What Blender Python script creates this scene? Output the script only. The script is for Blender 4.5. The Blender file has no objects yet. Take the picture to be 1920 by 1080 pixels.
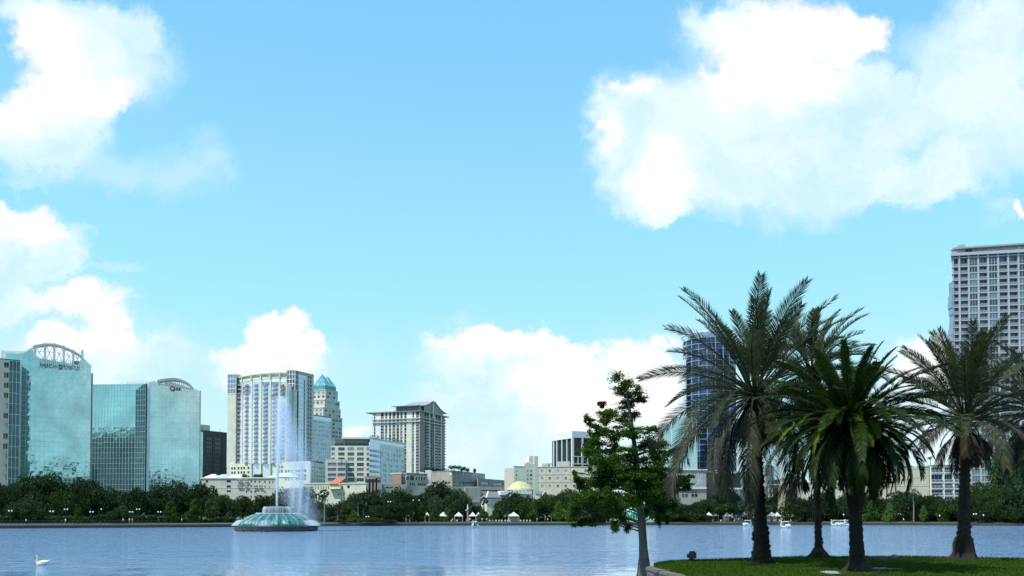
import bpy, math, random
from math import sin, cos, tan, pi, radians, sqrt, atan2
from mathutils import Vector, Matrix, noise as mnoise
random.seed(7)
scn = bpy.context.scene
COL = scn.collection
# ------------------------------------------------------------------ camera
F = 1495.0; CAMZ = 3.7; PITCH = radians(1.3); HOR = 965.0
SHIFT = (HOR - 540 - F*tan(PITCH))/1920.0
cd = bpy.data.cameras.new('camera'); cam = bpy.data.objects.new('camera', cd); COL.objects.link(cam)
cam.location = (0, 0, CAMZ); cam.rotation_euler = (pi/2 + PITCH, 0, 0)
cd.sensor_width = 36; cd.lens = 36*F/1920; cd.shift_y = SHIFT; cd.clip_start = 0.2; cd.clip_end = 20000
scn.camera = cam
scn.view_settings.view_transform = 'Standard'; scn.view_settings.look = 'None'
scn.view_settings.exposure = 0.3; scn.view_settings.gamma = 1.0
# ------------------------------------------------------------------ sun
SUN_EL = radians(59); SUN_AZ = radians(-122)   # azimuth measured from +Y towards +X
sv = Vector((sin(SUN_AZ)*cos(SUN_EL), cos(SUN_AZ)*cos(SUN_EL), sin(SUN_EL)))
sl = bpy.data.lights.new('sun', 'SUN'); sl.energy = 4.4; sl.angle = radians(0.5); sl.color = (1.0, 0.96, 0.88)
so = bpy.data.objects.new('sun', sl); COL.objects.link(so)
so.rotation_euler = (-sv).to_track_quat('-Z', 'Y').to_euler()

def ray(px, py):
    xc = (px-960)/F; yc = (540 + 1920*SHIFT - py)/F
    return Vector((xc, cos(PITCH)-yc*sin(PITCH), sin(PITCH)+yc*cos(PITCH)))
CAM = Vector((0, 0, CAMZ))
def at(px, py, Y):
    d = ray(px, py); return CAM + d*(Y/d.y)
def roof(px, py, H):
    d = ray(px, py); return CAM + d*((H-CAMZ)/d.z)
def gx(px, Y): return at(px, 965, Y).x
# ------------------------------------------------------------------ node helpers
class NT:
    def __init__(s, nt): s.nt = nt; s.n = nt.nodes; s.l = nt.links
    def add(s, t, **k):
        n = s.n.new(t)
        for a, b in k.items(): setattr(n, a, b)
        return n
    def put(s, sock, v):
        if v is None: return
        if isinstance(v, bpy.types.NodeSocket): s.l.new(v, sock)
        else: sock.default_value = v
    def math(s, op, a, b=None, c=None, clamp=False):
        n = s.add('ShaderNodeMath', operation=op); n.use_clamp = clamp
        s.put(n.inputs[0], a); s.put(n.inputs[1], b)
        if c is not None: s.put(n.inputs[2], c)
        return n.outputs[0]
    def vmath(s, op, a, b=None, out=0):
        n = s.add('ShaderNodeVectorMath', operation=op)
        s.put(n.inputs[0], a); s.put(n.inputs[1], b)
        return n.outputs[out]
    def mix(s, f, a, b, mode='MIX'):
        n = s.add('ShaderNodeMix', data_type='RGBA', blend_type=mode)
        s.put(n.inputs[0], f); s.put(n.inputs[6], a); s.put(n.inputs[7], b)
        return n.outputs[2]
    def mr(s, v, a, b, c=0.0, d=1.0, smooth=True):
        n = s.add('ShaderNodeMapRange'); n.interpolation_type = 'SMOOTHSTEP' if smooth else 'LINEAR'
        s.put(n.inputs[0], v); s.put(n.inputs[1], a); s.put(n.inputs[2], b); s.put(n.inputs[3], c); s.put(n.inputs[4], d)
        return n.outputs[0]
    def noise(s, vec, scale, detail=4, rough=0.55, dist=0.0, col=False):
        n = s.add('ShaderNodeTexNoise'); s.put(n.inputs['Vector'], vec)
        n.inputs['Scale'].default_value = scale; n.inputs['Detail'].default_value = detail
        n.inputs['Roughness'].default_value = rough; n.inputs['Distortion'].default_value = dist
        return n.outputs[1 if col else 0]
# ------------------------------------------------------------------ world: daylight sky with cumulus
world = bpy.data.worlds.new('World'); scn.world = world; world.use_nodes = True
world.cycles.sampling_method = 'MANUAL'; world.cycles.sample_map_resolution = 256
def build_world():
    W = NT(world.node_tree)
    for n in list(W.n): W.n.remove(n)
    out = W.add('ShaderNodeOutputWorld'); bg = W.add('ShaderNodeBackground')
    W.l.new(bg.outputs[0], out.inputs[0]); bg.inputs[1].default_value = 0.1
    sky = W.add('ShaderNodeTexSky', sky_type='NISHITA'); sky.sun_disc = False
    sky.sun_elevation = SUN_EL; sky.sun_rotation = SUN_AZ
    sky.air_density = 1.0; sky.dust_density = 0.6; sky.ozone_density = 1.0
    tc = W.add('ShaderNodeTexCoord'); d = tc.outputs['Generated']
    sp = W.add('ShaderNodeSeparateXYZ'); W.l.new(d, sp.inputs[0])
    ay = W.math('MAXIMUM', W.math('ABSOLUTE', sp.outputs[1]), 0.05)
    u = W.math('DIVIDE', sp.outputs[0], ay); v = W.math('DIVIDE', sp.outputs[2], ay)
    cb = W.add('ShaderNodeCombineXYZ'); W.l.new(u, cb.inputs[0]); W.l.new(v, cb.inputs[1])
    uv = cb.outputs[0]
    # clear sky colour by height, a bright hazy cyan, blended with the physical sky
    rp = W.add('ShaderNodeValToRGB'); W.l.new(sp.outputs[2], rp.inputs[0])
    cr = rp.color_ramp; cr.elements[0].position = 0.0; cr.elements[0].color = SKYC[0]
    cr.elements[1].position = 1.0; cr.elements[1].color = SKYC[-1]
    for p, c in ((0.12, SKYC[1]), (0.28, SKYC[2]), (0.50, SKYC[3])):
        e = cr.elements.new(p); e.color = c
    gain = W.vmath('SCALE', rp.outputs[0]); W.nt.nodes[-1].inputs['Scale'].default_value = 10.0
    base = W.mix(0.92, sky.outputs[0], gain)
    # domain warp
    n1 = W.noise(uv, 5.0, 6, 0.6, 0, True)
    off = W.vmath('SUBTRACT', n1, (0.5, 0.5, 0.5))
    wv = W.vmath('ADD', uv, W.vmath('MULTIPLY', off, (0.13, 0.11, 0.0)))
    n2 = W.noise(uv, 22.0, 7, 0.62, 0, True)
    wv = W.vmath('ADD', wv, W.vmath('MULTIPLY', W.vmath('SUBTRACT', n2, (0.5, 0.5, 0.5)), (0.080, 0.075, 0.0)))
    def layer(blobs):
        acc = None
        for (px, py, rx, ry, *w) in blobs:
            r = ray(px, py); c = (r.x/r.y, r.z/r.y, 0)
            t = W.vmath('SUBTRACT', wv, c)
            t = W.vmath('MULTIPLY', t, (F/rx, F/ry, 0))
            ln = W.vmath('LENGTH', t, out=1)
            g = W.math('SUBTRACT', 1.35, ln)
            if w: g = W.math('MULTIPLY', g, w[0])
            if acc is None: acc = g
            else:
                acc = W.math('SMOOTH_MAX', acc, g, 0.25)
        return acc
    thin = W.mr(layer(THIN), 0.0, 1.3)
    body = W.mr(layer(BODY), -0.05, 0.6)
    fluff = W.noise(uv, 9.0, 8, .65)
    cv = W.math('ADD', layer(CORE), W.math('MULTIPLY', W.math('SUBTRACT', fluff, .5), 1.3)); core = W.mr(cv, 0.12, 0.75); halo = W.mr(cv, -0.55, 0.5)
    shade = W.noise(wv, 6.0, 7, 0.65)
    bodyc = W.mix(W.mr(shade, 0.35, 0.65), (5.4, 7.5, 8.5, 1), (7.5, 8.5, 8.7, 1))
    bodyc = W.mix(W.math('MULTIPLY', halo, .8), bodyc, (8.0, 8.75, 8.9, 1))
    c = W.mix(W.math('MULTIPLY', thin, 0.60), base, (5.4, 7.5, 8.5, 1))
    c = W.mix(W.math('MULTIPLY', body, 0.90), c, bodyc)
    c = W.mix(core, c, (9.0, 8.6, 8.9, 1))
    # below the horizon: dull ground tone
    c = W.mix(W.mr(sp.outputs[2], -0.03, 0.0), (1.2, 1.6, 1.5, 1), c)
    W.l.new(c, bg.inputs[0])
SKYC = [(0.60, 0.85, 0.89, 1), (0.46, 0.80, 0.87, 1), (0.32, 0.715, 0.86, 1), (0.21, 0.545, 0.84, 1), (0.11, 0.33, 0.70, 1)]
CORE = [(1480,80,130,85),(1400,125,70,50),(1580,70,60,55),(1470,150,120,35),(1255,305,50,50),(1235,345,55,40),
 (1185,155,45,25,.7),(1135,240,25,40,.6),(80,95,70,60),(115,140,85,65),(175,165,75,40),(40,205,55,35,.8),
 (35,405,95,45),(90,430,45,30),(150,575,85,35),(180,615,45,60),(120,640,50,30),
 (510,640,55,40),(498,622,22,22),(550,662,55,28),(460,668,45,24),
 (900,655,100,26),(1000,650,70,26),(1090,680,80,34),(1180,690,70,44),(1060,725,90,45),(1150,745,80,45),(1215,670,45,30),(1110,780,60,35),
 (1250,745,50,60),(870,640,45,18,.8),(1915,408,14,18),(1780,665,45,28),(1735,690,55,25),(680,800,45,14,.7)]
BODY = [(1400,230,230,110),(1300,270,170,110),(1190,240,80,110),(1185,335,65,70),(1235,385,60,25),(1500,280,180,80),
 (1600,340,190,40),(1700,340,120,40),(1800,320,90,55),(1830,150,100,150),(1890,70,110,100),(1900,250,70,90),(1610,170,50,60),
 (1690,225,100,60),(1760,170,60,80),(1450,335,150,40),(1330,40,45,35,.6),(1400,20,60,30,.6),
 (100,230,100,75),(50,260,80,50),(190,100,90,70,.8),(250,50,60,40,.6),(120,40,150,40,.8),(60,470,105,60),(120,490,60,40),(20,545,70,45),
 (130,700,140,60),(300,665,90,35,.7),(930,690,130,50,.8),(960,830,190,70,.7),(1120,830,180,90,.8),(1740,770,100,80),(1720,700,60,40),(860,750,80,20,.7),
 (500,690,110,40,.8),(1250,830,150,60)]
THIN = [(960,860,330,90),(300,760,400,120),(1250,760,160,160),(1650,760,160,120),(60,640,200,120),(230,310,120,45),(330,320,90,50),(385,300,45,50),(180,290,90,30),(50,325,60,12),(190,440,32,12),(230,510,60,14),
 (880,760,140,150),(1000,780,220,140),(380,700,120,50),(250,650,200,50),(1470,385,160,30),(1880,400,50,25),(860,612,40,18),
 (1090,240,25,16),(270,110,60,80),(1350,60,90,60),(1700,100,60,60),(640,800,200,60),(1450,400,40,30),(600,700,150,50),(200,590,70,60)]
build_world()
# ------------------------------------------------------------------ mesh helpers
ORG = {}
def tag(o, label=None, cat=None, group=None, kind=None):
    if label: o['label'] = label
    if cat: o['category'] = cat
    if group: o['group'] = group
    if kind: o['kind'] = kind
    return o
def root(name, loc, label, cat, group=None, rz=0):
    o = bpy.data.objects.new(name, None); COL.objects.link(o)
    o.location = loc; o.rotation_euler = (0, 0, rz); o.empty_display_size = 0.5
    ORG[o.name] = Vector(loc)
    return tag(o, label, cat, group)
class MB:
    def __init__(s): s.v = []; s.f = []; s.m = []
    def face(s, pts, m=0):
        b = len(s.v); s.v += [tuple(p) for p in pts]; s.f.append(tuple(range(b, b+len(pts)))); s.m.append(m)
    def obox(s, o, ex, ey, ez, m=0):
        o = Vector(o); b = len(s.v)
        P = [o, o+ex, o+ex+ey, o+ey, o+ez, o+ex+ez, o+ex+ey+ez, o+ey+ez]
        s.v += [tuple(p) for p in P]
        for q in ((0,3,2,1),(4,5,6,7),(0,1,5,4),(1,2,6,5),(2,3,7,6),(3,0,4,7)):
            s.f.append(tuple(b+i for i in q)); s.m.append(m)
    def box(s, x0, x1, y0, y1, z0, z1, m=0):
        s.obox((x0,y0,z0), Vector((x1-x0,0,0)), Vector((0,y1-y0,0)), Vector((0,0,z1-z0)), m)
    def prism(s, poly, z0, z1, m=0, ztop=None):
        n = len(poly); b = len(s.v)
        s.v += [(p[0],p[1],z0) for p in poly] + [(p[0],p[1],z1) for p in poly]
        s.f.append(tuple(range(b+n-1, b-1, -1))); s.f.append(tuple(range(b+n, b+2*n))); s.m += [m, m if ztop is None else ztop]
        for i in range(n):
            j = (i+1) % n; s.f.append((b+i, b+j, b+n+j, b+n+i)); s.m.append(m)
    def tube(s, pts, rad, seg=8, m=0, cap=True):
        pts = [Vector(p) for p in pts]; n = len(pts)
        if not hasattr(rad, '__len__'): rad = [rad]*n
        b = len(s.v); ref = None
        for i, p in enumerate(pts):
            d = (pts[min(i+1,n-1)] - pts[max(i-1,0)])
            d = d.normalized() if d.length > 1e-9 else Vector((0,0,1))
            if ref is None: ref = Vector((1,0,0)) if abs(d.x) < .8 else Vector((0,1,0))
            a = (ref - d*ref.dot(d)).normalized(); ref = a; c = d.cross(a)
            for k in range(seg):
                t = 2*pi*k/seg; s.v.append(tuple(p + (a*cos(t)+c*sin(t))*rad[i]))
        for i in range(n-1):
            for k in range(seg):
                k2 = (k+1) % seg
                s.f.append((b+i*seg+k, b+i*seg+k2, b+(i+1)*seg+k2, b+(i+1)*seg+k)); s.m.append(m)
        if cap:
            s.f.append(tuple(b+k for k in range(seg-1,-1,-1))); s.f.append(tuple(b+(n-1)*seg+k for k in range(seg))); s.m += [m, m]
    def lathe(s, c, prof, seg=24, m=0, fn=None, cap=True):
        b = len(s.v); n = len(prof)
        for (r, z) in prof:
            for k in range(seg):
                t = 2*pi*k/seg; rr = fn(r, z, t) if fn else r
                s.v.append((c[0]+rr*cos(t), c[1]+rr*sin(t), c[2]+z))
        for i in range(n-1):
            for k in range(seg):
                k2 = (k+1) % seg
                s.f.append((b+i*seg+k, b+i*seg+k2, b+(i+1)*seg+k2, b+(i+1)*seg+k)); s.m.append(m)
        if cap:
            s.f.append(tuple(b+k for k in range(seg-1,-1,-1))); s.f.append(tuple(b+(n-1)*seg+k for k in range(seg))); s.m += [m, m]
    def blob(s, c, r, seg=12, rings=8, m=0, jit=0.0, sd=0):
        c = Vector(c); b = len(s.v)
        for i in range(rings+1):
            ph = pi*i/rings
            for k in range(seg):
                t = 2*pi*k/seg
                d = Vector((sin(ph)*cos(t), sin(ph)*sin(t), -cos(ph)))
                q = 1 + (jit*mnoise.noise(d*2.2+Vector((sd, sd*.7, 1))) if jit else 0)
                s.v.append((c.x+d.x*r[0]*q, c.y+d.y*r[1]*q, c.z+d.z*r[2]*q))
        for i in range(rings):
            for k in range(seg):
                k2 = (k+1) % seg
                s.f.append((b+i*seg+k, b+i*seg+k2, b+(i+1)*seg+k2, b+(i+1)*seg+k)); s.m.append(m)
    def mesh(s, name, mats, off=None, smooth=False):
        me = bpy.data.meshes.new(name)
        vs = s.v if off is None else [(x-off[0], y-off[1], z-off[2]) for x, y, z in s.v]
        me.from_pydata(vs, [], s.f)
        if not isinstance(mats, (list, tuple)): mats = [mats]
        for m in mats: me.materials.append(m)
        if len(mats) > 1: me.polygons.foreach_set('material_index', s.m)
        if smooth: me.polygons.foreach_set('use_smooth', [True]*len(s.f))
        me.update(); return me
    def build(s, name, mats, parent=None, label=None, kind=None, smooth=False, cat=None, group=None, loc=None):
        off = None
        if parent is not None: off = ORG.get(parent.name)
        elif loc is not None: off = Vector(loc)
        me = s.mesh(name, mats, off, smooth); o = bpy.data.objects.new(name, me); COL.objects.link(o)
        if parent is not None: o.parent = parent; ORG[o.name] = off if off is not None else Vector((0,0,0))
        elif loc is not None: o.location = loc; ORG[o.name] = Vector(loc)
        else: ORG[o.name] = Vector((0,0,0))
        return tag(o, label, cat, group, kind)
def kids(o): return KIDS.get(o.name, [])
def copy_thing(r, loc, label=None, rz=None, sc=None, parts=True):
    c = r.copy(); COL.objects.link(c); c.location = loc
    if rz is not None: c.rotation_euler = (0, 0, rz)
    if sc is not None: c.scale = sc
    if label: c['label'] = label
    if parts:
        for ch in PARTS(r):
            d = ch.copy(); COL.objects.link(d); d.parent = c
            for g in PARTS(ch):
                e = g.copy(); COL.objects.link(e); e.parent = d
    return c
def PARTS(r): return [o for o in list(COL.objects) if o.parent == r]
# ------------------------------------------------------------------ materials
def newmat(name):
    m = bpy.data.materials.new(name); m.use_nodes = True
    T = NT(m.node_tree); p = T.n['Principled BSDF']; return m, T, p
def wall(name, col, rough=.8, var=.12, scale=.25, streak=.10, bump=0.0, fine=3.0, metal=0.0):
    m, T, p = newmat(name); tc = T.add('ShaderNodeTexCoord').outputs['Object']
    n = T.noise(tc, scale, 6, .6); n2 = T.noise(T.vmath('MULTIPLY', tc, (2.2, 2.2, .12)), 1.0, 4, .6); n3 = T.noise(tc, fine, 5, .65)
    a = T.mr(n, .3, .7, 1-var, 1+var*.6, False); b = T.mr(n2, .35, .75, 1, 1-streak, False); c = T.mr(n3, .3, .7, 1-var*.5, 1+var*.5, False)
    k = T.math('MULTIPLY', T.math('MULTIPLY', a, b), c)
    cc = T.vmath('SCALE', col[:3]); T.nt.nodes[-1].inputs['Scale'].default_value = 1; T.l.new(k, T.nt.nodes[-1].inputs['Scale'])
    T.l.new(cc, p.inputs['Base Color']); p.inputs['Roughness'].default_value = rough; p.inputs['Metallic'].default_value = metal
    if bump:
        bn = T.add('ShaderNodeBump'); bn.inputs['Strength'].default_value = bump; bn.inputs['Distance'].default_value = .05
        T.l.new(n3, bn.inputs['Height']); T.l.new(bn.outputs[0], p.inputs['Normal'])
    return m
def glass(name, col, rough=.08, metal=0.0, var=.25, scale=.35, spec=.8, wob=0.0):
    m, T, p = newmat(name); tc = T.add('ShaderNodeTexCoord').outputs['Object']
    n = T.noise(tc, scale, 3, .6); k = T.mr(n, .3, .7, 1-var, 1+var, False)
    cc = T.vmath('SCALE', col[:3]); T.l.new(k, T.nt.nodes[-1].inputs['Scale'])
    T.l.new(cc, p.inputs['Base Color']); p.inputs['Roughness'].default_value = rough; p.inputs['Metallic'].default_value = metal
    p.inputs['Specular IOR Level'].default_value = spec
    if wob:
        bn = T.add('ShaderNodeBump'); bn.inputs['Strength'].default_value = wob; bn.inputs['Distance'].default_value = .3
        T.l.new(T.noise(tc, .8, 3, .5), bn.inputs['Height']); T.l.new(bn.outputs[0], p.inputs['Normal'])
    return m
def foliage(name, ca, cb, cc, scale=.5, trans=.25, objvar=True, rough=.6):
    m, T, p = newmat(name); tc = T.add('ShaderNodeTexCoord').outputs['Object']; oi = T.add('ShaderNodeObjectInfo')
    n = T.noise(tc, scale, 5, .7); g = T.add('ShaderNodeNewGeometry')
    r = T.math('ADD', T.math('MULTIPLY', n, .75), T.math('MULTIPLY', g.outputs['Random Per Island'], .5))
    c = T.mix(T.mr(r, .45, .8), ca+(1,), cb+(1,)); c = T.mix(T.mr(g.outputs['Random Per Island'], .82, 1.0, 0, .55), c, cc+(1,))
    if objvar:
        c = T.mix(T.math('MULTIPLY', oi.outputs['Random'], .6), c, T.mix(1, c, (1.25, 1.0, .55, 1), 'MULTIPLY'))
        k = T.mr(T.math('FRACT', T.math('MULTIPLY', oi.outputs['Random'], 7.31)), 0, 1, .7, 1.5, False)
        c = T.vmath('SCALE', c); T.l.new(k, T.nt.nodes[-1].inputs['Scale'])
    T.l.new(c, p.inputs['Base Color']); p.inputs['Roughness'].default_value = rough; p.inputs['Specular IOR Level'].default_value = .12
    if trans:
        tr = T.add('ShaderNodeBsdfTranslucent'); T.l.new(c, tr.inputs[0]); mx = T.add('ShaderNodeMixShader'); mx.inputs[0].default_value = trans
        T.l.new(p.outputs[0], mx.inputs[1]); T.l.new(tr.outputs[0], mx.inputs[2]); T.l.new(mx.outputs[0], T.n['Material Output'].inputs[0])
    return m
M = {}
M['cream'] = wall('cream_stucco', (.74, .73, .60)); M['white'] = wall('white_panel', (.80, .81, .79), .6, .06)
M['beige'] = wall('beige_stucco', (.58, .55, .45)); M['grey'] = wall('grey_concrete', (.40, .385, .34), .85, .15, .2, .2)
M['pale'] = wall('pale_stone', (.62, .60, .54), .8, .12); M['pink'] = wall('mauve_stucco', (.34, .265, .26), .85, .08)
M['brown'] = wall('brown_brick', (.33, .24, .18), .9, .15); M['dark'] = wall('dark_cladding', (.022, .026, .034), .25, .2)
M['orange'] = wall('orange_tile', (.50, .15, .07), .8, .12); M['slate'] = wall('slate_roof', (.15, .16, .19), .7, .12)
M['mint'] = wall('verdigris_roof', (.45, .62, .56), .5, .1); M['yellow'] = wall('yellow_dome', (.50, .47, .24), .6, .08)
M['steel'] = wall('weathered_steel', (.42, .39, .37), .5, .12, metal=.2); M['whitemetal'] = wall('white_metal', (.74, .74, .73), .45, .05)
M['tealcop'] = wall('teal_copper', (.13, .38, .36), .45, .12); M['tealglass'] = glass('pyramid_glass', (.30, .62, .66), .15, .5)
M['gdark'] = glass('dark_glass', (.022, .028, .034)); M['gblue'] = glass('blue_glass', (.07, .11, .17), .06)
M['ggreen'] = glass('green_glass', (.07, .14, .14), .06); M['gwhite'] = glass('white_curtained_glass', (.74,.77,.86), .25, .15, .10); M['balc'] = wall('blue_grey_balcony', (.33,.36,.43), .7, .08)
M['gcurt'] = glass('curtained_glass', (.22, .24, .24), .2)
M['gpale'] = glass('pale_sky_glass', (.66, .71, .84), .15, .45, .12); M['gmid'] = glass('grey_blue_glass', (.28, .33, .43), .1, .5)
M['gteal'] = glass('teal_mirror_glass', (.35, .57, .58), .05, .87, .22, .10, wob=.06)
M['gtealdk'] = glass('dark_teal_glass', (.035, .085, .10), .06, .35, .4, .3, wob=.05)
M['mull'] = wall('mullion', (.62, .80, .80), .3, .05, metal=.6); M['black'] = wall('black_metal', (.012, .012, .013), .5, .1)
M['rail'] = glass('balcony_rail', (.24, .27, .34), .2, .3); M['deep'] = wall('shadowy_recess', (.10, .10, .11), .9, .1)
M['plant'] = foliage('planter_leaves', (.02,.05,.02), (.04,.09,.03), (.08,.12,.04), 1)
# ------------------------------------------------------------------ facade helpers
class Fac:
    """a vertical wall plane seen from the lake, measured left to right"""
    def __init__(s, P1, P2):
        s.p = Vector((P1[0], P1[1], 0)); q = Vector((P2[0], P2[1], 0)); d = q - s.p
        s.L = d.length; s.u = d/s.L; s.a = atan2(s.u.y, s.u.x); s.n = Vector((s.u.y, -s.u.x, 0))
    def uz(s, px, py):
        d = ray(px, py); w = s.p - CAM; t = (w.x*s.n.x + w.y*s.n.y)/(d.x*s.n.x + d.y*s.n.y)
        P = CAM + d*t; return (P - s.p).dot(s.u), P.z
    def U(s, px, py=900): return s.uz(px, py)[0]
    def Z(s, px, py): return s.uz(px, py)[1]
    def P(s, u, z, d=0): v = s.p + s.u*u + s.n*d; return Vector((v.x, v.y, z))
    def box(s, mb, u0, u1, z0, z1, d0=-.4, d1=0, m=0):
        mb.obox(s.P(u0, z0, d0), s.u*(u1-u0), s.n*(d1-d0), Vector((0,0,z1-z0)), m)
    def pbox(s, mb, x0, y0, x1, y1, d0=-.4, d1=0, m=0):
        xm = (x0+x1)/2; zb = s.Z(xm, y1); zt = s.Z(xm, y0)
        s.box(mb, s.U(x0, y1), s.U(x1, y1), zb, zt, d0, d1, m)
def fp(f, depth, inset=0.0):
    """footprint of a block behind a facade"""
    a = f.P(inset, 0, -inset); b = f.P(f.L-inset, 0, -inset); c = f.P(f.L-inset, 0, -depth); d = f.P(inset, 0, -depth)
    # party walls run back along the street lines that converge on the lake
    vb = Vector((b.x, b.y, 0)).normalized(); va = Vector((a.x, a.y, 0)).normalized(); w = f.u*(.03*depth)
    if f.n.dot(vb) < 0: c = b + vb*(depth/max(.3, -f.n.dot(vb))) - w
    if f.n.dot(va) < 0: d = a + va*(depth/max(.3, -f.n.dot(va))) + w
    return [(q.x, q.y) for q in (a, b, c, d)]
def fp2(A, C, B, inset=0.45):
    """parallelogram footprint, nearest corner C, ends A (left) and B (right)"""
    A, C, B = [Vector((p[0], p[1])) for p in (A, C, B)]; D = A + B - C; ctr = (A+B)/2
    out = []
    ua = (A-C).normalized(); ub = (B-C).normalized()
    for p, sa, sb in ((C, 1, 1), (B, 1, -1), (D, -1, -1), (A, -1, 1)):
        out.append(tuple(p + ua*inset*sa + ub*inset*sb))
    return out
GZ = 1.2
class Bld:
    def __init__(s, name, label, P, cat='building'):
        s.r = root(name, (P[0], P[1], GZ), label, cat); s.cnt = {}; s.over = {}; s.cache = {}
    def part(s, mb, name, mat, label=None, parent=None, kind=None, smooth=False):
        return mb.build(name, mat, parent or s.r, label, kind, smooth)
    def inst(s, name, me, pos, ang, mats):
        n = s.cnt.get(name, 0)
        if n < 98:
            o = bpy.data.objects.new(name, me); COL.objects.link(o); o.parent = s.r
            o.location = Vector(pos) - ORG[s.r.name]; o.rotation_euler = (0, 0, ang); s.cnt[name] = n+1
        else:
            mb, ms = s.over.setdefault(name, (MB(), [])); R = Matrix.Rotation(ang, 3, 'Z'); b = len(mb.v)
            mb.v += [tuple(R @ v.co + Vector(pos)) for v in me.vertices]
            idx = []
            for m in me.materials:
                if m not in ms: ms.append(m)
                idx.append(ms.index(m))
            for p in me.polygons: mb.f.append(tuple(b+i for i in p.vertices)); mb.m.append(idx[p.material_index])
    def done(s):
        for name, (mb, ms) in s.over.items(): mb.build(name, ms, s.r, kind='stuff')
    def win(s, f, u0, u1, z0, z1, d=-.28, style=(1, 1), gl=('gdark',), frame='white', name='window', fr=.09):
        w = round(u1-u0, 2); h = round(z1-z0, 2); g = random.choice(gl); key = (w, h, style, g, frame, name)
        if key not in s.cache:
            mb = MB(); mb.box(-w/2, w/2, 0, .08, -h/2, h/2, 0)
            if frame:
                for i in range(style[0]+1):
                    x = -w/2 + w*i/style[0]; mb.box(max(-w/2, x-fr/2), min(w/2, x+fr/2), -.05, .0, -h/2, h/2, 1)
                for j in range(style[1]+1):
                    z = -h/2 + h*j/style[1]; mb.box(-w/2, w/2, -.053, -.003, max(-h/2, z-fr/2), min(h/2, z+fr/2), 1)
            s.cache[key] = mb.mesh(name, [M[g], M[frame or 'white']])
        s.inst(name, s.cache[key], f.P((u0+u1)/2, (z0+z1)/2, d), f.a, None)
    def balc(s, f, uc, w, z, out=1.4, rail='rail', slab='white', curved=False, h=1.05, name='balcony', seg=8, up=0.0):
        key = (round(w,2), out, rail, slab, curved, h, name)
        if key not in s.cache:
            mb = MB()
            if curved:
                pts = [(-w/2 + w*k/seg, -out*sin(pi*k/seg)**.6) for k in range(seg+1)]
                mb.prism(pts[::-1], -.25, 0, 0)
                for k in range(seg):
                    a, b = pts[k], pts[k+1]; mb.face([(a[0],a[1],0),(b[0],b[1],0),(b[0],b[1],h),(a[0],a[1],h)], 1)
            else:
                mb.box(-w/2, w/2, -out, 0, -.25, 0, 0); mb.box(-w/2, w/2, -out, -out+.06, 0.1, h, 1)
                mb.box(-w/2, w/2, -out-.02, -out+.08, h, h+.1, 0)
                n = max(2, int(w/1.2))
                for k in range(n+1):
                    x = -w/2+.04 + (w-.08)*k/n; mb.box(x-.04, x+.04, -out-.012, -out+.068, 0, h, 0)
            s.cache[key] = mb.mesh(name, [M[slab], M[rail]])
        s.inst(name, s.cache[key], f.P(uc, z, 0), f.a, None)
def gridwall(mb, f, u0, u1, z0, z1, cols, rows, t=.45, m=0):
    """wall of piers and spandrels leaving an opening at every (column,row)"""
    cols = sorted(cols); rows = sorted(rows); e = u0
    for a, b in cols:
        if a-e > .02: f.box(mb, e, a, z0, z1, -t, 0, m)
        y = z0
        for c, d in rows:
            if c-y > .02: f.box(mb, a, b, y, c, -t, -.004, m)
            y = max(y, d)
        if z1-y > .02: f.box(mb, a, b, y, z1, -t, -.004, m)
        e = b
    if u1-e > .02: f.box(mb, e, u1, z0, z1, -t, 0, m)
def even(a, b, n, w):
    return [((a+(b-a)*i/max(1, n-1))-w/2, (a+(b-a)*i/max(1, n-1))+w/2) for i in range(n)]
def pcols(f, xa, xb, n, w, py=850): return even(f.U(xa, py), f.U(xb, py), n, w)
def prows(f, px, ya, yb, n, h): return sorted(even(f.Z(px, ya), f.Z(px, yb), n, h))
def text_mesh(txt, size, name, ext=.05):
    cu = bpy.data.curves.new(name, 'FONT'); cu.body = txt; cu.size = size; cu.extrude = ext; cu.align_x = 'LEFT'
    o = bpy.data.objects.new(name, cu); COL.objects.link(o); dg = bpy.context.evaluated_depsgraph_get()
    me = bpy.data.meshes.new_from_object(o.evaluated_get(dg)); bpy.data.objects.remove(o); return me
def place_text(B, f, txt, u0, u1, z0, h, mat, name='sign_letters', d=.4):
    me = text_mesh(txt, 1.0, name); xs = [v.co.x for v in me.vertices]; ys = [v.co.y for v in me.vertices]
    x0, x1, y0, y1 = min(xs), max(xs), min(ys), max(ys)
    for v in me.vertices:
        x = (v.co.x-x0)/(x1-x0)*(u1-u0); y = (v.co.y-y0)/(y1-y0)*h; z = v.co.z
        v.co = (x, -z*3, y)
    me.materials.clear(); me.materials.append(M[mat])
    o = bpy.data.objects.new(name, me); COL.objects.link(o); o.parent = B.r
    o.location = f.P(u0, z0, d) - ORG[B.r.name]; o.rotation_euler = (0, 0, f.a); return o
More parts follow.
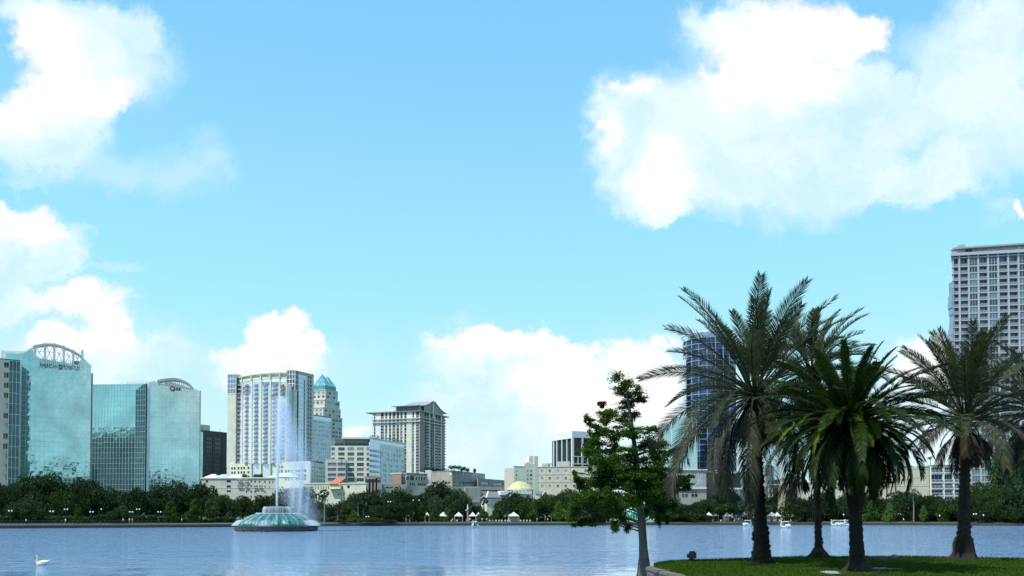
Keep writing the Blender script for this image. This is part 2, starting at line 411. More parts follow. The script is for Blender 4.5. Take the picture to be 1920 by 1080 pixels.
# ================================================================== SETTING: water, ground, lawn, path
def build_setting():
    m, T, p = newmat('lake_water'); tc = T.add('ShaderNodeTexCoord').outputs['Object']
    p.inputs['Base Color'].default_value = (.16, .28, .46, 1); p.inputs['Roughness'].default_value = .07; p.inputs['IOR'].default_value = 1.333
    big = T.noise(T.vmath('MULTIPLY', tc, (.018, .05, 1)), 1.0, 3, .5)
    sp = T.add('ShaderNodeSeparateXYZ'); T.l.new(tc, sp.inputs[0])
    ripl = T.noise(T.vmath('MULTIPLY', tc, (.11, .35, 1)), 1.0, 5, .65)
    near = T.mr(T.math('ADD', T.math('ADD', sp.outputs[1], T.math('MULTIPLY', big, 46)), T.math('MULTIPLY', ripl, 24)), 82, 104)     # sheltered, calmer water close to this bank
    w1 = T.noise(T.vmath('MULTIPLY', tc, (.7, 1.0, 1)), 1.0, 6, .68); w2 = T.noise(T.vmath('MULTIPLY', tc, (2.2, 3.2, 1)), 1.0, 4, .6)
    w3 = T.noise(T.vmath('MULTIPLY', tc, (.16, .42, 1)), 1.0, 5, .7)
    h = T.math('ADD', T.math('ADD', T.math('MULTIPLY', w1, .9), T.math('MULTIPLY', w2, .35)), T.math('MULTIPLY', w3, 1.9))
    st = T.mr(near, 0, 1, .028, .5, False); st = T.math('MULTIPLY', st, T.mr(big, .3, .7, .6, 1.15)); w4 = T.noise(T.vmath('MULTIPLY', tc, (.8, .45, 1)), 1.0, 6, .8); st = T.math('MULTIPLY', st, T.mr(w4, .38, .62, .1, 1.9))
    b = T.add('ShaderNodeBump'); b.inputs['Distance'].default_value = .75; T.l.new(st, b.inputs['Strength']); T.l.new(h, b.inputs['Height'])
    T.l.new(b.outputs[0], p.inputs['Normal'])
    mb = MB(); mb.face([(-1500,-300,0),(1500,-300,0),(1500,700,0),(-1500,700,0)]); mb.build('water', m, kind='structure')
    shore = [(-400, 205), (-200, 209)] + [(gx(x, Y), Y) for x, Y in ((0,213),(150,221),(300,229),(440,238),(600,257),(800,268),(1060,276),(1290,283),(1500,284),(1700,277),(1920,264))] + [(260, 235), (330, 190), (500,150)]
    g = wall('far_bank_grass', (.038, .062, .018), .95, .25, .15, 0); st = wall('stone_edging', (.06, .052, .044), .9, .3, .6, .3)
    mb = MB()
    for (a, b2) in zip(shore[:-1], shore[1:]):
        mb.face([(a[0],a[1],.75),(b2[0],b2[1],.75),(b2[0],b2[1]+9,GZ),(a[0],a[1]+9,GZ)], 0)
        mb.face([(a[0],a[1]+9,GZ),(b2[0],b2[1]+9,GZ),(b2[0]*1.0,b2[1]+120,GZ),(a[0]*1.0,a[1]+120,GZ)], 0)
        mb.face([(a[0],a[1],-.5),(b2[0],b2[1],-.5),(b2[0],b2[1],.75),(a[0],a[1],.75)], 1)
    far = [(-9000, 5000), (9000, 5000)]
    pts = [(x, y+120, GZ) for x, y in shore]
    for a, b2 in zip(pts[:-1], pts[1:]):
        mb.face([a, b2, (b2[0]*12, 9000, GZ), (a[0]*12, 9000, GZ)], 0)
    mb.face([(-9000, 200, GZ), (-400, 205, GZ), (-400, 325, GZ), (-4800, 9000, GZ)], 0)
    mb.face([(500, 150, GZ), (9000, 150, GZ), (6000, 9000, GZ), (500, 270, GZ)], 0)
    mb.build('ground', [g, st], kind='structure')
    pm = wall('pale_path', (.22, .21, .19), .9, .1)
    mb = MB()
    for a, b2 in zip(shore[:6], shore[1:7]):
        mb.obox((a[0],a[1]+.15,.55), Vector((b2[0]-a[0], b2[1]-a[1], 0)), Vector((0, 3.2, 0)), Vector((0, 0, .5)))
    mb.build('path', pm, kind='structure')
    # ---- near lawn
    LZ = 1.7
    def L(px, py): d = ray(px, py); t = (LZ-CAMZ)/d.z; P = CAM+d*t; return (P.x, P.y)
    wallpts = [L(1310,1088), L(1291,1080.5), L(1262,1073), L(1240,1067.5), L(1227,1064)]
    edge = [L(1226.5,1061.5), L(1234,1059), L(1247,1056.5), L(1262,1054.5), L(1300,1052.5), L(1360,1050.5), L(1430,1048.5), L(1500,1046), L(1600,1045.5), L(1700,1045.5), L(1800,1047), L(1920,1049.5), L(2100,1054)]
    left = [(-300, 11), (-5, 11), (5.6, 12)]
    outline = left + wallpts + edge + [(90, 22), (300, 5)]
    gm, T, p = newmat('lawn_grass'); tc = T.add('ShaderNodeTexCoord').outputs['Object']
    a = T.noise(tc, .9, 6, .7); b = T.noise(tc, 9, 6, .75); c = T.noise(tc, .25, 3, .5)
    col = T.mix(T.mr(T.math('ADD', T.math('MULTIPLY', a, .6), T.math('MULTIPLY', b, .5)), .4, .7), (.020,.054,.004,1), (.052,.112,.008,1))
    col = T.mix(T.mr(c, .6, .75, 0, .4), col, (.045,.06,.018,1))
    for (qx, qy, rr) in SOIL:
        g2 = L(qx, qy); dd = T.vmath('LENGTH', T.vmath('MULTIPLY', T.vmath('SUBTRACT', T.vmath('ADD', tc, T.vmath('SCALE', T.noise(tc, 3, 3, .6, 0, True))), (g2[0]+.5, g2[1]+.5, LZ+.5)), (1/rr, .8/rr, 0)), out=1)
        T.nt.nodes  # noqa
        col = T.mix(T.mr(dd, .55, 1.1, .9, 0), col, (.05,.036,.024,1))
    T.l.new(col, p.inputs['Base Color']); p.inputs['Roughness'].default_value = .95; p.inputs['Specular IOR Level'].default_value = .1
    mb = MB(); mb.face([(x, y, LZ) for x, y in outline] + [(300, -300, LZ), (-300, -300, LZ)])
    for (x0, y0), (x1, y1) in zip(outline[:-1], outline[1:]): mb.face([(x0,y0,LZ),(x1,y1,LZ),(x1*1.01,y1+.3,-.4),(x0*1.01,y0+.3,-.4)])
    lawn = mb.build('lawn', gm, kind='structure')
    # blades
    gb = foliage('grass_blades', (.026,.062,.005), (.062,.120,.010), (.12,.16,.022), .8, .3, False)
    mb = MB(); R = random.Random(3)
    poly = wallpts + edge + [(45, 14), (5.7, 14)]
    def inside(x, y):
        c = False; j = len(poly)-1
        for i in range(len(poly)):
            xi, yi = poly[i]; xj, yj = poly[j]
            if (yi > y) != (yj > y) and x < (xj-xi)*(y-yi)/(yj-yi)+xi: c = not c
            j = i
        return c
    soil = [(L(a_, b_), r_) for a_, b_, r_ in SOIL]
    n = 0
    while n < 120000:
        x = R.uniform(5, 27); y = R.uniform(24.5, 38)
        if not inside(x, y): continue
        if any((x-s[0][0])**2+((y-s[0][1])*.8)**2 < (s[1]*R.uniform(.6,1.15))**2 for s in soil) and R.random() < .9: n += 1; continue
        t = R.uniform(0, 2*pi); w = .014; hh = R.uniform(.03, .085); dx, dy = cos(t)*w, sin(t)*w; lx, ly = R.uniform(-.03,.03), R.uniform(-.03,.03)
        mb.face([(x-dx,y-dy,LZ),(x+dx,y+dy,LZ),(x+lx,y+ly,LZ+hh)]); n += 1
    for i in range(len(edge)-1):                       # longer fringe along the bank
        for k in range(900):
            s_ = R.random(); x = edge[i][0]+(edge[i+1][0]-edge[i][0])*s_; y = edge[i][1]+(edge[i+1][1]-edge[i][1])*s_-R.uniform(0,.25)
            t = R.uniform(0, 2*pi); w = .014; hh = R.uniform(.05, .15); dx, dy = cos(t)*w, sin(t)*w
            mb.face([(x-dx,y-dy,LZ),(x+dx,y+dy,LZ),(x+R.uniform(-.05,.05),y+R.uniform(-.05,.05),LZ+hh)])
    tag(mb.build('grass', gb), 'short green grass covering the near lawn under the palms', 'grass', kind='stuff')
    # ---- stone retaining wall
    sm, T, p = newmat('rough_stone'); tc = T.add('ShaderNodeTexCoord').outputs['Object']
    vo = T.add('ShaderNodeTexVoronoi'); T.l.new(T.vmath('MULTIPLY', tc, (2.2, 2.2, 4.0)), vo.inputs['Vector']); vo.inputs['Scale'].default_value = 1.3
    ve = T.add('ShaderNodeTexVoronoi', feature='DISTANCE_TO_EDGE'); T.l.new(T.vmath('MULTIPLY', tc, (2.2, 2.2, 4.0)), ve.inputs['Vector']); ve.inputs['Scale'].default_value = 1.3
    cs = T.mix(T.noise(vo.outputs['Color'], 3, 2), (.06,.055,.045,1), (.19,.175,.15,1)); cs = T.mix(T.mr(ve.outputs[0], 0, .08, 1, 0), cs, (.05,.045,.04,1))
    T.l.new(cs, p.inputs['Base Color']); p.inputs['Roughness'].default_value = .9
    bn = T.add('ShaderNodeBump'); bn.inputs['Strength'].default_value = .7; bn.inputs['Distance'].default_value = .04; T.l.new(T.mr(ve.outputs[0], 0, .15), bn.inputs['Height']); T.l.new(bn.outputs[0], p.inputs['Normal'])
    wp = [(5.62, 11.9)] + wallpts + edge[:5]
    r = root('retaining_wall', (wp[3][0], wp[3][1], 0), 'low grey stone retaining wall edging the near lawn beside the leaning cypress trunk', 'wall')
    mb = MB(); cp = MB(); Rr = random.Random(5)
    for i, ((x0, y0), (x1, y1)) in enumerate(zip(wp[:-1], wp[1:])):
        a = Vector((x0, y0, 0)); b = Vector((x1, y1, 0)); d = (b-a); nn = Vector((-d.y, d.x, 0)).normalized()
        top = LZ-.10 if i < 5 else LZ-.16
        mb.obox(a+Vector((0,0,-.5))-nn*.1, d, nn*.38, Vector((0,0,top+.5)))
        k = max(1, int(d.length/.55))
        for j in range(k):
            s0 = a+d*(j/k)+d.normalized()*.012; cp.obox(s0+Vector((0,0,top+.004+Rr.uniform(-.01,.01)))-nn*(.14+Rr.uniform(0,.02)), d/k-d.normalized()*.024, nn*(.46+Rr.uniform(0,.04)), Vector((0,0,.085+Rr.uniform(0,.02))))
    mb.build('stone_face', sm, r); cp.build('coping', wall('coping_stone', (.13,.12,.10), .9, .25, 2, .1, .4), r)
SOIL = [(1605,1070,1.5), (1427,1056,.9), (1675,1048,.9), (1806,1049,1.0), (1560,1075,.8), (1645,1066,.5)]
build_setting()

# ================================================================== BUILDINGS
def glassgrid(B, f, prof, zb, pw, ph, mat, name, ybot=.0, d0=0, wob=.02, mull=.08, m2='mull'):
    """curtain wall: panes a few millimetres out of true, a mullion grid, top following prof [(u,z)]"""
    R = random.Random(hash(name) % 1000 + int(f.L)); mb = MB(); mu = MB(); n = max(1, round(f.L/pw))
    us = [f.L*i/n for i in range(n+1)]
    def top(u):
        for (a, za), (b, zb_) in zip(prof[:-1], prof[1:]):
            if a <= u <= b and b > a: return za+(zb_-za)*(u-a)/(b-a)
        return prof[0][1] if u < prof[0][0] else prof[-1][1]
    for a, b in zip(us[:-1], us[1:]):
        ta, tb = top(a+.01), top(b-.01); z = zb
        while z < min(ta, tb)-.01:
            z1 = min(z+ph, 1e9); za, zc = min(z1, ta), min(z1, tb)
            if z1 > min(ta, tb)-ph*.35: za, zc = ta, tb
            w = [R.uniform(-wob, wob) for _ in range(4)]
            mb.face([f.P(a, z, d0+w[0]), f.P(b, z, d0+w[1]), f.P(b, zc, d0+w[2]), f.P(a, za, d0+w[3])])
            if za == ta: break
            z = z1
    for u in us:
        t = top(u); f.box(mu, max(0,u-mull/2), min(f.L,u+mull/2), zb, t, d0-.02, d0+.10)
    z = zb
    mt = max(p[1] for p in prof)
    while z < mt:
        for a, b in zip(us[:-1], us[1:]):
            if z < min(top(a), top(b))-.1: f.box(mu, a+mull/2, b-mull/2, z-mull/2, z+mull/2, d0-.02, d0+.09)
        z += ph
    B.part(mb, name, M[mat]); B.part(mu, name+'_grid', M[m2])
    return top
def arch_band(mb, pts, h, dep, f, m=0):
    for (u0, z0), (u1, z1) in zip(pts[:-1], pts[1:]):
        a = f.P(u0, z0, .3); b = f.P(u1, z1, .3)
        for (o, hh) in ((0, h),):
            P = [a, b, b-f.n*dep, a-f.n*dep]; k = len(mb.v)
            mb.v += [tuple(p) for p in P] + [tuple(p-Vector((0,0,hh))) for p in P]
            for q in ((0,1,2,3),(7,6,5,4),(0,4,5,1),(1,5,6,2),(2,6,7,3),(3,7,4,0)): mb.f.append(tuple(k+i for i in q)); mb.m.append(m)
def b_arch_tower():
    H = 66; P1 = roof(41,664,H); P2 = at(171,685,319); f = Fac(P1, P2)
    B = Bld('glass_tower', 'teal mirror glass office tower at far left with open steel arch and roof sign', P1)
    pr = [(41.2,664),(61,650.5),(63,651),(68.6,669.5),(70,671),(148,684.5),(150,679),(153.5,668.5),(170.5,685)]
    prof = [f.uz(*q) for q in pr]; prof[0] = (0, prof[0][1]); prof[-1] = (f.L, prof[-1][1])
    body = MB(); zt = f.Z(110, 679)-.6
    q = Fac(f.P(0,0,-.4), f.P(f.L,0,-.4)); body.prism(fp(q, 32, .05), GZ, zt); B.part(body, 'core', M['grey'])
    glassgrid(B, f, prof, GZ, 1.55, 1.95, 'gteal', 'glass_facade', wob=.014)
    for x0, x1 in ((41.5, 62), (152, 170)):                   # thickness behind the raised glass shoulders
        sc = MB(); f.box(sc, f.U(x0), f.U(x1), zt, f.Z((x0+x1)/2, 668 if x0 < 100 else 684)-.3, -1.6, -.1); B.part(sc, 'shoulder', M['grey'])
    ar = MB(); A = [f.uz(*q) for q in ((61,649.5),(70,646.5),(81,644.5),(92,643.8),(102,644.6),(112,646.7),(121,650),(131,654),(140,658.5),(148,663),(154,667.5))]
    arch_band(ar, A, .85, 2.6, f); B.part(ar, 'arch', M['pale'])
    def az(u):
        for (a, za), (b, zb) in zip(A[:-1], A[1:]):
            if a <= u <= b: return za+(zb-za)*(u-a)/(b-a)
        return A[0][1]
    xs = [62.5, 81, 98.5, 116.5, 134.5, 151.5]; us = [f.U(x) for x in xs]
    for i, u in enumerate(us):
        c = MB(); z0 = f.Z(xs[i], 668+ (xs[i]-62)*.19); f.box(c, u-.42, u+.42, z0-1, az(u)-.1, -.9, .2); f.box(c, u-.3, u+.3, az(u)-.1, az(u)+.35, -.8, .2)
        B.part(c, 'post', M['white'])
    br = MB()
    for i in range(5):
        z0 = f.Z(xs[i], 670+(xs[i]-62)*.17); z1 = f.Z(xs[i+1], 670+(xs[i+1]-62)*.17)
        br.tube([f.P(us[i]+.5, z0, -.4), f.P(us[i+1]-.5, az(us[i+1])-.8, -.4)], .09, 5); br.tube([f.P(us[i]+.5, az(us[i])-.8, -.6), f.P(us[i+1]-.5, z1, -.6)], .09, 5)
        br.tube([f.P(us[i]+.5, (z0+az(us[i]))/2, -.5), f.P(us[i+1]-.5, (z1+az(us[i+1]))/2, -.5)], .07, 5)
    B.part(br, 'bracing', M['steel'])
    mc = MB(); f.pbox(mc, 137, 676, 147.5, 682, -6, -1.2); B.part(mc, 'roof_plant_room', M['grey'])
    ss = MB(); f.box(ss, -.9, -.02, GZ, f.Z(41,664)+.3, -.5, .35); B.part(ss, 'corner_pier', M['white'])
    ss = MB(); f.box(ss, f.L+.02, f.L+.7, GZ, f.Z(171,700), -.5, .35); B.part(ss, 'corner_pier', M['pink'])
    # sign on the glass under the arch
    u = f.U; zb = f.Z(72,688.5)
    place_text(B, f, 'A', u(71.5), u(75.5), zb, 1.9, 'signtext'); place_text(B, f, 'MERICAN', u(76), u(105), zb, 1.55, 'signtext')
    place_text(B, f, 'M', u(114.5), u(119), zb-.15, 1.9, 'signtext'); place_text(B, f, 'OMENTUM', u(119.6), u(146.5), zb-.15, 1.55, 'signtext')
    em = MB(); f.box(em, u(107), u(113.6), zb-.35, zb+1.6, .15, .35, 0)
    e0 = f.P(u(108.5), zb+.2, .36); 
    for k in range(2): f.box(em, u(108.2+k*2.6), u(109.8+k*2.6), zb+.1+k*.4, zb+.55+k*.4, .351, .37, 1)
    B.part(em, 'sign_emblem', [M['signred'], M['white']])
    bk = MB()
    for k in range(22):
        uu = u(72)+(u(147)-u(72))*k/21; f.box(bk, uu-.07, uu+.07, zb+1.2, zb+3.6, .1, .3)
    B.part(bk, 'sign_frame', M['steel']); 
    # left wing: pale parapet and recessed dark glass bay
    H2 = 63; a = roof(17.5,674.5,H2-3); c = roof(38,676.5,H2-3)
    f2 = Fac(a, c); z = f2.Z(28,675); glassgrid(B, f2, [(0,z),(f2.L,z)], GZ, 1.15, 3.9, 'gtealdk', 'dark_glass_strip', m2='mull')
    tp = MB(); tp.prism(fp(Fac(f2.P(0,0,-.3), f2.P(f2.L,0,-.3)), 18), GZ, f2.Z(28,663)); B.part(tp, 'wing', M['grey'])
    tp = MB(); f2.pbox(tp, 10, 663.5, 38, 674.3, -2, .25); B.part(tp, 'parapet_glass', M['gteal'])
    tp = MB(); g = Fac(roof(-4,657,68), roof(45,659,68)); g.box(tp, 0, g.L, 55, g.Z(20,655), -14, -3); B.part(tp, 'penthouse', M['white'])
    B.done()
M['signtext'] = wall('sign_letters', (.10,.085,.10), .5, .1); M['signred'] = wall('sign_red', (.22,.04,.06), .5, .05); M['signor'] = wall('sign_orange', (.40,.20,.14), .5, .05)
M['signpk'] = wall('sign_pink', (.8,.55,.6), .5, .05)
b_arch_tower()
def b_beige_tower():
    H = 61.5; f = Fac(roof(-70,664,H), roof(17.2,672.5,H))
    B = Bld('office_tower', 'beige tower with paired square windows cut off by left edge of photo', f.P(f.L,0))
    w = f.Z(9,690)-f.Z(9,709); rows = prows(f, 9, 684, 894, 12, 2.0); cols = [(f.U(4.6), f.U(13.8))] + [(f.U(4.6-17.6*k), f.U(13.8-17.6*k)) for k in range(1,5)]
    core = MB(); core.prism(fp(Fac(f.P(0,0,-.45), f.P(f.L,0,-.45)), 25), GZ, f.Z(9,672)); B.part(core, 'core', M['deep'])
    wl = MB(); gridwall(wl, f, 0, f.L, GZ, f.Z(9,674), cols, rows); B.part(wl, 'wall', M['pale'])
    cp = MB(); f.box(cp, -.1, f.L+.1, f.Z(9,674)+.004, f.Z(9,672.3), -.6, .12); B.part(cp, 'cornice', M['grey'])
    for r in rows[::-1]:
        for c in cols: B.win(f, c[0], c[1], r[0], r[1], style=(2,1), gl=('gdark','gdark','gmid'), frame='pale', fr=.12)
    B.done()
b_beige_tower()
def b_twin_glass():
    H = 54; C = roof(277.2,717,H); A = at(174,724,C.y+2); D = at(374.3,733,C.y+4)
    f1 = Fac(A, C); f2 = Fac(C, D)
    B = Bld('glass_office_block', 'broad teal glass office block with shallow arched truss and round sign emblem', C)
    zt = f1.Z(230,720); core = MB(); core.prism(fp2(A, C, D, .5), GZ, f2.Z(340,726)-1.0); B.part(core, 'core', M['grey'])
    glassgrid(B, f1, [(0,zt),(f1.L,zt)], GZ, 1.25, 2.0, 'gteal', 'left_glass_facade', wob=.009)
    pr = [(277.4,717),(295,713.2),(296.6,719.2),(361,728.6),(362,727),(374.2,733)]; prof = [f2.uz(*q) for q in pr]; prof[0] = (0, prof[0][1]); prof[-1] = (f2.L, prof[-1][1])
    glassgrid(B, f2, prof, GZ, 1.25, 2.0, 'gteal', 'right_glass_facade', wob=.009)
    ss = MB(); f2.box(ss, -.1, .75, GZ, zt+.3, -.2, .45); B.part(ss, 'corner_pier', M['white'])
    ss = MB(); f2.box(ss, f2.L, f2.L+.4, GZ, prof[-1][1]+.1, -.6, .2); B.part(ss, 'corner_pier', M['steel'])
    u0, u1 = f1.U(253.5), f1.U(274.5); g = Fac(f1.P(u0,0,.15), f1.P(u1,0,1.1)); 
    glassgrid(B, g, [(0,g.Z(258,731)),(g.L*.25,g.Z(258,729)),(g.L*.3,g.Z(262,724)),(g.L*.62,g.Z(265,724)),(g.L*.65,g.Z(267,720.5)),(g.L,g.Z(273,720.5))], GZ, 1.1, 2.0, 'gtealdk', 'dark_glass_strip')  # dark reflection in the facade, put into glass colour and a ragged outline
    sd = MB(); sd.face([f1.P(u1,GZ,.12), f1.P(u1,GZ,1.1), f1.P(u1,zt,1.1), f1.P(u1,zt,.12)]); B.part(sd, 'reflection_side', M['gtealdk'])  # closes the edge of the painted reflection strip
    A2 = [f2.uz(*q) for q in ((295,713),(304,710.8),(313,709.4),(322,708.8),(331,709.2),(339,711),(347,714.2),(355,719),(362,727))]
    ar = MB(); arch_band(ar, A2, .95, 3.0, f2); B.part(ar, 'arch', M['steel'])
    lt = MB(); n = 16
    def az(u):
        for (a, za), (b, zb) in zip(A2[:-1], A2[1:]):
            if a <= u <= b: return za+(zb-za)*(u-a)/(b-a)
        return A2[-1][1]
    ua, ub = f2.U(297), f2.U(360)
    for i in range(n):
        a = ua+(ub-ua)*i/n; b = ua+(ub-ua)*(i+1)/n; cz = lambda u: prof[2][1]+(prof[3][1]-prof[2][1])*(u-prof[2][0])/(prof[3][0]-prof[2][0])
        lt.tube([f2.P(a, cz(a), -.4), f2.P(b, az(b)-.8, -.4)], .09, 5); lt.tube([f2.P(a, az(a)-.8, -.7), f2.P(b, cz(b), -.7)], .09, 5)
    B.part(lt, 'lattice', M['white'])
    ch = MB(); arch_band(ch, [prof[2], prof[3]], .35, .8, f2); B.part(ch, 'bottom_chord', M['steel'])
    P = f2.P(*f2.uz(323.6,729), .3); mb = MB(); seg = 28
    def disc(c, r, d, m, seg=28):
        cc = c+f2.n*d; mb.face([cc+f2.u*(r*cos(2*pi*k/seg))+Vector((0,0,r*sin(2*pi*k/seg))) for k in range(seg)], m)
    disc(P, .98, .20, 0); disc(P+Vector((0,0,0)), .66, .24, 1); 
    t = P+f2.n*.27; mb.face([t+f2.u*-.1+Vector((0,0,.45)), t+f2.u*.45+Vector((0,0,-.1)), t+f2.u*-.05+Vector((0,0,-.55)), t+f2.u*-.3+Vector((0,0,-.1))], 2)
    mb.tube([P-f2.n*.3, P+f2.n*.18], .98, 28, 0); B.part(mb, 'sign_emblem', [M['signtext'], M['signor'], M['signpk']])
    place_text(B, f2, 'PNC', f2.U(329), f2.U(338.5), f2.Z(333,733), 1.25, 'signtext')
    ph = MB(); g = Fac(roof(219,712,H+2), roof(292,710,H+2)); q = Fac(g.P(0,0,-12), g.P(g.L,0,-12)); g.box(ph, 0, g.L, H-6, g.Z(250,709.3), -20, -6); B.part(ph, 'penthouse', M['white'])
    vv = MB(); g.box(vv, g.L*.28, g.L*.34, g.Z(250,709.3)+.004, g.Z(250,707.6), -9, -8); B.part(vv, 'vent', M['steel'])
    B.done()
b_twin_glass()
def b_dark_block():
    H = 48; f = Fac(roof(376,806,H), roof(425.5,811,H)); B = Bld('dark_office_block', 'black clad office block between teal glass block and tall hotel', f.P(0,0))
    cols = [(f.U(387), f.U(398.5)), (f.U(403), f.U(415))]; rows = prows(f, 400, 823, 886, 9, 1.6)
    wl = MB(); gridwall(wl, f, f.U(380.5), f.L, GZ, H-.5, cols, rows, .5); B.part(wl, 'wall', M['dark'])
    co = MB(); co.prism(fp(Fac(f.P(.1,0,-.5), f.P(f.L,0,-.5)), 30), GZ, H-.8); B.part(co, 'core', M['dark'])
    gl = MB(); f.box(gl, 0, f.U(380), GZ, H-1, -.4, 0); B.part(gl, 'glass_corner', M['gteal'])
    cp = MB(); f.box(cp, 0, f.L, H-.5, H, -1, .1); B.part(cp, 'parapet', M['dark'])
    for r in rows[::-1]:
        for c in cols: B.win(f, c[0], c[1], r[0], r[1], style=(3,1), gl=('gdark',), frame='dark')
    ph = MB(); f.box(ph, f.U(376.5), f.U(406), H-2, f.Z(390,794.5), -16, -6); B.part(ph, 'roof_plant_room', M['beige'])
    lv = MB(); f.box(lv, f.U(378.5), f.U(389), f.Z(384,804), f.Z(384,799), -6, -5.9); B.part(lv, 'louvre', M['grey'])
    for px in (417, 420): 
        an = MB(); q = f.P(f.U(px), H, -3); an.tube([q, q+Vector((0,0,2.2))], .07, 5); B.part(an, 'antenna', M['steel'])
    B.done()
b_dark_block()
def b_hotel():
    H = 108; B = Bld('hotel_tower', 'tall cream hotel tower with curved balcony facade behind the fountain jet', roof(490,700,106))
    # left pier
    f = Fac(roof(427,702,H), roof(442.6,701.4,H)); zt = f.Z(435,701.7); zg = f.Z(435,738)
    p = MB(); f.box(p, 0, f.L, GZ, zg, -22, 0); B.part(p, 'left_pier', M['cream'])
    p = MB(); f.box(p, .1, f.L-.1, zg+.01, zt-.2, -22, -.15); B.part(p, 'left_glass_top', M['gmid'])
    p = MB()
    for k in range(5): z = zg+(zt-zg)*k/4; f.box(p, -.05, f.L+.05, z-.25, z+.25, -.3, .1)
    for k in range(4): u = f.L*k/3; f.box(p, u-.18, u+.18, zg, zt, -.3, .08)
    f.box(p, -.1, f.L+.1, zt-.3, zt+.25, -22, .15); B.part(p, 'glass_top_grid', M['white'])
    for k in range(17):
        z = f.Z(433, 746+k*7.3); B.win(f, f.U(433), f.U(434.6), z-1.0, z+.3, d=-.05, gl=('gmid',), frame='white', name='slot_window')
    # curved centre
    Hc = 106; px = [442.6, 454.5, 472, 489.5, 507, 524.5, 538]; py = [709, 705.6, 702.6, 700.6, 699.3, 698.6, 698.3]
    pts = [roof(x, y, Hc) for x, y in zip(px, py)]
    zc = Fac(pts[3], pts[4]).Z(495, 705.5); rowsy = [723+8.06*k for k in range(19)]
    wl = MB(); sp = MB(); can = MB()
    ctrpoly = [(q.x, q.y+.9) for q in pts] + [(pts[-1].x+1, pts[-1].y+18), (pts[0].x-1, pts[0].y+20)]
    co = MB(); co.prism(ctrpoly, GZ, zc-6); B.part(co, 'core', M['gpale'])
    for i in range(6):
        f = Fac(pts[i], pts[i+1]); L = f.L; pw = 1.25
        f.box(wl, 0 if i else -.2, pw*.5, GZ, zc+1, -1.0, .15); f.box(wl, L-pw*.5, L, GZ, zc+1, -1.0, .15)
        f.box(wl, pw*.5, L-pw*.5, zc-2.2, zc+1, -1.2, -.05)
        f.box(can, 0, L, Hc-.7, Hc+.1, -.9, .9)          # roof ring with openings between brackets
        f.box(can, -.4, .4, Hc-3.6, Hc-.7, -.7, .7); f.box(can, 0, L, Hc-.5, Hc+.05, -7, -6)
        f.box(can, -.3, .3, Hc-.5, Hc+.04, -6, -.9)
        rr = [(L/2)]
        zz = [f.Z((px[i]+px[i+1])/2, y) for y in rowsy]; ht = (zz[0]-zz[-1])/18
        for k, z in enumerate(zz):
            gl = ('gwhite','gwhite','gpale') if k > 3 else ('gmid','gpale')
            B.win(f, pw*.5+.1, L-pw*.5-.1, z, z+ht-.35, d=-.25, style=(3,1), gl=gl, frame='white', fr=.14)
            f.box(sp, pw*.5, L-pw*.5, z-.33, z-.02, -1.0, -.1)
            B.balc(f, L*.5 if i < 5 else L*.38, min(4.2, L-2.2), z, 1.3, 'balc', 'balc', True, .8)
    B.part(wl, 'curved_wall', M['cream']); B.part(sp, 'floor_bands', M['white']); B.part(can, 'roof_canopy', M['cream'])
    f = Fac(pts[3], pts[5]); ph = MB(); f.box(ph, f.U(510), f.U(532), Hc-3, f.Z(520,696.5), -22, -14); B.part(ph, 'roof_plant_room', M['white'])
    # right tower
    H = 110; A = roof(537,694.6,H); C = roof(552,693.8,H); D = roof(588,702.4,H); fa = Fac(A, C); fb = Fac(C, D)
    co = MB(); co.prism(fp2(A, C, D, .7), GZ, H-.6); B.part(co, 'core', M['gmid'])
    zt = H; zg = fa.Z(545,731.5)
    wa = MB(); rows = [(fa.Z(543.5, y+1.8), fa.Z(543.5, y-1.8)) for y in [735.5+7.6*k for k in range(17)]]
    gridwall(wa, fa, 0, fa.L, GZ, zg, [(fa.U(542.2), fa.U(544.8))], rows[::-1], .68); B.part(wa, 'right_tower_wall', M['cream'])
    for r in rows: B.win(fa, fa.U(542.2), fa.U(544.8), r[0], r[1], gl=('gmid','gcurt'), name='slot_window')
    g = MB(); fa.box(g, .1, fa.L-.1, zg+.02, zt-.1, -.5, -.1); fb.box(g, .1, fb.U(558.6), fb.Z(555,732), zt-.1, -.5, -.1); B.part(g, 'corner_glass_top', M['gblue'])
    g = MB()
    for y in (694.6, 702, 711, 719.5, 731.3): z = fa.Z(545, y); fa.box(g, -.1, fa.L, z-.22, z+.22, -.3, .1)
    for y in (694.6, 702, 711, 719.5, 731.3): z = fa.Z(551, y); fb.box(g, 0.02, fb.U(558.8), z-.22, z+.22, -.3, .1)
    for x in (537.2, 541.5, 547, 551.8): fa.box(g, fa.U(x)-.2, fa.U(x)+.2, zg, zt, -.3, .08)
    fb.box(g, fb.U(558.6)-.15, fb.U(558.6)+.15, zg, zt, -.3, .08)
    B.part(g, 'corner_glass_grid', M['white'])
    s = MB(); fb.box(s, .01, fb.U(556.0), GZ, fb.Z(555,733), -.6, 0); B.part(s, 'right_tower_wall', M['cream'])
    s = MB(); fb.box(s, fb.U(556.0)+.05, fb.U(558.6), GZ, fb.Z(557,733), -.6, -.5); B.part(s, 'dark_glass_slot', M['gdark'])
    s = MB(); u0, u1 = fb.U(559), fb.U(574.3); fb.box(s, u0, u1, GZ, fb.Z(566,703), -.5, .0); B.part(s, 'glass_strip', M['gpale'])
    s = MB()
    z = fb.Z(566,703)
    while z > 20:
        fb.box(s, u0, u1, z-.16, z+.16, .0, .12); z -= 3.15
    for k in range(6): u = u0+(u1-u0)*k/5; fb.box(s, u-.14, u+.14, GZ, fb.Z(566,703), 0, .15)
    B.part(s, 'glass_strip_grid', M['white'])
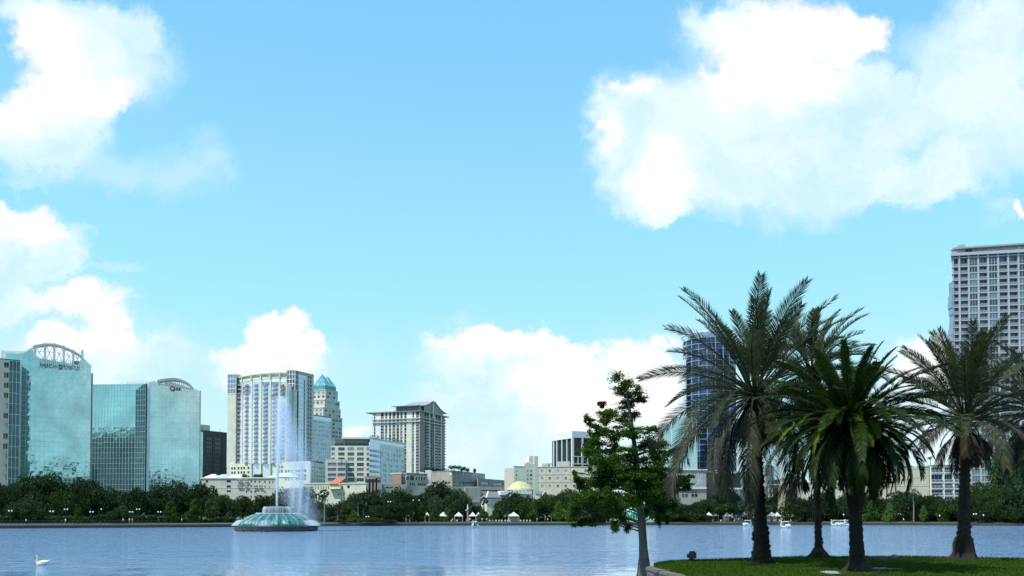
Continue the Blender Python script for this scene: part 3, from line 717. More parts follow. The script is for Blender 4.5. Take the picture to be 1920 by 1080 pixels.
    s = MB(); u2 = fb.U(570); fb.box(s, u2-.9, u2+.9, GZ, fb.Z(570,712), .005, .06); B.part(s, 'blue_glass_strip', M['gblue'])
    s = MB(); ua, ub = fb.U(575), fb.U(583.5); fb.box(s, ua-.9, ua, GZ, fb.Z(579,706), -1.5, .2); fb.box(s, ub, ub+.8, GZ, fb.Z(579,706), -1.5, .2); um = (ua+ub)/2; fb.box(s, um-.2, um+.2, GZ, fb.Z(579,706), -1.2, .1); B.part(s, 'balcony_piers', M['cream'])
    s = MB(); fb.box(s, ua, ub, GZ, fb.Z(579,706), -1.45, -1.35); B.part(s, 'balcony_recess', M['gdark'])
    for k in range(22):
        z = fb.Z(579, 713+7.6*k); B.balc(fb, um, ub-ua-.1, z, .35, 'rail', 'pale', False, .95, 'bay_balcony')
    s = MB(); u3 = fb.U(584.6)
    for u in (u3, (u3+fb.L)/2, fb.L-.1): fb.box(s, u-.22, u+.22, GZ, zt-.2, -.5, .15)
    for k in range(26): z = zt-1-k*3.6; fb.box(s, u3, fb.L, z-.15, z+.15, -.5, .1)
    B.part(s, 'edge_grid', M['white'])
    s = MB(); fb.box(s, fb.U(557), fb.L+.1, zt-2.2, zt, -1.2, .2); fb.box(s, .02, fb.U(557), zt-.3, zt, -1.2, .2); fa.box(s, 0, fa.L, zt-.3, zt+.01, -1, .2); B.part(s, 'parapet', M['steel'])
    # podium
    Hp = 41.4; f = Fac(roof(410,870.3,Hp), roof(582,864.5,Hp)); pd = MB()
    cc = [414,418.7,423.5,429.6,435,440,447,452.6,457.7,465.5,470,475.3,482.4,487.5,492.3,500.3,505.7,511,523,528.5]
    c2 = [536,541.5,547.5,556,561,567,572]; mk = lambda L: [(f.U(x)-.85, f.U(x)+.85) for x in L]
    r1 = [(f.Z(460,880), f.Z(460,875.3)), (f.Z(460,888), f.Z(460,883.5)), (f.Z(460,896), f.Z(460,891.6))]
    gridwall(pd, f, 0, f.U(532), GZ, Hp, mk(cc), r1, .6); gridwall(pd, f, f.U(532), f.L, GZ, Hp, mk(c2), [(r1[1][0], r1[1][1]), (r1[2][0]-.3, r1[2][1]-.3), (f.Z(460,902.6), f.Z(460,898.5))], .6)
    B.part(pd, 'podium_wall', M['cream']); q = MB(); q.prism(fp(Fac(f.P(.2,0,-.6), f.P(f.L-.2,0,-.6)), 30), GZ, Hp-.8); B.part(q, 'podium', M['deep'])
    for r in r1[::-1]:
        for c in mk(cc): B.win(f, c[0], c[1], r[0], r[1], d=-.35, gl=('gdark',), frame=None, name='podium_window')
        for c in mk(c2): B.win(f, c[0], c[1], r[0]-3.2, r[1]-3.2, d=-.35, gl=('gdark','gmid'), frame=None, name='podium_window')
    B.part(q2 := MB(), 'ledge', M['cream']) if False else None
    f = Fac(roof(582.2,865.5,41), roof(616,871.5,41)); cc = [(f.U(x)-.8, f.U(x)+.8) for x in (586,590,595,600,603,608,612)]
    rr = [(f.Z(600,y+2.2), f.Z(600,y-2.2)) for y in (901.5,893.5,886,878)]; pd = MB(); gridwall(pd, f, 0, f.L, GZ, 41, cc, rr, .6); B.part(pd, 'podium_wing_wall', M['cream'])
    q = MB(); q.prism(fp(Fac(f.P(.2,0,-.6), f.P(f.L-.2,0,-.6)), 20), GZ, 40.3); B.part(q, 'podium_wing', M['deep'])
    for r in rr[::-1]:
        for c in cc: B.win(f, c[0], c[1], r[0], r[1], d=-.35, gl=('gdark','gmid'), frame=None, name='wing_window')
    pl = MB(); R = random.Random(2)
    for k in range(60):
        u = f.U(588+R.random()*25); c = f.P(u, 41+R.uniform(0,1.6), -3-R.random()*2)
        for j in range(12):
            d = Vector((R.uniform(-1,1),R.uniform(-1,1),R.uniform(-1,1))); e = Vector((R.uniform(-1,1),R.uniform(-1,1),R.uniform(-1,1)))*.4; q = c+d*.8; pl.face([q-e, q+e.cross(d.normalized()), q+e])
    B.part(pl, 'roof_planting', M['plant'], kind='stuff')
    B.done()
b_hotel()
def winrect(B, f, rects, gl=('gdark',), frame=None, d=.03, style=(1,1), name='window'):
    for (cx, cy, w, h) in rects:
        u = f.U(cx, cy); z = f.Z(cx, cy); s = (f.U(cx+10, cy)-f.U(cx, cy))/10; zz = (f.Z(cx, cy-5)-f.Z(cx, cy+5))/10
        B.win(f, u-w*s/2, u+w*s/2, z-h*zz/2, z+h*zz/2, d=d, style=style, gl=gl, frame=frame, name=name)
def zr(*a, o=(370,860), k=7.385): return [(o[0]+x/k, o[1]+y/k, w/k, h/k) for x, y, w, h in a]
def openwall(B, f, u0, u1, z0, z1, rects, mat, name='wall', t=.5):
    """front wall with true openings cut around freely placed rectangles (grouped by row)"""
    mb = MB(); R = []
    for (cx, cy, w, h) in rects:
        u = f.U(cx, cy); z = f.Z(cx, cy); s = (f.U(cx+10, cy)-f.U(cx, cy))/10; zz = (f.Z(cx, cy-5)-f.Z(cx, cy+5))/10
        R.append((u-w*s/2, u+w*s/2, z-h*zz/2, z+h*zz/2))
    zs = sorted({z0, z1} | {round(r[2], 3) for r in R if z0 < r[2] < z1} | {round(r[3], 3) for r in R if z0 < r[3] < z1})
    for a, b in zip(zs[:-1], zs[1:]):
        if b-a < .01: continue
        m = (a+b)/2; op = sorted((r[0], r[1]) for r in R if r[2] < m < r[3]); e = u0
        for c, d in op:
            if c > e+.01: f.box(mb, e, c, a, b, -t, 0)
            e = max(e, d)
        if u1 > e+.01: f.box(mb, e, u1, a, b, -t, 0)
    B.part(mb, name, M[mat])
    return R
def b_lowrise():
    H = 22.2; f = Fac(roof(374,894.5,H), roof(520,894,H)); B = Bld('apartment_building', 'long pale low apartment building with small balconies and mint hipped roofs left of the fountain', f.P(0,0))
    W = zr((45,320,26,36),(135,318,36,38),(435,315,58,36),(435,388,58,36),(435,452,58,30),(747,315,20,38),(747,390,20,38),(747,460,20,38),(747,530,20,36),(800,320,24,30),(862,320,24,26),(937,325,20,40),(937,395,20,36),(937,465,18,34),(998,330,20,38),(998,400,20,34),(1046,330,18,34),(682,460,20,38),(800,460,22,36),(800,530,22,34))
    Bk = zr((595,303,74,34),(685,303,48,30),(595,377,74,34),(685,377,48,30),(812,384,50,32),(880,384,46,32))
    openwall(B, f, 0, f.L, GZ, H-.8, W+Bk, 'pale', 'wall', .5)
    co = MB(); co.prism(fp(Fac(f.P(.2,0,-1.3), f.P(f.L-.2,0,-1.3)), 16), GZ, H-1.2); B.part(co, 'core', M['deep'])
    cn = MB(); f.box(cn, -.2, f.L+.2, H-.8, H-.2, -1.4, .35); f.box(cn, 0, f.L, H-5.5, H-5.3, 0, .1); B.part(cn, 'cornice', M['white'])
    winrect(B, f, W, ('gdark',), 'white', -.3, (2,1)); winrect(B, f, Bk, ('gdark',), None, -1.0, (1,1), 'balcony_door')
    for (cx, cy, w, h) in Bk:
        u = f.U(cx, cy); z = f.Z(cx, cy+h/2); B.balc(f, u, w*.26, z+.1, .7, 'rail', 'white', False, .9)
    for (x0, x1, ya, m) in ((382,404,888.2,'white'), (400,426,888.5,'mint'), (424,452,889.5,'white'), (497,560,886.5,'mint')):
        r = MB(); u0, u1 = f.U(x0), f.U(x1); um = (u0+u1)/2; zt = f.Z((x0+x1)/2, ya); b = H-.2
        P = [f.P(u0,b,.3), f.P(u1,b,.3), f.P(u1,b,-9), f.P(u0,b,-9)]; T1 = f.P(um-(u1-u0)*.15, zt, -4.5); T2 = f.P(um+(u1-u0)*.15, zt, -4.5)
        for q in ((P[0],P[1],T2,T1),(P[1],P[2],T2),(P[2],P[3],T1,T2),(P[3],P[0],T1)): r.face(q)
        B.part(r, 'roof', M[m])
    R = random.Random(6)
    for x in (452, 455.5, 474, 478, 482, 485): 
        c = MB(); q = f.P(f.U(x), H-.2, -3); c.blob(q+Vector((0,0,.7)), (.9,.9,1.0), 8, 6, 0, .5, x); B.part(c, 'roof_shrub', M['plant'])
    B.done()
b_lowrise()
def b_pyramid():
    H = 113; C0 = roof(610,731.5,H); sc = C0.y/1495
    B = Bld('pyramid_top_tower', 'stepped stone office tower crowned by two teal glass pyramids', C0)
    tiers = [(584,610,633,731,733.8,752), (581,608.5,636.6,745,750,768), (579,606,638.6,758,764.6,783), (576,603,641.8,778,780.5,1000)]
    dirA = Vector((-1, .32, 0)).normalized(); dirB = Vector((.62, 1, 0)).normalized()
    z_prev = None; ztops = []
    for i, (xl, xc, xr, yl, yc, yb) in enumerate(tiers):
        Yc = C0.y-i*1.5; C = at(xc, 800, Yc); z1 = at(xc, tiers[i][4] if i else 731.5, Yc).z
        def hit(x, dr):
            d = ray(x, 800); # intersect column x with line C+t*dr in plan
            t = (C.y*d.x/d.y - C.x)/(dr.x - dr.y*d.x/d.y); return C+dr*t
        A = hit(xl, dirA); Bp = hit(xr, dirB); fa = Fac(A, C); fb = Fac(C, Bp); z0 = at(xc, tiers[i+1][4], Yc).z if i < 3 else GZ
        co = MB(); co.prism(fp2(A, C, Bp, .6), z0-(.5 if i<3 else 0), z1-.7); B.part(co, 'core', M['gmid'])
        ca = [(fa.U(x, 800)-1.0, fa.U(x, 800)+1.0) for x in ((589.5,597.2,606) if i == 0 else (588,595.5,603) if i == 1 else (586,594,601.5) if i == 2 else (584,591,598))]
        cb = [(fb.U(x, 800)-1.1*1.2, fb.U(x, 800)+1.1*1.2) for x in ((614.2,618.6,626,630.8) if i < 1 else (613.5,618.6,625.5,630.8,634.5) if i == 1 else (611,618.6,625,630.5,635.5) if i == 2 else (607,613,619,625.5,631,637.5))]
        n = max(1, int((z1-z0)/3.55)); rows = [(z1-1.0-3.55*k-2.1, z1-1.0-3.55*k) for k in range(min(n, 12)) if z1-1.0-3.55*k-2.1 > z0]
        for g, cs, nm in ((fa, ca, 'a'), (fb, cb, 'b')):
            w = MB(); gridwall(w, g, 0, g.L, z0, z1, cs, rows[::-1], .55); B.part(w, 'wall', M['pale'] if g is fa else M['pale'])
            for r in rows:
                for c in cs: B.win(g, c[0], c[1], r[0], r[1], gl=('gmid','gdark') if g is fa else ('gdark','gmid'), frame='pale', style=(2,1))
        cp = MB(); cp.prism(fp2(A, C, Bp, -.25), z1, z1+.7); B.part(cp, 'cornice', M['beige'] if i == 3 else M['pale'])
        if i == 0: T0 = (A, C, Bp, z1)
    A, C, Bp, z1 = T0; A2, C2, B2 = A.copy(), C.copy(), Bp.copy()
    poly = fp2(A, C, Bp, 1.2); zb = at(610, 722, C0.y).z; cr = MB(); cr.prism(poly, z1+.7, zb); B.part(cr, 'crown_band', M['tealcop'])
    rb = MB()
    P = [Vector((p[0], p[1], 0)) for p in poly]   # C, B, D, A
    for e0, e1 in ((P[3], P[0]), (P[0], P[1])):
        for k in range(7):
            q = e0+(e1-e0)*k/6; rb.tube([q+Vector((0,0,z1+.7)), q+Vector((0,0,zb+.2))], .35, 5)
    B.part(rb, 'crown_ribs', M['tealcop'])
    def pyr(q, apex_px, apex_py, m):
        cen = sum(q, Vector())/4; cc = at(apex_px, apex_py, cen.y); ap = Vector((cen.x, cen.y, cc.z)); mb = MB(); ed = MB()
        for k in range(4):
            a = q[k]; b = q[(k+1)%4]; mb.face([Vector((a.x,a.y,zb)), Vector((b.x,b.y,zb)), ap]); ed.tube([Vector((a.x,a.y,zb)), ap], .3, 5)
            for t in (.35, .7): ed.tube([Vector((a.x,a.y,zb)).lerp(ap, t), Vector((b.x,b.y,zb)).lerp(ap, t)], .2, 5)
            m1 = Vector(((a.x+b.x)/2,(a.y+b.y)/2,zb)); ed.tube([m1, m1.lerp(ap,.9)], .15, 5)
        B.part(mb, 'pyramid_roof', M['tealglass']); B.part(ed, 'pyramid_ribs', M['tealcop'])
    D = P[2]; C_, B_, A_ = P[0], P[1], P[3]
    pyr([C_, C_.lerp(B_, .52), A_.lerp(D, .52), A_], 602, 702, 0); pyr([C_.lerp(B_, .5), B_, D, A_.lerp(D, .5)], 615, 706, 0)
    B.done()
b_pyramid()
def b_pale_glass():
    H = 85; f = Fac(roof(586,776.5,H), roof(620.8,781.5,H)); B = Bld('pale_glass_building', 'pale blue grey glass building tucked between hotel and pyramid topped tower', f.P(f.L,0))
    cols = pcols(f, 588, 618, 9, 1.0); rows = prows(f, 602, 792, 858, 9, 1.7)
    w = MB(); gridwall(w, f, 0, f.L, GZ, f.Z(600,788), cols, rows, .4); B.part(w, 'wall', M['white'])
    co = MB(); co.prism(fp(Fac(f.P(.1,0,-.4), f.P(f.L,0,-.4)), 24), GZ, H-1); B.part(co, 'core', M['gmid'])
    g = MB(); f.box(g, 0, f.L, f.Z(600,788)+.01, H-1.0, -.3, -.05); B.part(g, 'glass_top', M['gpale'])
    c = MB(); f.box(c, -.1, f.L+.1, H-1.0, H-.2, -2, .3); B.part(c, 'parapet', M['brown'])
    for r in rows[::-1]:
        for q in cols: B.win(f, q[0], q[1], r[0], r[1], gl=('gpale','gpale','gmid'), frame=None)
    B.done()
b_pale_glass()
def b_mid_office():
    H = 54.3; A = roof(620.5,819.3,H); C = roof(693,819.5,H); D = roof(757.8,830.5,H); fa = Fac(A, C); fb = Fac(C, D)
    B = Bld('office_building', 'cream gridded office building with glass top floor and rooftop planting', C)
    ya = [842,851.4,861,871,880.5,890,899.5]; cs = [(621.2,627.6),(634,646),(651.5,664),(669.3,682)]
    cols = [(fa.U(a), fa.U(b)) for a, b in cs]+[(fa.U(687.2), fa.U(692.3))]; rows = [(fa.Z(650,y+3.1), fa.Z(650,y-3.1)) for y in ya]
    zc = fa.Z(650,835.8); w = MB(); gridwall(w, fa, 0, fa.L, GZ, zc, cols, rows[::-1], .6); B.part(w, 'front_wall', M['cream'])
    co = MB(); co.prism(fp2(A, C, D, .7), GZ, zc-.5); B.part(co, 'core', M['deep'])
    for r in rows:
        for c in cols: B.win(fa, c[0], c[1], r[0], r[1], gl=('gmid','gmid','gdark','gblue'), frame='steel', style=(3,2) if c[1]-c[0] > 3 else (1,2), fr=.12)
    # glazed top storey, set back, with roof slab
    g = MB(); g.prism(fp2(A, C, D, 2.2), zc-.4, H-1.2); B.part(g, 'top_storey_glass', M['gblue'])
    g = MB(); g.prism(fp2(fa.P(fa.U(640),0), C, D, -.1), H-1.2, H); B.part(g, 'roof_slab', M['cream'])
    g = MB(); 
    for k in range(16): u = fa.L*k/15; fa.box(g, u-.12, u+.12, zc, H-1.2, -2.3, -2.1)
    B.part(g, 'top_storey_mullions', M['pale'])
    # right face
    zt = fb.Z(725,834); g = MB(); fb.box(g, fb.U(694), fb.L, zt, H-1.2, -.5, -.05); B.part(g, 'right_glass_band', M['gpale'])
    c1 = pcols(fb, 716.5, 755, 8, 2.0); r1 = [(fb.Z(735,y+2.6), fb.Z(735,y-2.6)) for y in (844,853.5,863)]; c2 = pcols(fb, 721, 754, 4, 4.4); r2 = [(fb.Z(735,y+2.8), fb.Z(735,y-2.8)) for y in (874.5,884,893.5,903)]
    zm = (r1[-1][0]+r2[0][1])/2; w = MB(); gridwall(w, fb, fb.U(713.5), fb.L, zm, zt, c1, r1[::-1], .5); gridwall(w, fb, fb.U(713.5), fb.L, GZ, zm, c2, r2[::-1], .5); B.part(w, 'right_wall', M['white'])
    for r in r1:
        for c in c1: B.win(fb, c[0], c[1], r[0], r[1], gl=('gpale','gmid'), frame='white', style=(2,1))
    for r in r2:
        for c in c2: B.win(fb, c[0], c[1], r[0], r[1], gl=('gmid',), frame='white', style=(3,1))
    g = MB(); fb.box(g, .3, fb.U(713.4), GZ, zt, -.7, -.2); B.part(g, 'glazed_bay', M['gpale'])
    um = (fb.U(694)+fb.U(713))/2; ww = fb.U(713)-fb.U(694)
    for y in (846,855,865,875,885,895): B.balc(fb, um, ww, fb.Z(700,y), 1.2, 'gmid', 'gmid', False, 1.0)
    R = random.Random(9)
    for x in (629,634,640,648,657,664,672,681,690,700,709,718,727,735,743,751):
        ff = fa if x < 693 else fb; c = MB(); q = ff.P(ff.U(x), (zc if x < 640 else (H if x > 693 else zc))+1.0, -1.2 if x < 693 else -.6)
        for j in range(90):
            d = Vector((R.gauss(0,.8),R.gauss(0,.5),R.gauss(0,.5))); e = Vector((R.uniform(-1,1),R.uniform(-1,1),R.uniform(-1,1)))*.28; h = Vector((R.uniform(-1,1),R.uniform(-1,1),R.uniform(-1,1)))*.28; c.face([q+d-e, q+d+h, q+d+e])
        B.part(c, 'roof_shrub', M['plant'])
    g = MB(); fa.box(g, fa.U(688), fa.L+4, H+.01, H+1.3, -14, -6); B.part(g, 'roof_plant_room', M['pale'])
    f = Fac(fa.P(-9,0,4), fa.P(fa.U(650),0,4)); z1 = f.Z(630,861.5); cs = [(f.U(x)-1.3, f.U(x)+1.3) for x in (618.5,626.5,637,643.5)]; rs = [(f.Z(630,y+3), f.Z(630,y-3)) for y in (870.5,880.5,890.5,899)]
    w = MB(); gridwall(w, f, f.U(610), f.L, GZ, z1, cs, rs[::-1], .5); B.part(w, 'wing_wall', M['pale'])
    g = MB(); f.box(g, f.U(610.3), f.L-.1, GZ, z1-.4, -3.6, -.5); B.part(g, 'wing_core', M['deep'])
    for r in rs:
        for c in cs: B.win(f, c[0], c[1], r[0], r[1], gl=('gmid',), frame='steel', style=(2,1), name='wing_window')
    B.done()
b_mid_office()
def b_residential():
    H = 108.6; A = roof(699.5,772.6,H); C = roof(787,768.8,H); D = roof(834,779.6,H); fa = Fac(A, C); fb = Fac(C, D)
    B = Bld('residential_tower', 'grey and white striped residential tower with overhanging slab and curved gabled roof', C)
    zs = [fa.Z(740, 780+5.62*k) for k in range(22)]; ht = (zs[0]-zs[-1])/21
    co = MB(); co.prism(fp2(A, C, D, 1.3), GZ, H-1.2); B.part(co, 'core', M['deep'])
    dark = [(700.8,703.6),(713.6,719.5),(721.8,725.8),(729,733.2),(735.6,741.2),(743.2,748.2),(750.4,754.6),(757.8,762),(772.8,776.2),(779.8,786.2)]
    cols = [(fa.U(a,850), fa.U(b,850)) for a, b in dark]; w = MB(); e = 0
    for a, b in cols: fa.box(w, e, a, GZ, H-1.2, -1.3, 0); e = b
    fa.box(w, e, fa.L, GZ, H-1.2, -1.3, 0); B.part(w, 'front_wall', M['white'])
    pn = MB(); z0, z1 = fa.Z(767,883), fa.Z(767,796); fa.box(pn, fa.U(763,850), fa.U(772,850), z0-20, z1, .003, .35); 
    B.part(pn, 'blank_panel', M['cream'])
    sl = MB()
    for z in zs: fa.box(sl, .2, fa.L-.2, z-.28, z, -1.25, -.12)
    for y in (785.5, 791.5): z = fa.Z(740, y); fa.box(sl, -1.2, fa.L+1.0, z-.5, z+.2, -1.2, 1.2); z = fb.Z(800, y-.3); fb.box(sl, -1.0, fb.L+1.0, z-.5, z+.2, -1.2, 1.2)
    B.part(sl, 'floor_slabs', M['pale'])
    for k, z in enumerate(zs):
        for j, (a, b) in enumerate(cols):
            B.win(fa, a+.02, b-.02, z-ht+.02, z-.3, d=-.9, gl=('gdark','gdark','gmid','gcurt') , frame='grey' , style=(2,1), fr=.14)
            if j in (0,1,4,9) and k > 0: B.balc(fa, (a+b)/2, b-a-.1, z-ht+.05, -.3 if j == 4 else .25, 'rail', 'pale', False, 1.0)
    dark = [(796,799.6),(800.6,803.6),(806.6,810.2),(811.6,813.6),(816,819.6),(821.6,825.8)]; w = MB(); cb = [(fb.U(a,850), fb.U(b,850)) for a, b in dark]; e = 0
    for a, b in cb: fb.box(w, e, a, GZ, H-1.2, -1.3, 0); e = b
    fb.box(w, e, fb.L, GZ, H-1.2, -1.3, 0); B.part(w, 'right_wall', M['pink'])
    wp = MB()
    for x in (805.2, 814.6, 827.2): u = fb.U(x,850); fb.box(wp, u-.55, u+.55, GZ, H-1.2, .003, .5)
    B.part(wp, 'white_pier', M['white'])
    zz = [fb.Z(810, 783+5.5*k) for k in range(20)]; h2 = (zz[0]-zz[-1])/19
    sl = MB()
    for z in zz:
        for a, b in cb: fb.box(sl, a, b, z-.3, z, -1.25, -.12)
        fb.box(sl, fb.L+.01, fb.L+2.6, z-.3, z, -3.5, -.3); fb.box(sl, fb.L+2.5, fb.L+2.6, z, z+1.0, -3.5, -.3)
    for z in zs[:8]: fa.box(sl, -2.2, -.01, z-.3, z, -3.5, -.3)
    B.part(sl, 'floor_slabs', M['pale'])
    for k, z in enumerate(zz):
        for j, (a, b) in enumerate(cb):
            B.win(fb, a+.02, b-.02, z-h2+.02, z-.3, d=-.9, gl=('gdark','gdark','gcurt'), frame='grey', style=(1,1))
            if j in (1,4,5): B.balc(fb, (a+b)/2, b-a-.1, z-h2+.05, .5, 'gcurt', 'white', False, 1.0)
    # overhanging slab
    us, ub = 6.0, 6.5; A2 = fa.P(-us,0,0); D2 = fb.P(fb.L+us,0,0); s = MB(); s.prism(fp2(A2, C, D2, -1.4), H-1.2, H-.3); B.part(s, 'roof_slab', M['steel'])
    # upper storey and bell-curved roof; ridge runs parallel to the front face
    u0 = fa.U(738); ua = fa.P(u0,0,-1.5); up = MB(); up.prism(fp2(fa.P(u0,0,0), C, fb.P(fb.L,0,0), 1.6), H-.3, H+4.2); B.part(up, 'upper_storey', M['gblue'])
    e = MB(); 
    for k in range(24): u = u0+1+(fa.L-u0-2)*k/23; fa.box(e, u-.1, u+.1, H-.3, H+4.2, -1.6, -1.45)
    B.part(e, 'upper_storey_mullions', M['grey'])
    sec = [(-3.5,H+4.6),(2,H+4.8),(8,H+5.8),(fb.L*.33,H+8.5),(fb.L*.42,H+11.0),(fb.L*.5,H+12.2),(fb.L*.58,H+11.6),(fb.L*.68,H+8.8),(fb.L*.80,H+5.6),(fb.L*.92,H+3.6),(fb.L+2.5,H+2.6)]
    ridge = -fa.u*1.0; Lr = fa.L-u0
    r = MB(); th = .5
    for (a, za), (b, zb) in zip(sec[:-1], sec[1:]):
        p0 = fb.P(a, za, 1.2); p1 = fb.P(b, zb, 1.2); q0 = p0+ridge*(Lr+2-abs(za-H-4.6)*1.2); q1 = p1+ridge*(Lr+2-abs(zb-H-4.6)*1.2)
        k = len(r.v); r.v += [tuple(v) for v in (p0,p1,q1,q0)]+[tuple(v-Vector((0,0,th))) for v in (p0,p1,q1,q0)]
        for q in ((0,1,2,3),(7,6,5,4),(0,4,5,1),(1,5,6,2),(2,6,7,3),(3,7,4,0)): r.f.append(tuple(k+i for i in q)); r.m.append(0)
    B.part(r, 'curved_roof', M['steelroof'])
    g = MB(); pts = [fb.P(a, z-.5, .2) for a, z in sec[2:-1]]; g.face([fb.P(sec[2][0],H-.2,.2)]+pts+[fb.P(sec[-2][0],H-.2,.2)]); B.part(g, 'gable_wall', M['grey'])
    g = MB(); um = fb.L*.5; fb.box(g, um-2.6, um+2.6, H, H+10, .21, .4, 0); B.part(g, 'gable_window', M['gdark'])
    g = MB(); fb.box(g, um-.9, um+.9, H-6, H+10.5, .41, .9, 0); B.part(g, 'gable_fin', M['white'])
    t = MB(); q = fb.P(fb.L*.5,0,-1); t.obox(Vector((q.x,q.y,H+9)), ridge*(fa.L-fa.U(769)), -fb.n*3+fb.u*6, Vector((0,0,at(790,746,q.y).z-H-9))); B.part(t, 'roof_box', M['whitemetal'])
    R = random.Random(4); f = Fac(fb.P(2,0,4), fb.P(fb.L,0,4)); c = MB()
    for j in range(1200):
        q = f.P(R.uniform(0,f.L), f.Z(810,881)+R.gauss(0,1.2), R.uniform(-1,1)); e = Vector((R.uniform(-1,1),R.uniform(-1,1),R.uniform(-1,1)))*.6; h = Vector((R.uniform(-1,1),R.uniform(-1,1),R.uniform(-1,1)))*.6; c.face([q-e,q+h,q+e])
    B.part(c, 'terrace_planting', M['plant'], kind='stuff')
    B.done()
M['steelroof'] = wall('standing_seam_roof', (.30,.30,.33), .5, .08)
b_residential()
def simple_block(B, f, H, depth, cols, rows, mat, gl=('gdark',), style=(1,1), frame=None, par=.7, core='deep', ng=0):
    w = MB(); gridwall(w, f, 0, f.L, GZ, H-par, cols, sorted(rows), .5); B.part(w, 'wall', M[mat])
    q = MB(); q.prism(fp(Fac(f.P(.1,0,-.5), f.P(f.L-.1,0,-.5)), depth), GZ, H-par-.2); B.part(q, 'core', M[core])
    e = MB(); f.box(e, -.1, f.L+.1, H-par, H, -1.0, .15); B.part(e, 'parapet', M[mat])
    for r in sorted(rows)[::-1]:
        for c in cols: B.win(f, c[0], c[1], r[0], r[1], gl=gl, style=style, frame=frame)
def wedge(B, f, x0, x1, ye, yr, mat, name='roof', d0=1.0, d1=-9, hip=0, th=.3):
    """pitched roof with its ridge parallel to the facade"""
    u0, u1 = f.U(x0), f.U(x1); ze = f.Z((x0+x1)/2, ye); zr_ = f.Z((x0+x1)/2, yr); m = MB(); dm = (d0+d1)/2
    A = [f.P(u0,ze,d0), f.P(u1,ze,d0), f.P(u1-hip,zr_,dm), f.P(u0+hip,zr_,dm), f.P(u1,ze,d1), f.P(u0,ze,d1)]
    for q in ((0,1,2,3),(2,4,5,3),(0,3,5),(1,4,2),(0,5,4,1)): m.face([A[i] for i in q])
    B.part(m, name, M[mat])
def b_orange():
    H = 17.4; f = Fac(roof(570,906,H), roof(686,905,H)); B = Bld('church_hall', 'cream hall with bright orange tiled gable and round window behind the lakeside trees', f.P(0,0))
    R = [(601.8,914.5,1.7,5.2),(606,914.5,1.7,5.2),(611.6,914.5,1.7,5.2),(615.8,914.5,1.7,5.2),(619.6,914.5,1.4,5.2),(641.6,914,2.6,5),(635,926.3,1.8,5.2),(639.2,926.3,1.8,5.2),(643.5,926.3,1.6,5.2),(605,938.5,1.7,5),(609.5,938.5,1.7,5),(614,938.5,1.7,5),(592,914.5,1.7,5.2),(596.5,914.5,1.7,5.2),(592,927,1.7,5),(597,927,1.7,5),(587,914.5,1.7,5),(583,914.5,1.7,5)]
    openwall(B, f, 0, f.L, GZ, H-.4, R, 'cream'); q = MB(); q.prism(fp(Fac(f.P(.1,0,-.5), f.P(f.L-.1,0,-.5)), 18), GZ, H-.7); B.part(q, 'core', M['deep'])
    e = MB(); f.box(e, -.2, f.L+.2, H-.4, H, -1, .25); B.part(e, 'parapet', M['white'])
    winrect(B, f, R, ('gdark',), None, -.35, (1,1), 'slit_window')
    b = MB(); f.box(b, f.U(620.5), f.U(640.5), f.Z(630,917), f.Z(630,907)+.1, .02, 1.6); B.part(b, 'gabled_bay', M['cream'])
    b = MB(); f.box(b, f.U(620), f.U(641), f.Z(630,909.6), f.Z(630,909), 1.6, 1.75); f.box(b, f.U(620), f.U(641), f.Z(630,917.3), f.Z(630,916.6), .02, 1.75); B.part(b, 'bay_moulding', M['beige'])
    u0, u1 = f.U(620.2), f.U(641.5); z0 = f.Z(630,907.6); z1 = f.Z(630,895.8); m = MB(); sh = 1.1
    A = [f.P(u0,z0,2.1), f.P(u1-1.0,z0,2.1), f.P(u1+.2,z1,-3), f.P(u0+sh,z1,-3), f.P(u1,z0,-8), f.P(u0,z0,-8)]
    for qd in ((0,1,2,3),(2,4,5,3),(0,3,5),(1,4,2),(0,5,4,1)): m.face([A[i] for i in qd])
    B.part(m, 'orange_roof', M['orange'])
    c = f.P(*f.uz(653.4,912.6), .04); m = MB(); m.face([c+f.u*(.62*cos(2*pi*k/20))+Vector((0,0,.62*sin(2*pi*k/20))) for k in range(20)]); m.tube([c-f.n*.3, c-f.n*.01], .62, 20); B.part(m, 'round_window', M['gdark'])
    B.done()
b_orange()
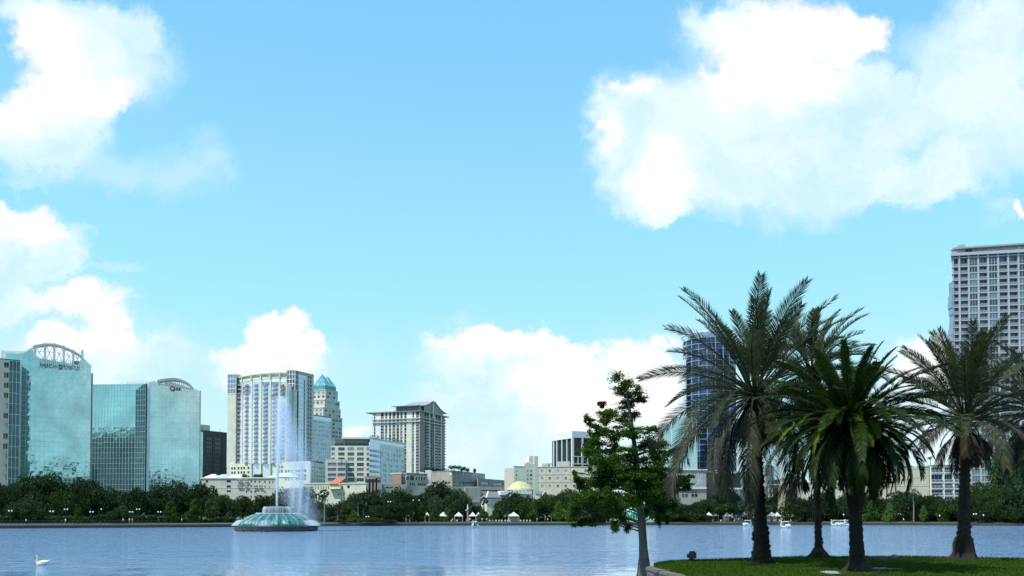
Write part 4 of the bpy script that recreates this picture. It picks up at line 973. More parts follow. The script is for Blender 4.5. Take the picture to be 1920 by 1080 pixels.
def b_brown():
    f = Fac(at(684,893,352), at(714.5,893,352)); H = f.Z(700,893.2); B = Bld('retail_block', 'small mauve brick block left of the brown stair tower', f.P(0,0))
    simple_block(B, f, H, 14, pcols(f, 690, 709, 4, 2.2), [(f.Z(700,905), f.Z(700,899.5))], 'pink', ('gdark',), (2,1), None)
    l = MB(); f.box(l, f.U(685), f.U(704), f.Z(700,898), f.Z(700,896.8), .05, .25); B.part(l, 'cornice', M['beige']); B.done()
    H = 24; A = roof(732.5,887,H); C = roof(752.5,886,H); D = roof(762,889,H); B = Bld('stair_tower', 'brown brick tower block beside the building with white arched windows', C)
    fa, fb = Fac(A,C), Fac(C,D); q = MB(); q.prism(fp2(A,C,D,0), GZ, H-.6); B.part(q, 'wall', M['brown']); q = MB(); q.prism(fp2(A,C,D,-.2), H-.6, H); B.part(q, 'parapet', M['beige'])
    winrect(B, fa, [(745.5,908,4.5,3.5)], ('gdark',), 'white', .03, (2,1)); s = MB(); fb.box(s, fb.U(755), fb.U(756.6), GZ, H-1.2, .01, .3); fb.box(s, fb.U(759), fb.U(760), GZ, H-1.2, .01, .3); B.part(s, 'stair_shaft', M['pink'])
    winrect(B, fb, [(757.8,893,1.4,4),(757.8,901,1.4,4),(757.8,909,1.4,4)], ('gmid',), None, .03); B.done()
    f = Fac(at(762,886,372), at(801,889.5,381)); H = f.Z(780,887.6); B = Bld('arched_window_building', 'grey building with a row of white arched windows above the concrete garage', f.P(0,0))
    rows = [(f.Z(780,910), f.Z(780,906))]; cols = [(f.U(x-1.2), f.U(x+1.2)) for x in (770,773.5,777,785,788.5,792,796)]
    w = MB(); gridwall(w, f, 0, f.L, GZ, H-.3, cols, rows, .4); B.part(w, 'wall', M['grey']); q = MB(); q.prism(fp(Fac(f.P(.1,0,-.4), f.P(f.L-.1,0,-.4)), 12), GZ, H-.6); B.part(q, 'core', M['deep'])
    e = MB(); f.box(e, -.2, f.L+.2, H-.3, H+.1, -1.5, .6); B.part(e, 'eaves', M['steel'])
    for c in cols: B.win(f, c[0], c[1], rows[0][0], rows[0][1], gl=('gdark',), frame=None)
    for x, r in ((763.8,1.0),(772,1.5),(781,.8),(785.5,.8),(790,.8),(795.5,.8)):
        a = MB(); c = f.P(f.U(x), f.Z(x,896.5), .03); n = 10
        pts = [c+f.u*(r*cos(pi*k/n))+Vector((0,0,r*sin(pi*k/n))) for k in range(n+1)]; a.face(pts+[c-f.u*r-Vector((0,0,.9)), c+f.u*r-Vector((0,0,.9))], 1)
        a.tube([c+f.u*(r*1.05)-Vector((0,0,.9))]+[c+f.n*.05+f.u*(r*1.05*cos(pi*k/n))+Vector((0,0,r*1.05*sin(pi*k/n))) for k in range(n+1)]+[c-f.u*(r*1.05)-Vector((0,0,.9))], .14, 6, 0)
        B.part(a, 'arched_window', [M['white'], M['gdark']])
    B.done()
    f = Fac(at(795,886,366), at(845,884,366)); 
b_brown()
def b_concrete():
    B = Bld('concrete_garage', 'long grey concrete building with stepped terraces and dark ribbon windows in the centre', at(847,900,395))
    # upper mass
    H = 25.7; A = roof(797,885.6,H); C = roof(848,882.8,H); D = roof(909.5,889.5,H); fa, fb = Fac(A,C), Fac(C,D)
    Ra = [(783,905.5,3,4),(800,905.5,7,4.2),(813,905.5,8,4.2),(829.5,905.5,5,4.4),(836,905.5,5.5,4.4),(842,905.5,4,4.4)]; Rb = [(858,905.5,11,4.4)]+[(868.6+k*3.9,905.8,2.7,4.6) for k in range(7)]
    openwall(B, fa, 0, fa.L, GZ, H, [r for r in Ra if r[0] > 799], 'grey', 'upper_wall'); openwall(B, fb, 0, fb.L, GZ, H, Rb, 'grey', 'upper_wall'); q = MB(); q.prism(fp2(A,C,D,.5), GZ, H-.4); B.part(q, 'core', M['deep'])
    winrect(B, fa, [r for r in Ra if r[0] > 799], ('gdark',), 'pale', -.35, (3,1)); winrect(B, fb, Rb, ('gdark',), 'pale', -.35, (2,1))
    tr = MB()
    for g, L in ((fa, fa.L), (fb, fb.L)):
        g.box(tr, 0, L, H-.02, H+.25, -1, .15); g.box(tr, 0, L, g.Z(830 if g is fa else 880,912.5), g.Z(830 if g is fa else 880,911.3), .003, .5)
    B.part(tr, 'parapet', M['grey'])
    for x, w in ((845.5,3.2),(868.5,1.2),(877.5,1.6),(888.5,1.6),(893.5,1.6)):
        s = MB(); g = fa if x < 848 else fb; u = g.U(x); z = g.Z(x, 888.5)
        k = len(s.v); o = .55*w/2; s.obox(g.P(u-o, z-.7, .02)-(g.u*.35 if x > 850 else Vector()), g.u*o*2, g.n*.15, Vector((0,0,1.5))+(g.u*-.5 if x > 850 else Vector())); B.part(s, 'wall_marker', M['white'])
    # lower front mass, with recess
    f = Fac(at(758,905,372), at(963,905,392)); zl = f.Z(830,911.5)
    Rl = [(757+k*5.4+2,913.5,4.2,2.6) for k in range(0)]
    op = [(870.2,926,4.5,3.5),(884,926,2.6,3),(898,917.5,60,2.6),(906,928.5,22,5),(876,946,30,2),(862,917.5,3,4.5),(768,921.5,7,4.4)]
    op = [(862.5,918,3.2,5),(880,927,4.5,3.6),(885,927,2.6,3.4),(919,920,42,3.0),(909,931,22,5.0),(884,944.2,22,2.2),(768,922,7,4.6)]
    w = openwall(B, f, 0, f.L, GZ, zl, op, 'grey', 'lower_wall', 1.0); q = MB(); q.prism(fp(Fac(f.P(.2,0,-1.0), f.P(f.L-.2,0,-1.0)), 14), GZ, zl-.3); B.part(q, 'lower_core', M['black'])
    winrect(B, f, op, ('gdark',), 'grey', -.8, (3,1))
    bb = MB(); f.box(bb, f.U(870), f.U(898.5), GZ, f.Z(884,915), -1.0, 2.2); B.part(bb, 'projecting_bay', M['grey'])
    winrect(B, Fac(f.P(f.U(860),0,2.2), f.P(f.U(900),0,2.2)), [(879.5,932.3,4.6,4),(884.6,932.5,2.6,3.4),(874.8,918,2.6,5)], ('gdark',), 'pale', .03, (2,1))
    ld = MB(); 
    for y in (924.5, 940.5): f.box(ld, f.U(898.6), f.L, f.Z(920,y+1.6), f.Z(920,y), .01, .9)
    f.box(ld, f.U(876), f.U(898.4), f.Z(890,942.5), f.Z(890,941), 2.22, 3.2); B.part(ld, 'terrace_ledge', M['grey'])
    # right wing
    H = 22.9; g = Fac(roof(896,896.5,H), roof(966,902.3,H)); R2 = [(909.5,906,15,4),(925.5+3.2,907.8,8,3.8),(938,907.8,11,4.2),(955,910,8,3.6)]
    openwall(B, g, 0, g.L, GZ, H, R2, 'grey', 'right_wing_wall'); winrect(B, g, R2, ('gdark','gmid'), 'pale', -.35, (6,1)); q = MB(); q.prism(fp(Fac(g.P(.1,0,-.5), g.P(g.L-.1,0,-.5)), 16), GZ, H-.4); B.part(q, 'right_wing', M['grey'])
    # garage openings at left
    h = Fac(at(716,905,364), at(760,905,366)); op = [(726.5,914.2,5.6,2.4),(734,914.2,5.6,2.4),(744,914.2,7,2.4),(727,926,5,2.4),(736,926,5,2.4)]; zt = h.Z(735,908)
    openwall(B, h, 0, h.L, GZ, zt, op, 'grey', 'garage_wall'); q = MB(); q.prism(fp(Fac(h.P(.1,0,-.5), h.P(h.L-.1,0,-.5)), 8), GZ, zt-.3); B.part(q, 'garage_core', M['black'])
    # roof garden
    q = MB()
    for (x, y, rx) in ((846,876.5,5),(853,875.8,6),(860,876.5,5),(866,880,3),(871,878.5,3.5),(877,881,3),(890,882,2.4)):
        c = at(x, y, 400); k = rx*400/1495*1.2; R = random.Random(x)
        for j in range(260):
            d = Vector((R.gauss(0,k*.45),R.gauss(0,k*.5),R.gauss(0,.45))); e = Vector((R.uniform(-1,1),R.uniform(-1,1),R.uniform(-1,1)))*.33; hh = Vector((R.uniform(-1,1),R.uniform(-1,1),R.uniform(-1,1)))*.33; q.face([c+d-e, c+d+hh, c+d+e])
        q.tube([(c.x,c.y,H+1.5),(c.x,c.y,c.z)], .12, 5)
    B.part(q, 'roof_garden', M['plant'], kind='stuff')
    u = MB()
    for (x, w, y) in ((776,6,886.5),(790,9,885),(803,12,881.5)):
        c = at(x, y, 386); u.box(c.x-w*.12, c.x+w*.12, c.y, c.y+4, 20, c.z)
    B.part(u, 'roof_units', M['whitemetal'])
    B.done()
b_concrete()
def b_cream():
    B = Bld('stepped_office', 'cream building with chimney like stair tower and small square windows right of centre', at(1008,875,380))
    f = Fac(at(1008.2,875,380), at(1118,874,374)); H = f.Z(1060,875)
    P = [(1016.5,883),(1031,883),(1046,883),(1061,883),(1076.5,883),(1098,883),(1016.5,897),(1031,897),(1046,897),(1061,897),(1076.5,897),(1098,897),(1016.5,911.5),(1031,911.5),(1046,911.5),(1061,911.5),(1076.5,911.5),(1098,911.5)]
    R = [(x, y, 4.4, 5.2) for x, y in P]; openwall(B, f, 0, f.L, GZ, H-.3, R, 'beige'); winrect(B, f, R, ('gdark','gmid'), 'beige', -.2, (2,2))
    q = MB(); q.prism(fp(Fac(f.P(.1,0,-.5), f.P(f.L-.1,0,-.5)), 20), GZ, H-.7); B.part(q, 'core', M['deep'])
    l = MB()
    for y in (890, 904.5): f.box(l, 0, f.L, f.Z(1050,y)-.12, f.Z(1050,y)+.12, .003, .08)
    for x in (1024,1038.5,1053.5,1069,1083): f.box(l, f.U(x)-.07, f.U(x)+.07, GZ, H-.5, .003, .06)
    B.part(l, 'panel_joints', M['grey']); e = MB(); f.box(e, 0, f.L, H-.3, H+.1, -1, .15); B.part(e, 'parapet', M['steel'])
    p = MB(); f.box(p, f.U(1102), f.U(1103.2), GZ, H-.4, .01, .3); B.part(p, 'downpipe', M['cream'])
    g = Fac(at(963.5,875,376), at(1008,875,380)); z1 = g.Z(975,875); R = [(968.5,883.5,2.2,3.2),(968.5,891,2.2,3.2),(968.5,898.5,2.2,3.2)]; openwall(B, g, 0, g.U(983), GZ, z1, R, 'cream', 'left_wall'); winrect(B, g, R, ('gmid','gdark'), None, -.3)
    R = [(989.6,883.5,2.2,4),(995.8,883.3,4.6,4.2),(989.6,891,2.2,4),(995.8,891,4.6,4.2),(989.6,898.8,2.2,4),(995.8,898.8,4.6,4.2),(989.6,906.5,2.2,4),(995.8,906.5,4.6,4.2),(995.8,914,4.6,4)]
    z2 = g.Z(985,869); openwall(B, g, g.U(983)+.02, g.U(1001.3), GZ, z2, R, 'cream', 'middle_wall'); winrect(B, g, R, ('gmid','gdark'), 'beige', -.3, (2,1))
    q = MB(); g.box(q, .1, g.L-.1, GZ, z1-.4, -14, -.5); B.part(q, 'left_core', M['beige']); q = MB(); g.box(q, g.U(983), g.U(1001), z1-.4, z2-.3, -10, -.5); B.part(q, 'middle_core', M['cream'])
    q = MB(); g.box(q, g.U(992.8), g.L+.2, z2-6, g.Z(1000,855), -5, -.51); g.box(q, g.U(1001.4), g.L+.2, GZ, g.Z(1000,855)-.01, -.5, .25); B.part(q, 'stair_tower', M['cream'])
    q = MB(); g.box(q, -.1, g.U(983)-.1, z1, z1+.35, -.8, .1); B.part(q, 'cornice', M['beige']); q = MB(); g.box(q, g.U(988.5), g.U(992), z2, z2+.7, -2, -.4); B.part(q, 'roof_vent', M['beige'])
    for (x0, x1, yt, d, m) in ((1012,1024,867.5,-6,'beige'),(1042.5,1066,864.5,-3,'beige')):
        q = MB(); f.box(q, f.U(x0), f.U(x1), H, f.Z((x0+x1)/2,yt), d-5, d); B.part(q, 'roof_plant_room', M[m])
    for x in (1027.5, 1032):
        q = MB(); c = f.P(f.U(x), H, -3); n = Vector((-.6,-.3,.5)).normalized(); q.tube([c, c+Vector((0,0,1.4))], .07, 5); q.lathe((c.x,c.y,c.z+1.3), [(.05,0),(.5,.1),(.85,.4)], 14, cap=False); B.part(q, 'satellite_dish', M['whitemetal'])
    B.done()
    H = 54; A = roof(1033.7,814,H); C = roof(1072.8,808,H); D = roof(1114,810,H); fa, fb = Fac(A,C), Fac(C,D); B = Bld('white_fascia_building', 'white and dark glass office block with deep blank fascia left of the lakeside cypress', C)
    za = fa.Z(1055,824); zb = fb.Z(1090,821); q = MB(); q.prism(fp2(A,C,D,1.2), GZ, H-1); B.part(q, 'core', M['gdark'])
    q = MB(); fa.box(q, 0, fa.L, za, H, -1, 0); B.part(q, 'fascia', M['white']); q = MB(); fb.box(q, 0.01, fb.L, zb, H-.005, -1, 0); B.part(q, 'fascia', M['white'])
    for x in (1034.6, 1043.8, 1053.2, 1062.6, 1071.6): q = MB(); u = fa.U(x); fa.box(q, max(0,u-.3), min(fa.L,u+.3), GZ, za-.01, -1, .0); B.part(q, 'column', M['white'])
    for x in (1075, 1092.6, 1111): q = MB(); u = fb.U(x); fb.box(q, u-.55 if x>1080 else 0.02, u+.55, GZ, zb-.01, -1, -.01); B.part(q, 'column', M['white'])
    zz = fb.Z(1090,857); q = MB(); fb.box(q, fb.U(1073), fb.L, zz, zz+.5, -.9, .15); fb.box(q, fb.U(1073), fb.L, fb.Z(1090,871), fb.Z(1090,869), -.9, .15)
    for x in (1084, 1091, 1102): fb.box(q, fb.U(x)-.25, fb.U(x)+.25, fb.Z(1090,871), zz, -.9, .16)
    B.part(q, 'lower_frame', M['whitemetal']); B.done()
b_cream()
def b_dome():
    B = Bld('dome_hall', 'low white hall with pale yellow dome and slate gabled wings behind the trees', at(975,930,322))
    c = at(975,930,330); k = 330/1495
    def z(y): return at(975,y,330).z
    q = MB(); q.lathe((c.x,c.y,0), [(25.5*k,z(918.5)),(25.5*k,z(917)),(21*k,z(913)),(17.5*k,z(909.5)),(13*k,z(906)),(7*k,z(903.3)),(6*k,z(903.2))], 16); B.part(q, 'dome', M['yellow'])
    q = MB(); q.lathe((c.x,c.y,0), [(7*k,z(903.4)),(7*k,z(902.3)),(1,z(902))], 12); B.part(q, 'dome_cap', M['beige'])
    q = MB(); q.lathe((c.x,c.y,0), [(24*k,GZ),(24*k,z(919.5)),(27.5*k,z(919.3)),(27.5*k,z(918.7))], 16); B.part(q, 'drum', M['white'])
    for i in range(9):
        a = radians(200+i*17.5); q = MB(); cc = Vector((c.x+24.4*k*cos(a), c.y+24.4*k*sin(a), z(924))); q.box(cc.x-.35,cc.x+.35,cc.y-.05,cc.y+.1,cc.z-.8,cc.z+.8); B.part(q, 'drum_window', M['gmid'])
    f = Fac(at(911,930,316), at(948,930,318)); q = MB(); f.box(q, f.U(913), f.U(945), GZ, f.Z(925,934), -11, 0); B.part(q, 'left_wing', M['cream']); wedge(B, f, 911, 946, 933.2, 921.2, 'slate', 'left_roof', .8, -12, 2.2)
    q = MB(); a0 = f.P(f.U(911), f.Z(912,933.4), .9); a1 = f.P(f.U(911)+2.2, f.Z(912,921), -5.6); q.tube([a0, a1], .28, 6); B.part(q, 'roof_barge', M['white'])
    q = MB(); f.box(q, f.U(938), f.U(946), f.Z(940,928), f.Z(940,922.5), -4, .3); f.box(q, f.U(939.5), f.U(1000), f.Z(960,926), f.Z(960,920.3), -6, -2); B.part(q, 'entrance_block', M['white'])
    q = MB(); f.box(q, f.U(912), f.U(946), f.Z(925,938.5), f.Z(925,937.5), .01, .3); f.box(q, f.U(912), f.U(946), f.Z(925,945), f.Z(925,944.2), .01, .25); B.part(q, 'string_course', M['white'])
    g = Fac(at(1006,930,322), at(1028,930,322)); q = MB(); u0, u1 = g.U(1017.5), g.U(1027.5); zz = g.Z(1022,928); g.box(q, u0, u1, GZ, zz, -10, 0); q.face([g.P(u0,zz,.0), g.P(u1,zz,.0), g.P((u0+u1)/2, g.Z(1022,921.5), .0)]); B.part(q, 'right_wing', M['pale'])
    q = MB(); um = (u0+u1)/2; zr2 = g.Z(1022,920.6)
    for s0, s1 in ((u0-.4, um), (um, u1+.4)):
        a, b = (zz-.3, zr2) if s0 < um-.1 else (zr2, zz-.3); q.face([g.P(s0,a,.5), g.P(s1,b,.5), g.P(s1,b,-10), g.P(s0,a,-10)])
    B.part(q, 'right_roof', M['slate']); q = MB(); q.tube([g.P(u0-.4,zz-.3,.55), g.P(um,zr2,.55), g.P(u1+.4,zz-.3,.55)], .22, 6); B.part(q, 'roof_barge', M['white'])
    wedge(B, g, 1004, 1018, 926, 920, 'slate', 'link_roof', -1, -9, 0)
    q = MB(); g.box(q, g.U(1004), g.U(1018), GZ, g.Z(1010,926), -8.5, -1.3); B.part(q, 'link', M['cream']); B.done()
b_dome()
def b_right_far():
    # pale teal pair
    H = 56; f = Fac(roof(1259,781.6,H), roof(1307,782,H)); B = Bld('pale_teal_office', 'pale teal glass office building immediately left of the dark blue tower', f.P(0,0))
    z = f.Z(1280,782); glassgrid(B, f, [(0,z),(f.L,z)], GZ, 1.5, 1.9, 'gteal2', 'glass_facade', wob=.01, mull=.12, m2='mull'); q = MB(); q.prism(fp(Fac(f.P(0,0,-.3), f.P(f.L,0,-.3)), 18), GZ, z-.2); B.part(q, 'core', M['grey'])
    g = Fac(f.P(f.U(1246.5),0,-1), f.P(-.05,0,-1)); z = g.Z(1252,794); glassgrid(B, g, [(0,z),(g.L,z)], GZ, 1.5, 1.9, 'gteal2', 'lower_glass_facade', wob=.01, mull=.12); q = MB(); g.box(q, 0, g.L, GZ, z-.2, -14, -.3); B.part(q, 'lower_core', M['grey']); B.done()
    # blue round tower
    c = at(1330,800,462); k = 462/1495; R_ = 48*k; B = Bld('blue_glass_tower', 'tall rounded dark blue glass tower with balcony rings behind the tallest date palm', c)
    def z(y): return at(1330,y,462-R_).z
    zt = z(632); q = MB(); q.lathe((c.x,c.y,0), [(R_-1.2,GZ),(R_-1.2,zt)], 40); B.part(q, 'glass_shaft', M['gbluetower'], smooth=False)
    q = MB(); n = int((zt-GZ)/3.2)
    for i in range(n+1):
        zz = zt-i*3.2
        if zz < 20: break
        q.lathe((c.x,c.y,zz), [(R_-1.4,0),(R_,0),(R_,.28),(R_-1.4,.28)], 40, cap=False)
    B.part(q, 'floor_rings', M['ringgrey']); q = MB()
    for i in range(20):
        a = 2*pi*i/20; p = Vector((c.x+R_*cos(a), c.y+R_*sin(a), 0)); q.tube([(p.x,p.y,20),(p.x,p.y,zt)], .22, 5)
    B.part(q, 'fins', M['ringgrey'])
    q = MB(); p = Vector((c.x-R_-.1, c.y-3, 0)); q.box(p.x-.5,p.x+.5,p.y-2,p.y+2,GZ,z(667)); B.part(q, 'white_pier', M['white'])
    q = MB(); q.lathe((c.x,c.y,zt), [(R_-2,.3),(R_-3,3.2),(R_-6,5)], 40); B.part(q, 'crown', M['gmid'])
    q = MB(); pts = [(c.x+(R_+.5)*cos(t), c.y+(R_+.5)*sin(t), zt+3.2) for t in [2*pi*i/40 for i in range(41)]]; q.tube(pts, .35, 6)
    for i in range(12): a = 2*pi*i/12; q.tube([(c.x+R_*cos(a),c.y+R_*sin(a),zt),(c.x+(R_+.5)*cos(a),c.y+(R_+.5)*sin(a),zt+3.2)], .2, 5)
    B.part(q, 'crown_ring', M['whitemetal'])
    for x, w in ((1378,5),): 
        q = MB(); p = at(x, 800, 470); q.box(p.x-.8,p.x+.8,p.y,p.y+3,GZ,at(x,690,470).z); B.part(q, 'lift_shaft', M['pale'])
    B.done()
    # low dark block with white colonnade
    f = Fac(at(1258,900,332), at(1443,900,332)); B = Bld('colonnade_building', 'dark glazed low building with white beam and slender columns behind the umbrella tree', f.P(f.U(1400),0))
    H = f.Z(1400,882); q = MB(); f.box(q, f.U(1330), f.L, GZ, H-.6, -22, -6); B.part(q, 'dark_block', M['dark'])
    q = MB(); f.box(q, f.U(1330), f.L, H-.59, H, -22.5, -5.5); B.part(q, 'roof_edge', M['steel']); q = MB(); f.box(q, f.U(1396), f.L, f.Z(1400,914), f.Z(1400,884), -6, -4.5); B.part(q, 'grey_wall', M['grey'])
    q = MB(); u0, u1 = f.U(1342), f.U(1385); q.face([f.P(u0,f.Z(1342,881),-4), f.P(u1,f.Z(1380,888),-4), f.P(u1,f.Z(1380,886),-6), f.P(u0,f.Z(1342,879),-6)]); f.box(q, u0, u1, f.Z(1360,886.5), f.Z(1360,885), -5.9, -3.5); B.part(q, 'skylight', M['whitemetal'])
    q = MB(); f.box(q, f.U(1258), f.U(1330), GZ, f.Z(1290,880.5), -18, -5); B.part(q, 'left_block', M['grey']); 
    q = MB(); f.box(q, f.U(1256), f.U(1332), f.Z(1290,880.4), f.Z(1290,878.6), -18.5, -4.5); f.box(q, f.U(1258), f.U(1330), f.Z(1290,916), f.Z(1290,914), -5, -4.4); B.part(q, 'left_eaves', M['white'])
    for x in (1270, 1291, 1312): winrect(B, Fac(f.P(0,0,-5), f.P(f.L,0,-5)), [(x,898,12,22)], ('gmid',), 'white', .03, (3,3))
    winrect(B, Fac(f.P(0,0,-5), f.P(f.L,0,-5)), [(1268,925,12,14),(1284,925,12,14),(1302,925,12,14)], ('gdark',), 'white', .03, (2,2))
    q = MB(); f.box(q, f.U(1361), f.U(1443), f.Z(1400,917.6), f.Z(1400,914.8), -5, .0); B.part(q, 'white_beam', M['white'])
    for x in (1372.5, 1399.5, 1413.3, 1428): q = MB(); u = f.U(x); f.box(q, u-.22, u+.22, GZ, f.Z(1400,917.6), -.5, -.05); B.part(q, 'column', M['white'])
    q = MB(); f.box(q, f.U(1362), f.U(1442), GZ, f.Z(1400,918), -4.4, -4.2); B.part(q, 'glazing', M['gmid']); B.done()
    # cream postmodern
    f = Fac(at(1441,900,322), at(1492,900,322)); B = Bld('cream_pavilion', 'yellow cream building with tall dark windows between the two thick palm trunks', f.P(0,0))
    R = [(1454.5,933,8.5,36),(1482,930,18,22)]; z1 = f.Z(1450,910); z2 = f.Z(1480,897)
    openwall(B, f, 0, f.U(1464), GZ, z1, [R[0]], 'yellowcream'); openwall(B, f, f.U(1464)+.02, f.L, GZ, z2, [R[1]], 'yellowcream'); winrect(B, f, R, ('gdark',), 'black', -.3, (2,5))
    q = MB(); f.box(q, .1, f.U(1464), GZ, z1-.3, -8, -.5); f.box(q, f.U(1464)+.02, f.L-.1, GZ, z2-.3, -12, -.5); B.part(q, 'core', M['deep'])
    q = MB(); f.box(q, -.3, f.U(1464), z1, z1+.5, -1, .4); f.box(q, f.U(1464)+.03, f.L+.2, z2, z2+.5, -1, .4); 
    for y in (922, 931.5): f.box(q, 0, f.U(1450), f.Z(1445,y)-.12, f.Z(1445,y)+.2, .003, .2)
    f.box(q, f.U(1449), f.U(1461), f.Z(1455,954), f.Z(1455,952.6), .003, .3); f.box(q, f.U(1464), f.L, f.Z(1475,906), f.Z(1475,905), .003, .25); B.part(q, 'mouldings', M['white']); B.done()
    H = 62; f = Fac(roof(1436,872,H-20), roof(1451,874,H-20)); B = Bld('distant_banded_tower', 'small distant grey banded office tower glimpsed between palm trunks', f.P(0,0)); q = MB(); f.box(q, 0, f.L, GZ, H-20, -12, 0); B.part(q, 'wall', M['gmid'])
    q = MB()
    for k in range(8): z = H-20.5-k*3.4; f.box(q, -.05, f.L+.05, z-.6, z, .003, .2)
    B.part(q, 'floor_bands', M['pale']); B.done()
    f = Fac(at(1494,900,345), at(1650,900,345)); B = Bld('cream_row_building', 'low cream building with grey roof deck behind the thick trunked feather palm', f.P(0,0)); z1 = f.Z(1560,905.5)
    R = [(x, 916, 5.5, 6) for x in (1505,1517,1530,1546,1559,1574,1600,1616,1632)]; openwall(B, f, 0, f.L, GZ, z1, R, 'cream'); winrect(B, f, R, ('gmid','gdark'), 'white', -.3, (3,2)); q = MB(); f.box(q, .1, f.L-.1, GZ, z1-.3, -12, -.5); B.part(q, 'core', M['deep'])
    q = MB(); f.box(q, -.2, f.L+.2, z1, z1+.35, -12, .4); B.part(q, 'eaves', M['white']); q = MB(); f.box(q, f.U(1537), f.U(1572), z1+.35, f.Z(1550,899), -10, -3); B.part(q, 'roof_plant_room', M['grey']); B.done()
M['gteal2'] = glass('pale_teal_glass', (.50, .62, .62), .1, .75, .1, .1, wob=.03); M['gbluetower'] = glass('deep_blue_glass', (.055, .115, .24), .07, .45, .3, .2)
M['ringgrey'] = wall('grey_slab_edge', (.34,.38,.45), .6, .1); M['yellowcream'] = wall('yellow_cream_stucco', (.58,.52,.34), .8, .1)
b_right_far()
def b_right():
    f = Fac(at(1646,880,334), at(1744.5,879,330)); H = f.Z(1700,879); B = Bld('cream_garage_building', 'long plain cream building with louvre panels left of the balconied flats', f.P(0,0))
    R = [(1659,893.5,36,2.4),(1659,905,36,2.6)]; openwall(B, f, 0, f.L, GZ, H, R, 'cream2'); q = MB(); f.box(q, .1, f.L-.1, GZ, H-.3, -16, -.5); B.part(q, 'core', M['black'])
    q = MB(); f.box(q, -.1, f.L+.1, H, H+.3, -1, .12); f.box(q, 0, f.L, f.Z(1700,911), f.Z(1700,910), .003, .12); B.part(q, 'parapet', M['cream']); 
    for (x, y, w, h) in ((1725,893,26,7),(1725,906,26,5.5),(1700,906,12,5.5)): q = MB(); f.pbox(q, x-w/2, y-h/2, x+w/2, y+h/2, .003, .06); B.part(q, 'louvre_panel', M['beige'])
    pl = MB(); R_ = random.Random(8)
    for k in range(40):
        c = f.P(R_.uniform(f.U(1680), f.L), H+.5, -.8); r = R_.uniform(.2,.6)
        for j in range(14): d = Vector((R_.gauss(0,r),R_.gauss(0,r),abs(R_.gauss(0,r)))); e = Vector((R_.uniform(-1,1),R_.uniform(-1,1),R_.uniform(-1,1)))*.2; pl.face([c+d-e, c+d+Vector((e.z,e.x,e.y)), c+d+e])
    B.part(pl, 'roof_planting', M['plant'], kind='stuff'); B.done()
    f = Fac(at(1745,873,328), at(1812,872.5,326)); H = f.Z(1775,873); B = Bld('balcony_flats', 'low balconied glass flats with white floor slabs at the foot of the right hand tower', f.P(0,0))
    cols = [(f.U(a), f.U(b)) for a, b in ((1746.5,1768),(1771,1786.5),(1789.5,1803),(1805.5,1811.5))]; rows = [(f.Z(1775,b), f.Z(1775,a)) for a, b in ((876.5,887),(889.5,905),(907,916.5),(918.5,930),(932,943))]
    w = MB(); gridwall(w, f, 0, f.L, GZ, H, cols, sorted(rows), 1.0); B.part(w, 'frame', M['white']); q = MB(); f.box(q, .1, f.L-.1, GZ, H-.3, -14, -1.0); B.part(q, 'core', M['deep']); q = MB(); f.box(q, -.1, f.L, H, H+.35, -3, .3); B.part(q, 'roof_edge', M['grey'])
    for r in rows:
        for c in cols:
            B.win(f, c[0], c[1], r[0], r[1], d=-.9, gl=('gmid','gblue'), frame='white', style=(3,1)); B.balc(f, (c[0]+c[1])/2, c[1]-c[0]-.02, r[0]+.26, .25, 'gmid', 'white', False, .95)
    # palms in pots on roof
    q = MB(); c = f.P(f.U(1750), H, -3); q.tube([c, c+Vector((0,0,3.2))], .1, 5); R_ = random.Random(3)
    for j in range(60): d = Vector((R_.gauss(0,.5),R_.gauss(0,.5),R_.gauss(0,.35))); e = Vector((R_.uniform(-1,1),R_.uniform(-1,1),R_.uniform(-1,1)))*.3; p = c+Vector((0,0,3.3))+d; q.face([p-e, p+Vector((e.z,e.x,e.y)), p+e])
    B.part(q, 'roof_palm', M['plant']); B.done()
    # right-hand tower
    H = 118.7; A = roof(1787.5,480.5,H); f = Fac(A, at(2100,474,341)); B = Bld('condo_tower', 'tall white gridded residential tower at far right with dark balconies and roof canopy', A)
    L = f.U(2050, 700); ex = [1787.5,1799.8,1817.6,1835.6,1854.2,1873,1892,1911.3,1930.5,1949.5,1969,1988,2007,2026,2045]; us = [f.U(x, 600) for x in ex]
    yr = [487+0]+[498.5+12.72*k for k in range(33)]
    zs = [f.Z(1850, y) for y in [480.5, 497.5]+[497.5+12.7*k for k in range(1,34)]]
    typ = ['e','b','w','b','w','b','b','w','b','b','w','b','b','w']
    fr = MB()
    for i, u in enumerate(us): f.box(fr, u-.34 if i else 0, u+.34, 12, H, -1.6, .25 if i in (0,1) else .12)
    B.part(fr, 'columns', M['whitegrid'])
    for z in zs: sl = MB(); f.box(sl, us[0]+.02, us[-1]-.02, z-.2, z+.2, -1.59, .05); B.part(sl, 'floor_slab', M['whitegrid']); R_ = random.Random(12)
    for k in range(len(zs)-1):
        zt, zb = zs[k]-.2, zs[k+1]+.2
        if zb < 14: break
        for i in range(len(us)-1):
            a, b = us[i]+.34, us[i+1]-.34; low = k > 25
            if (typ[i] == 'w' or low):
                gl = R_.choice(['ggreen','gblue','gdark','gdark','gcurt2','gcurt2']) if k > 1 else 'gdark'
                B.win(f, a, b, zb, zt, d=-.15, style=(3, 1 if k else 3), gl=(gl,), frame='whitegrid', fr=.16)
            else:
                B.win(f, a, b, zb, zt, d=-1.5, style=(3,1), gl=(R_.choice(['gdark','gdark','gblue']),), frame='grey', fr=.14, name='recessed_window')
                B.balc(f, (a+b)/2, b-a-.02, zb+.05, .02, 'rail', 'grey', False, .85)
    q = MB(); q.prism(fp(Fac(f.P(.1,0,-1.6), f.P(L,0,-1.6)), 26), GZ, H-.6); B.part(q, 'core', M['deep'])
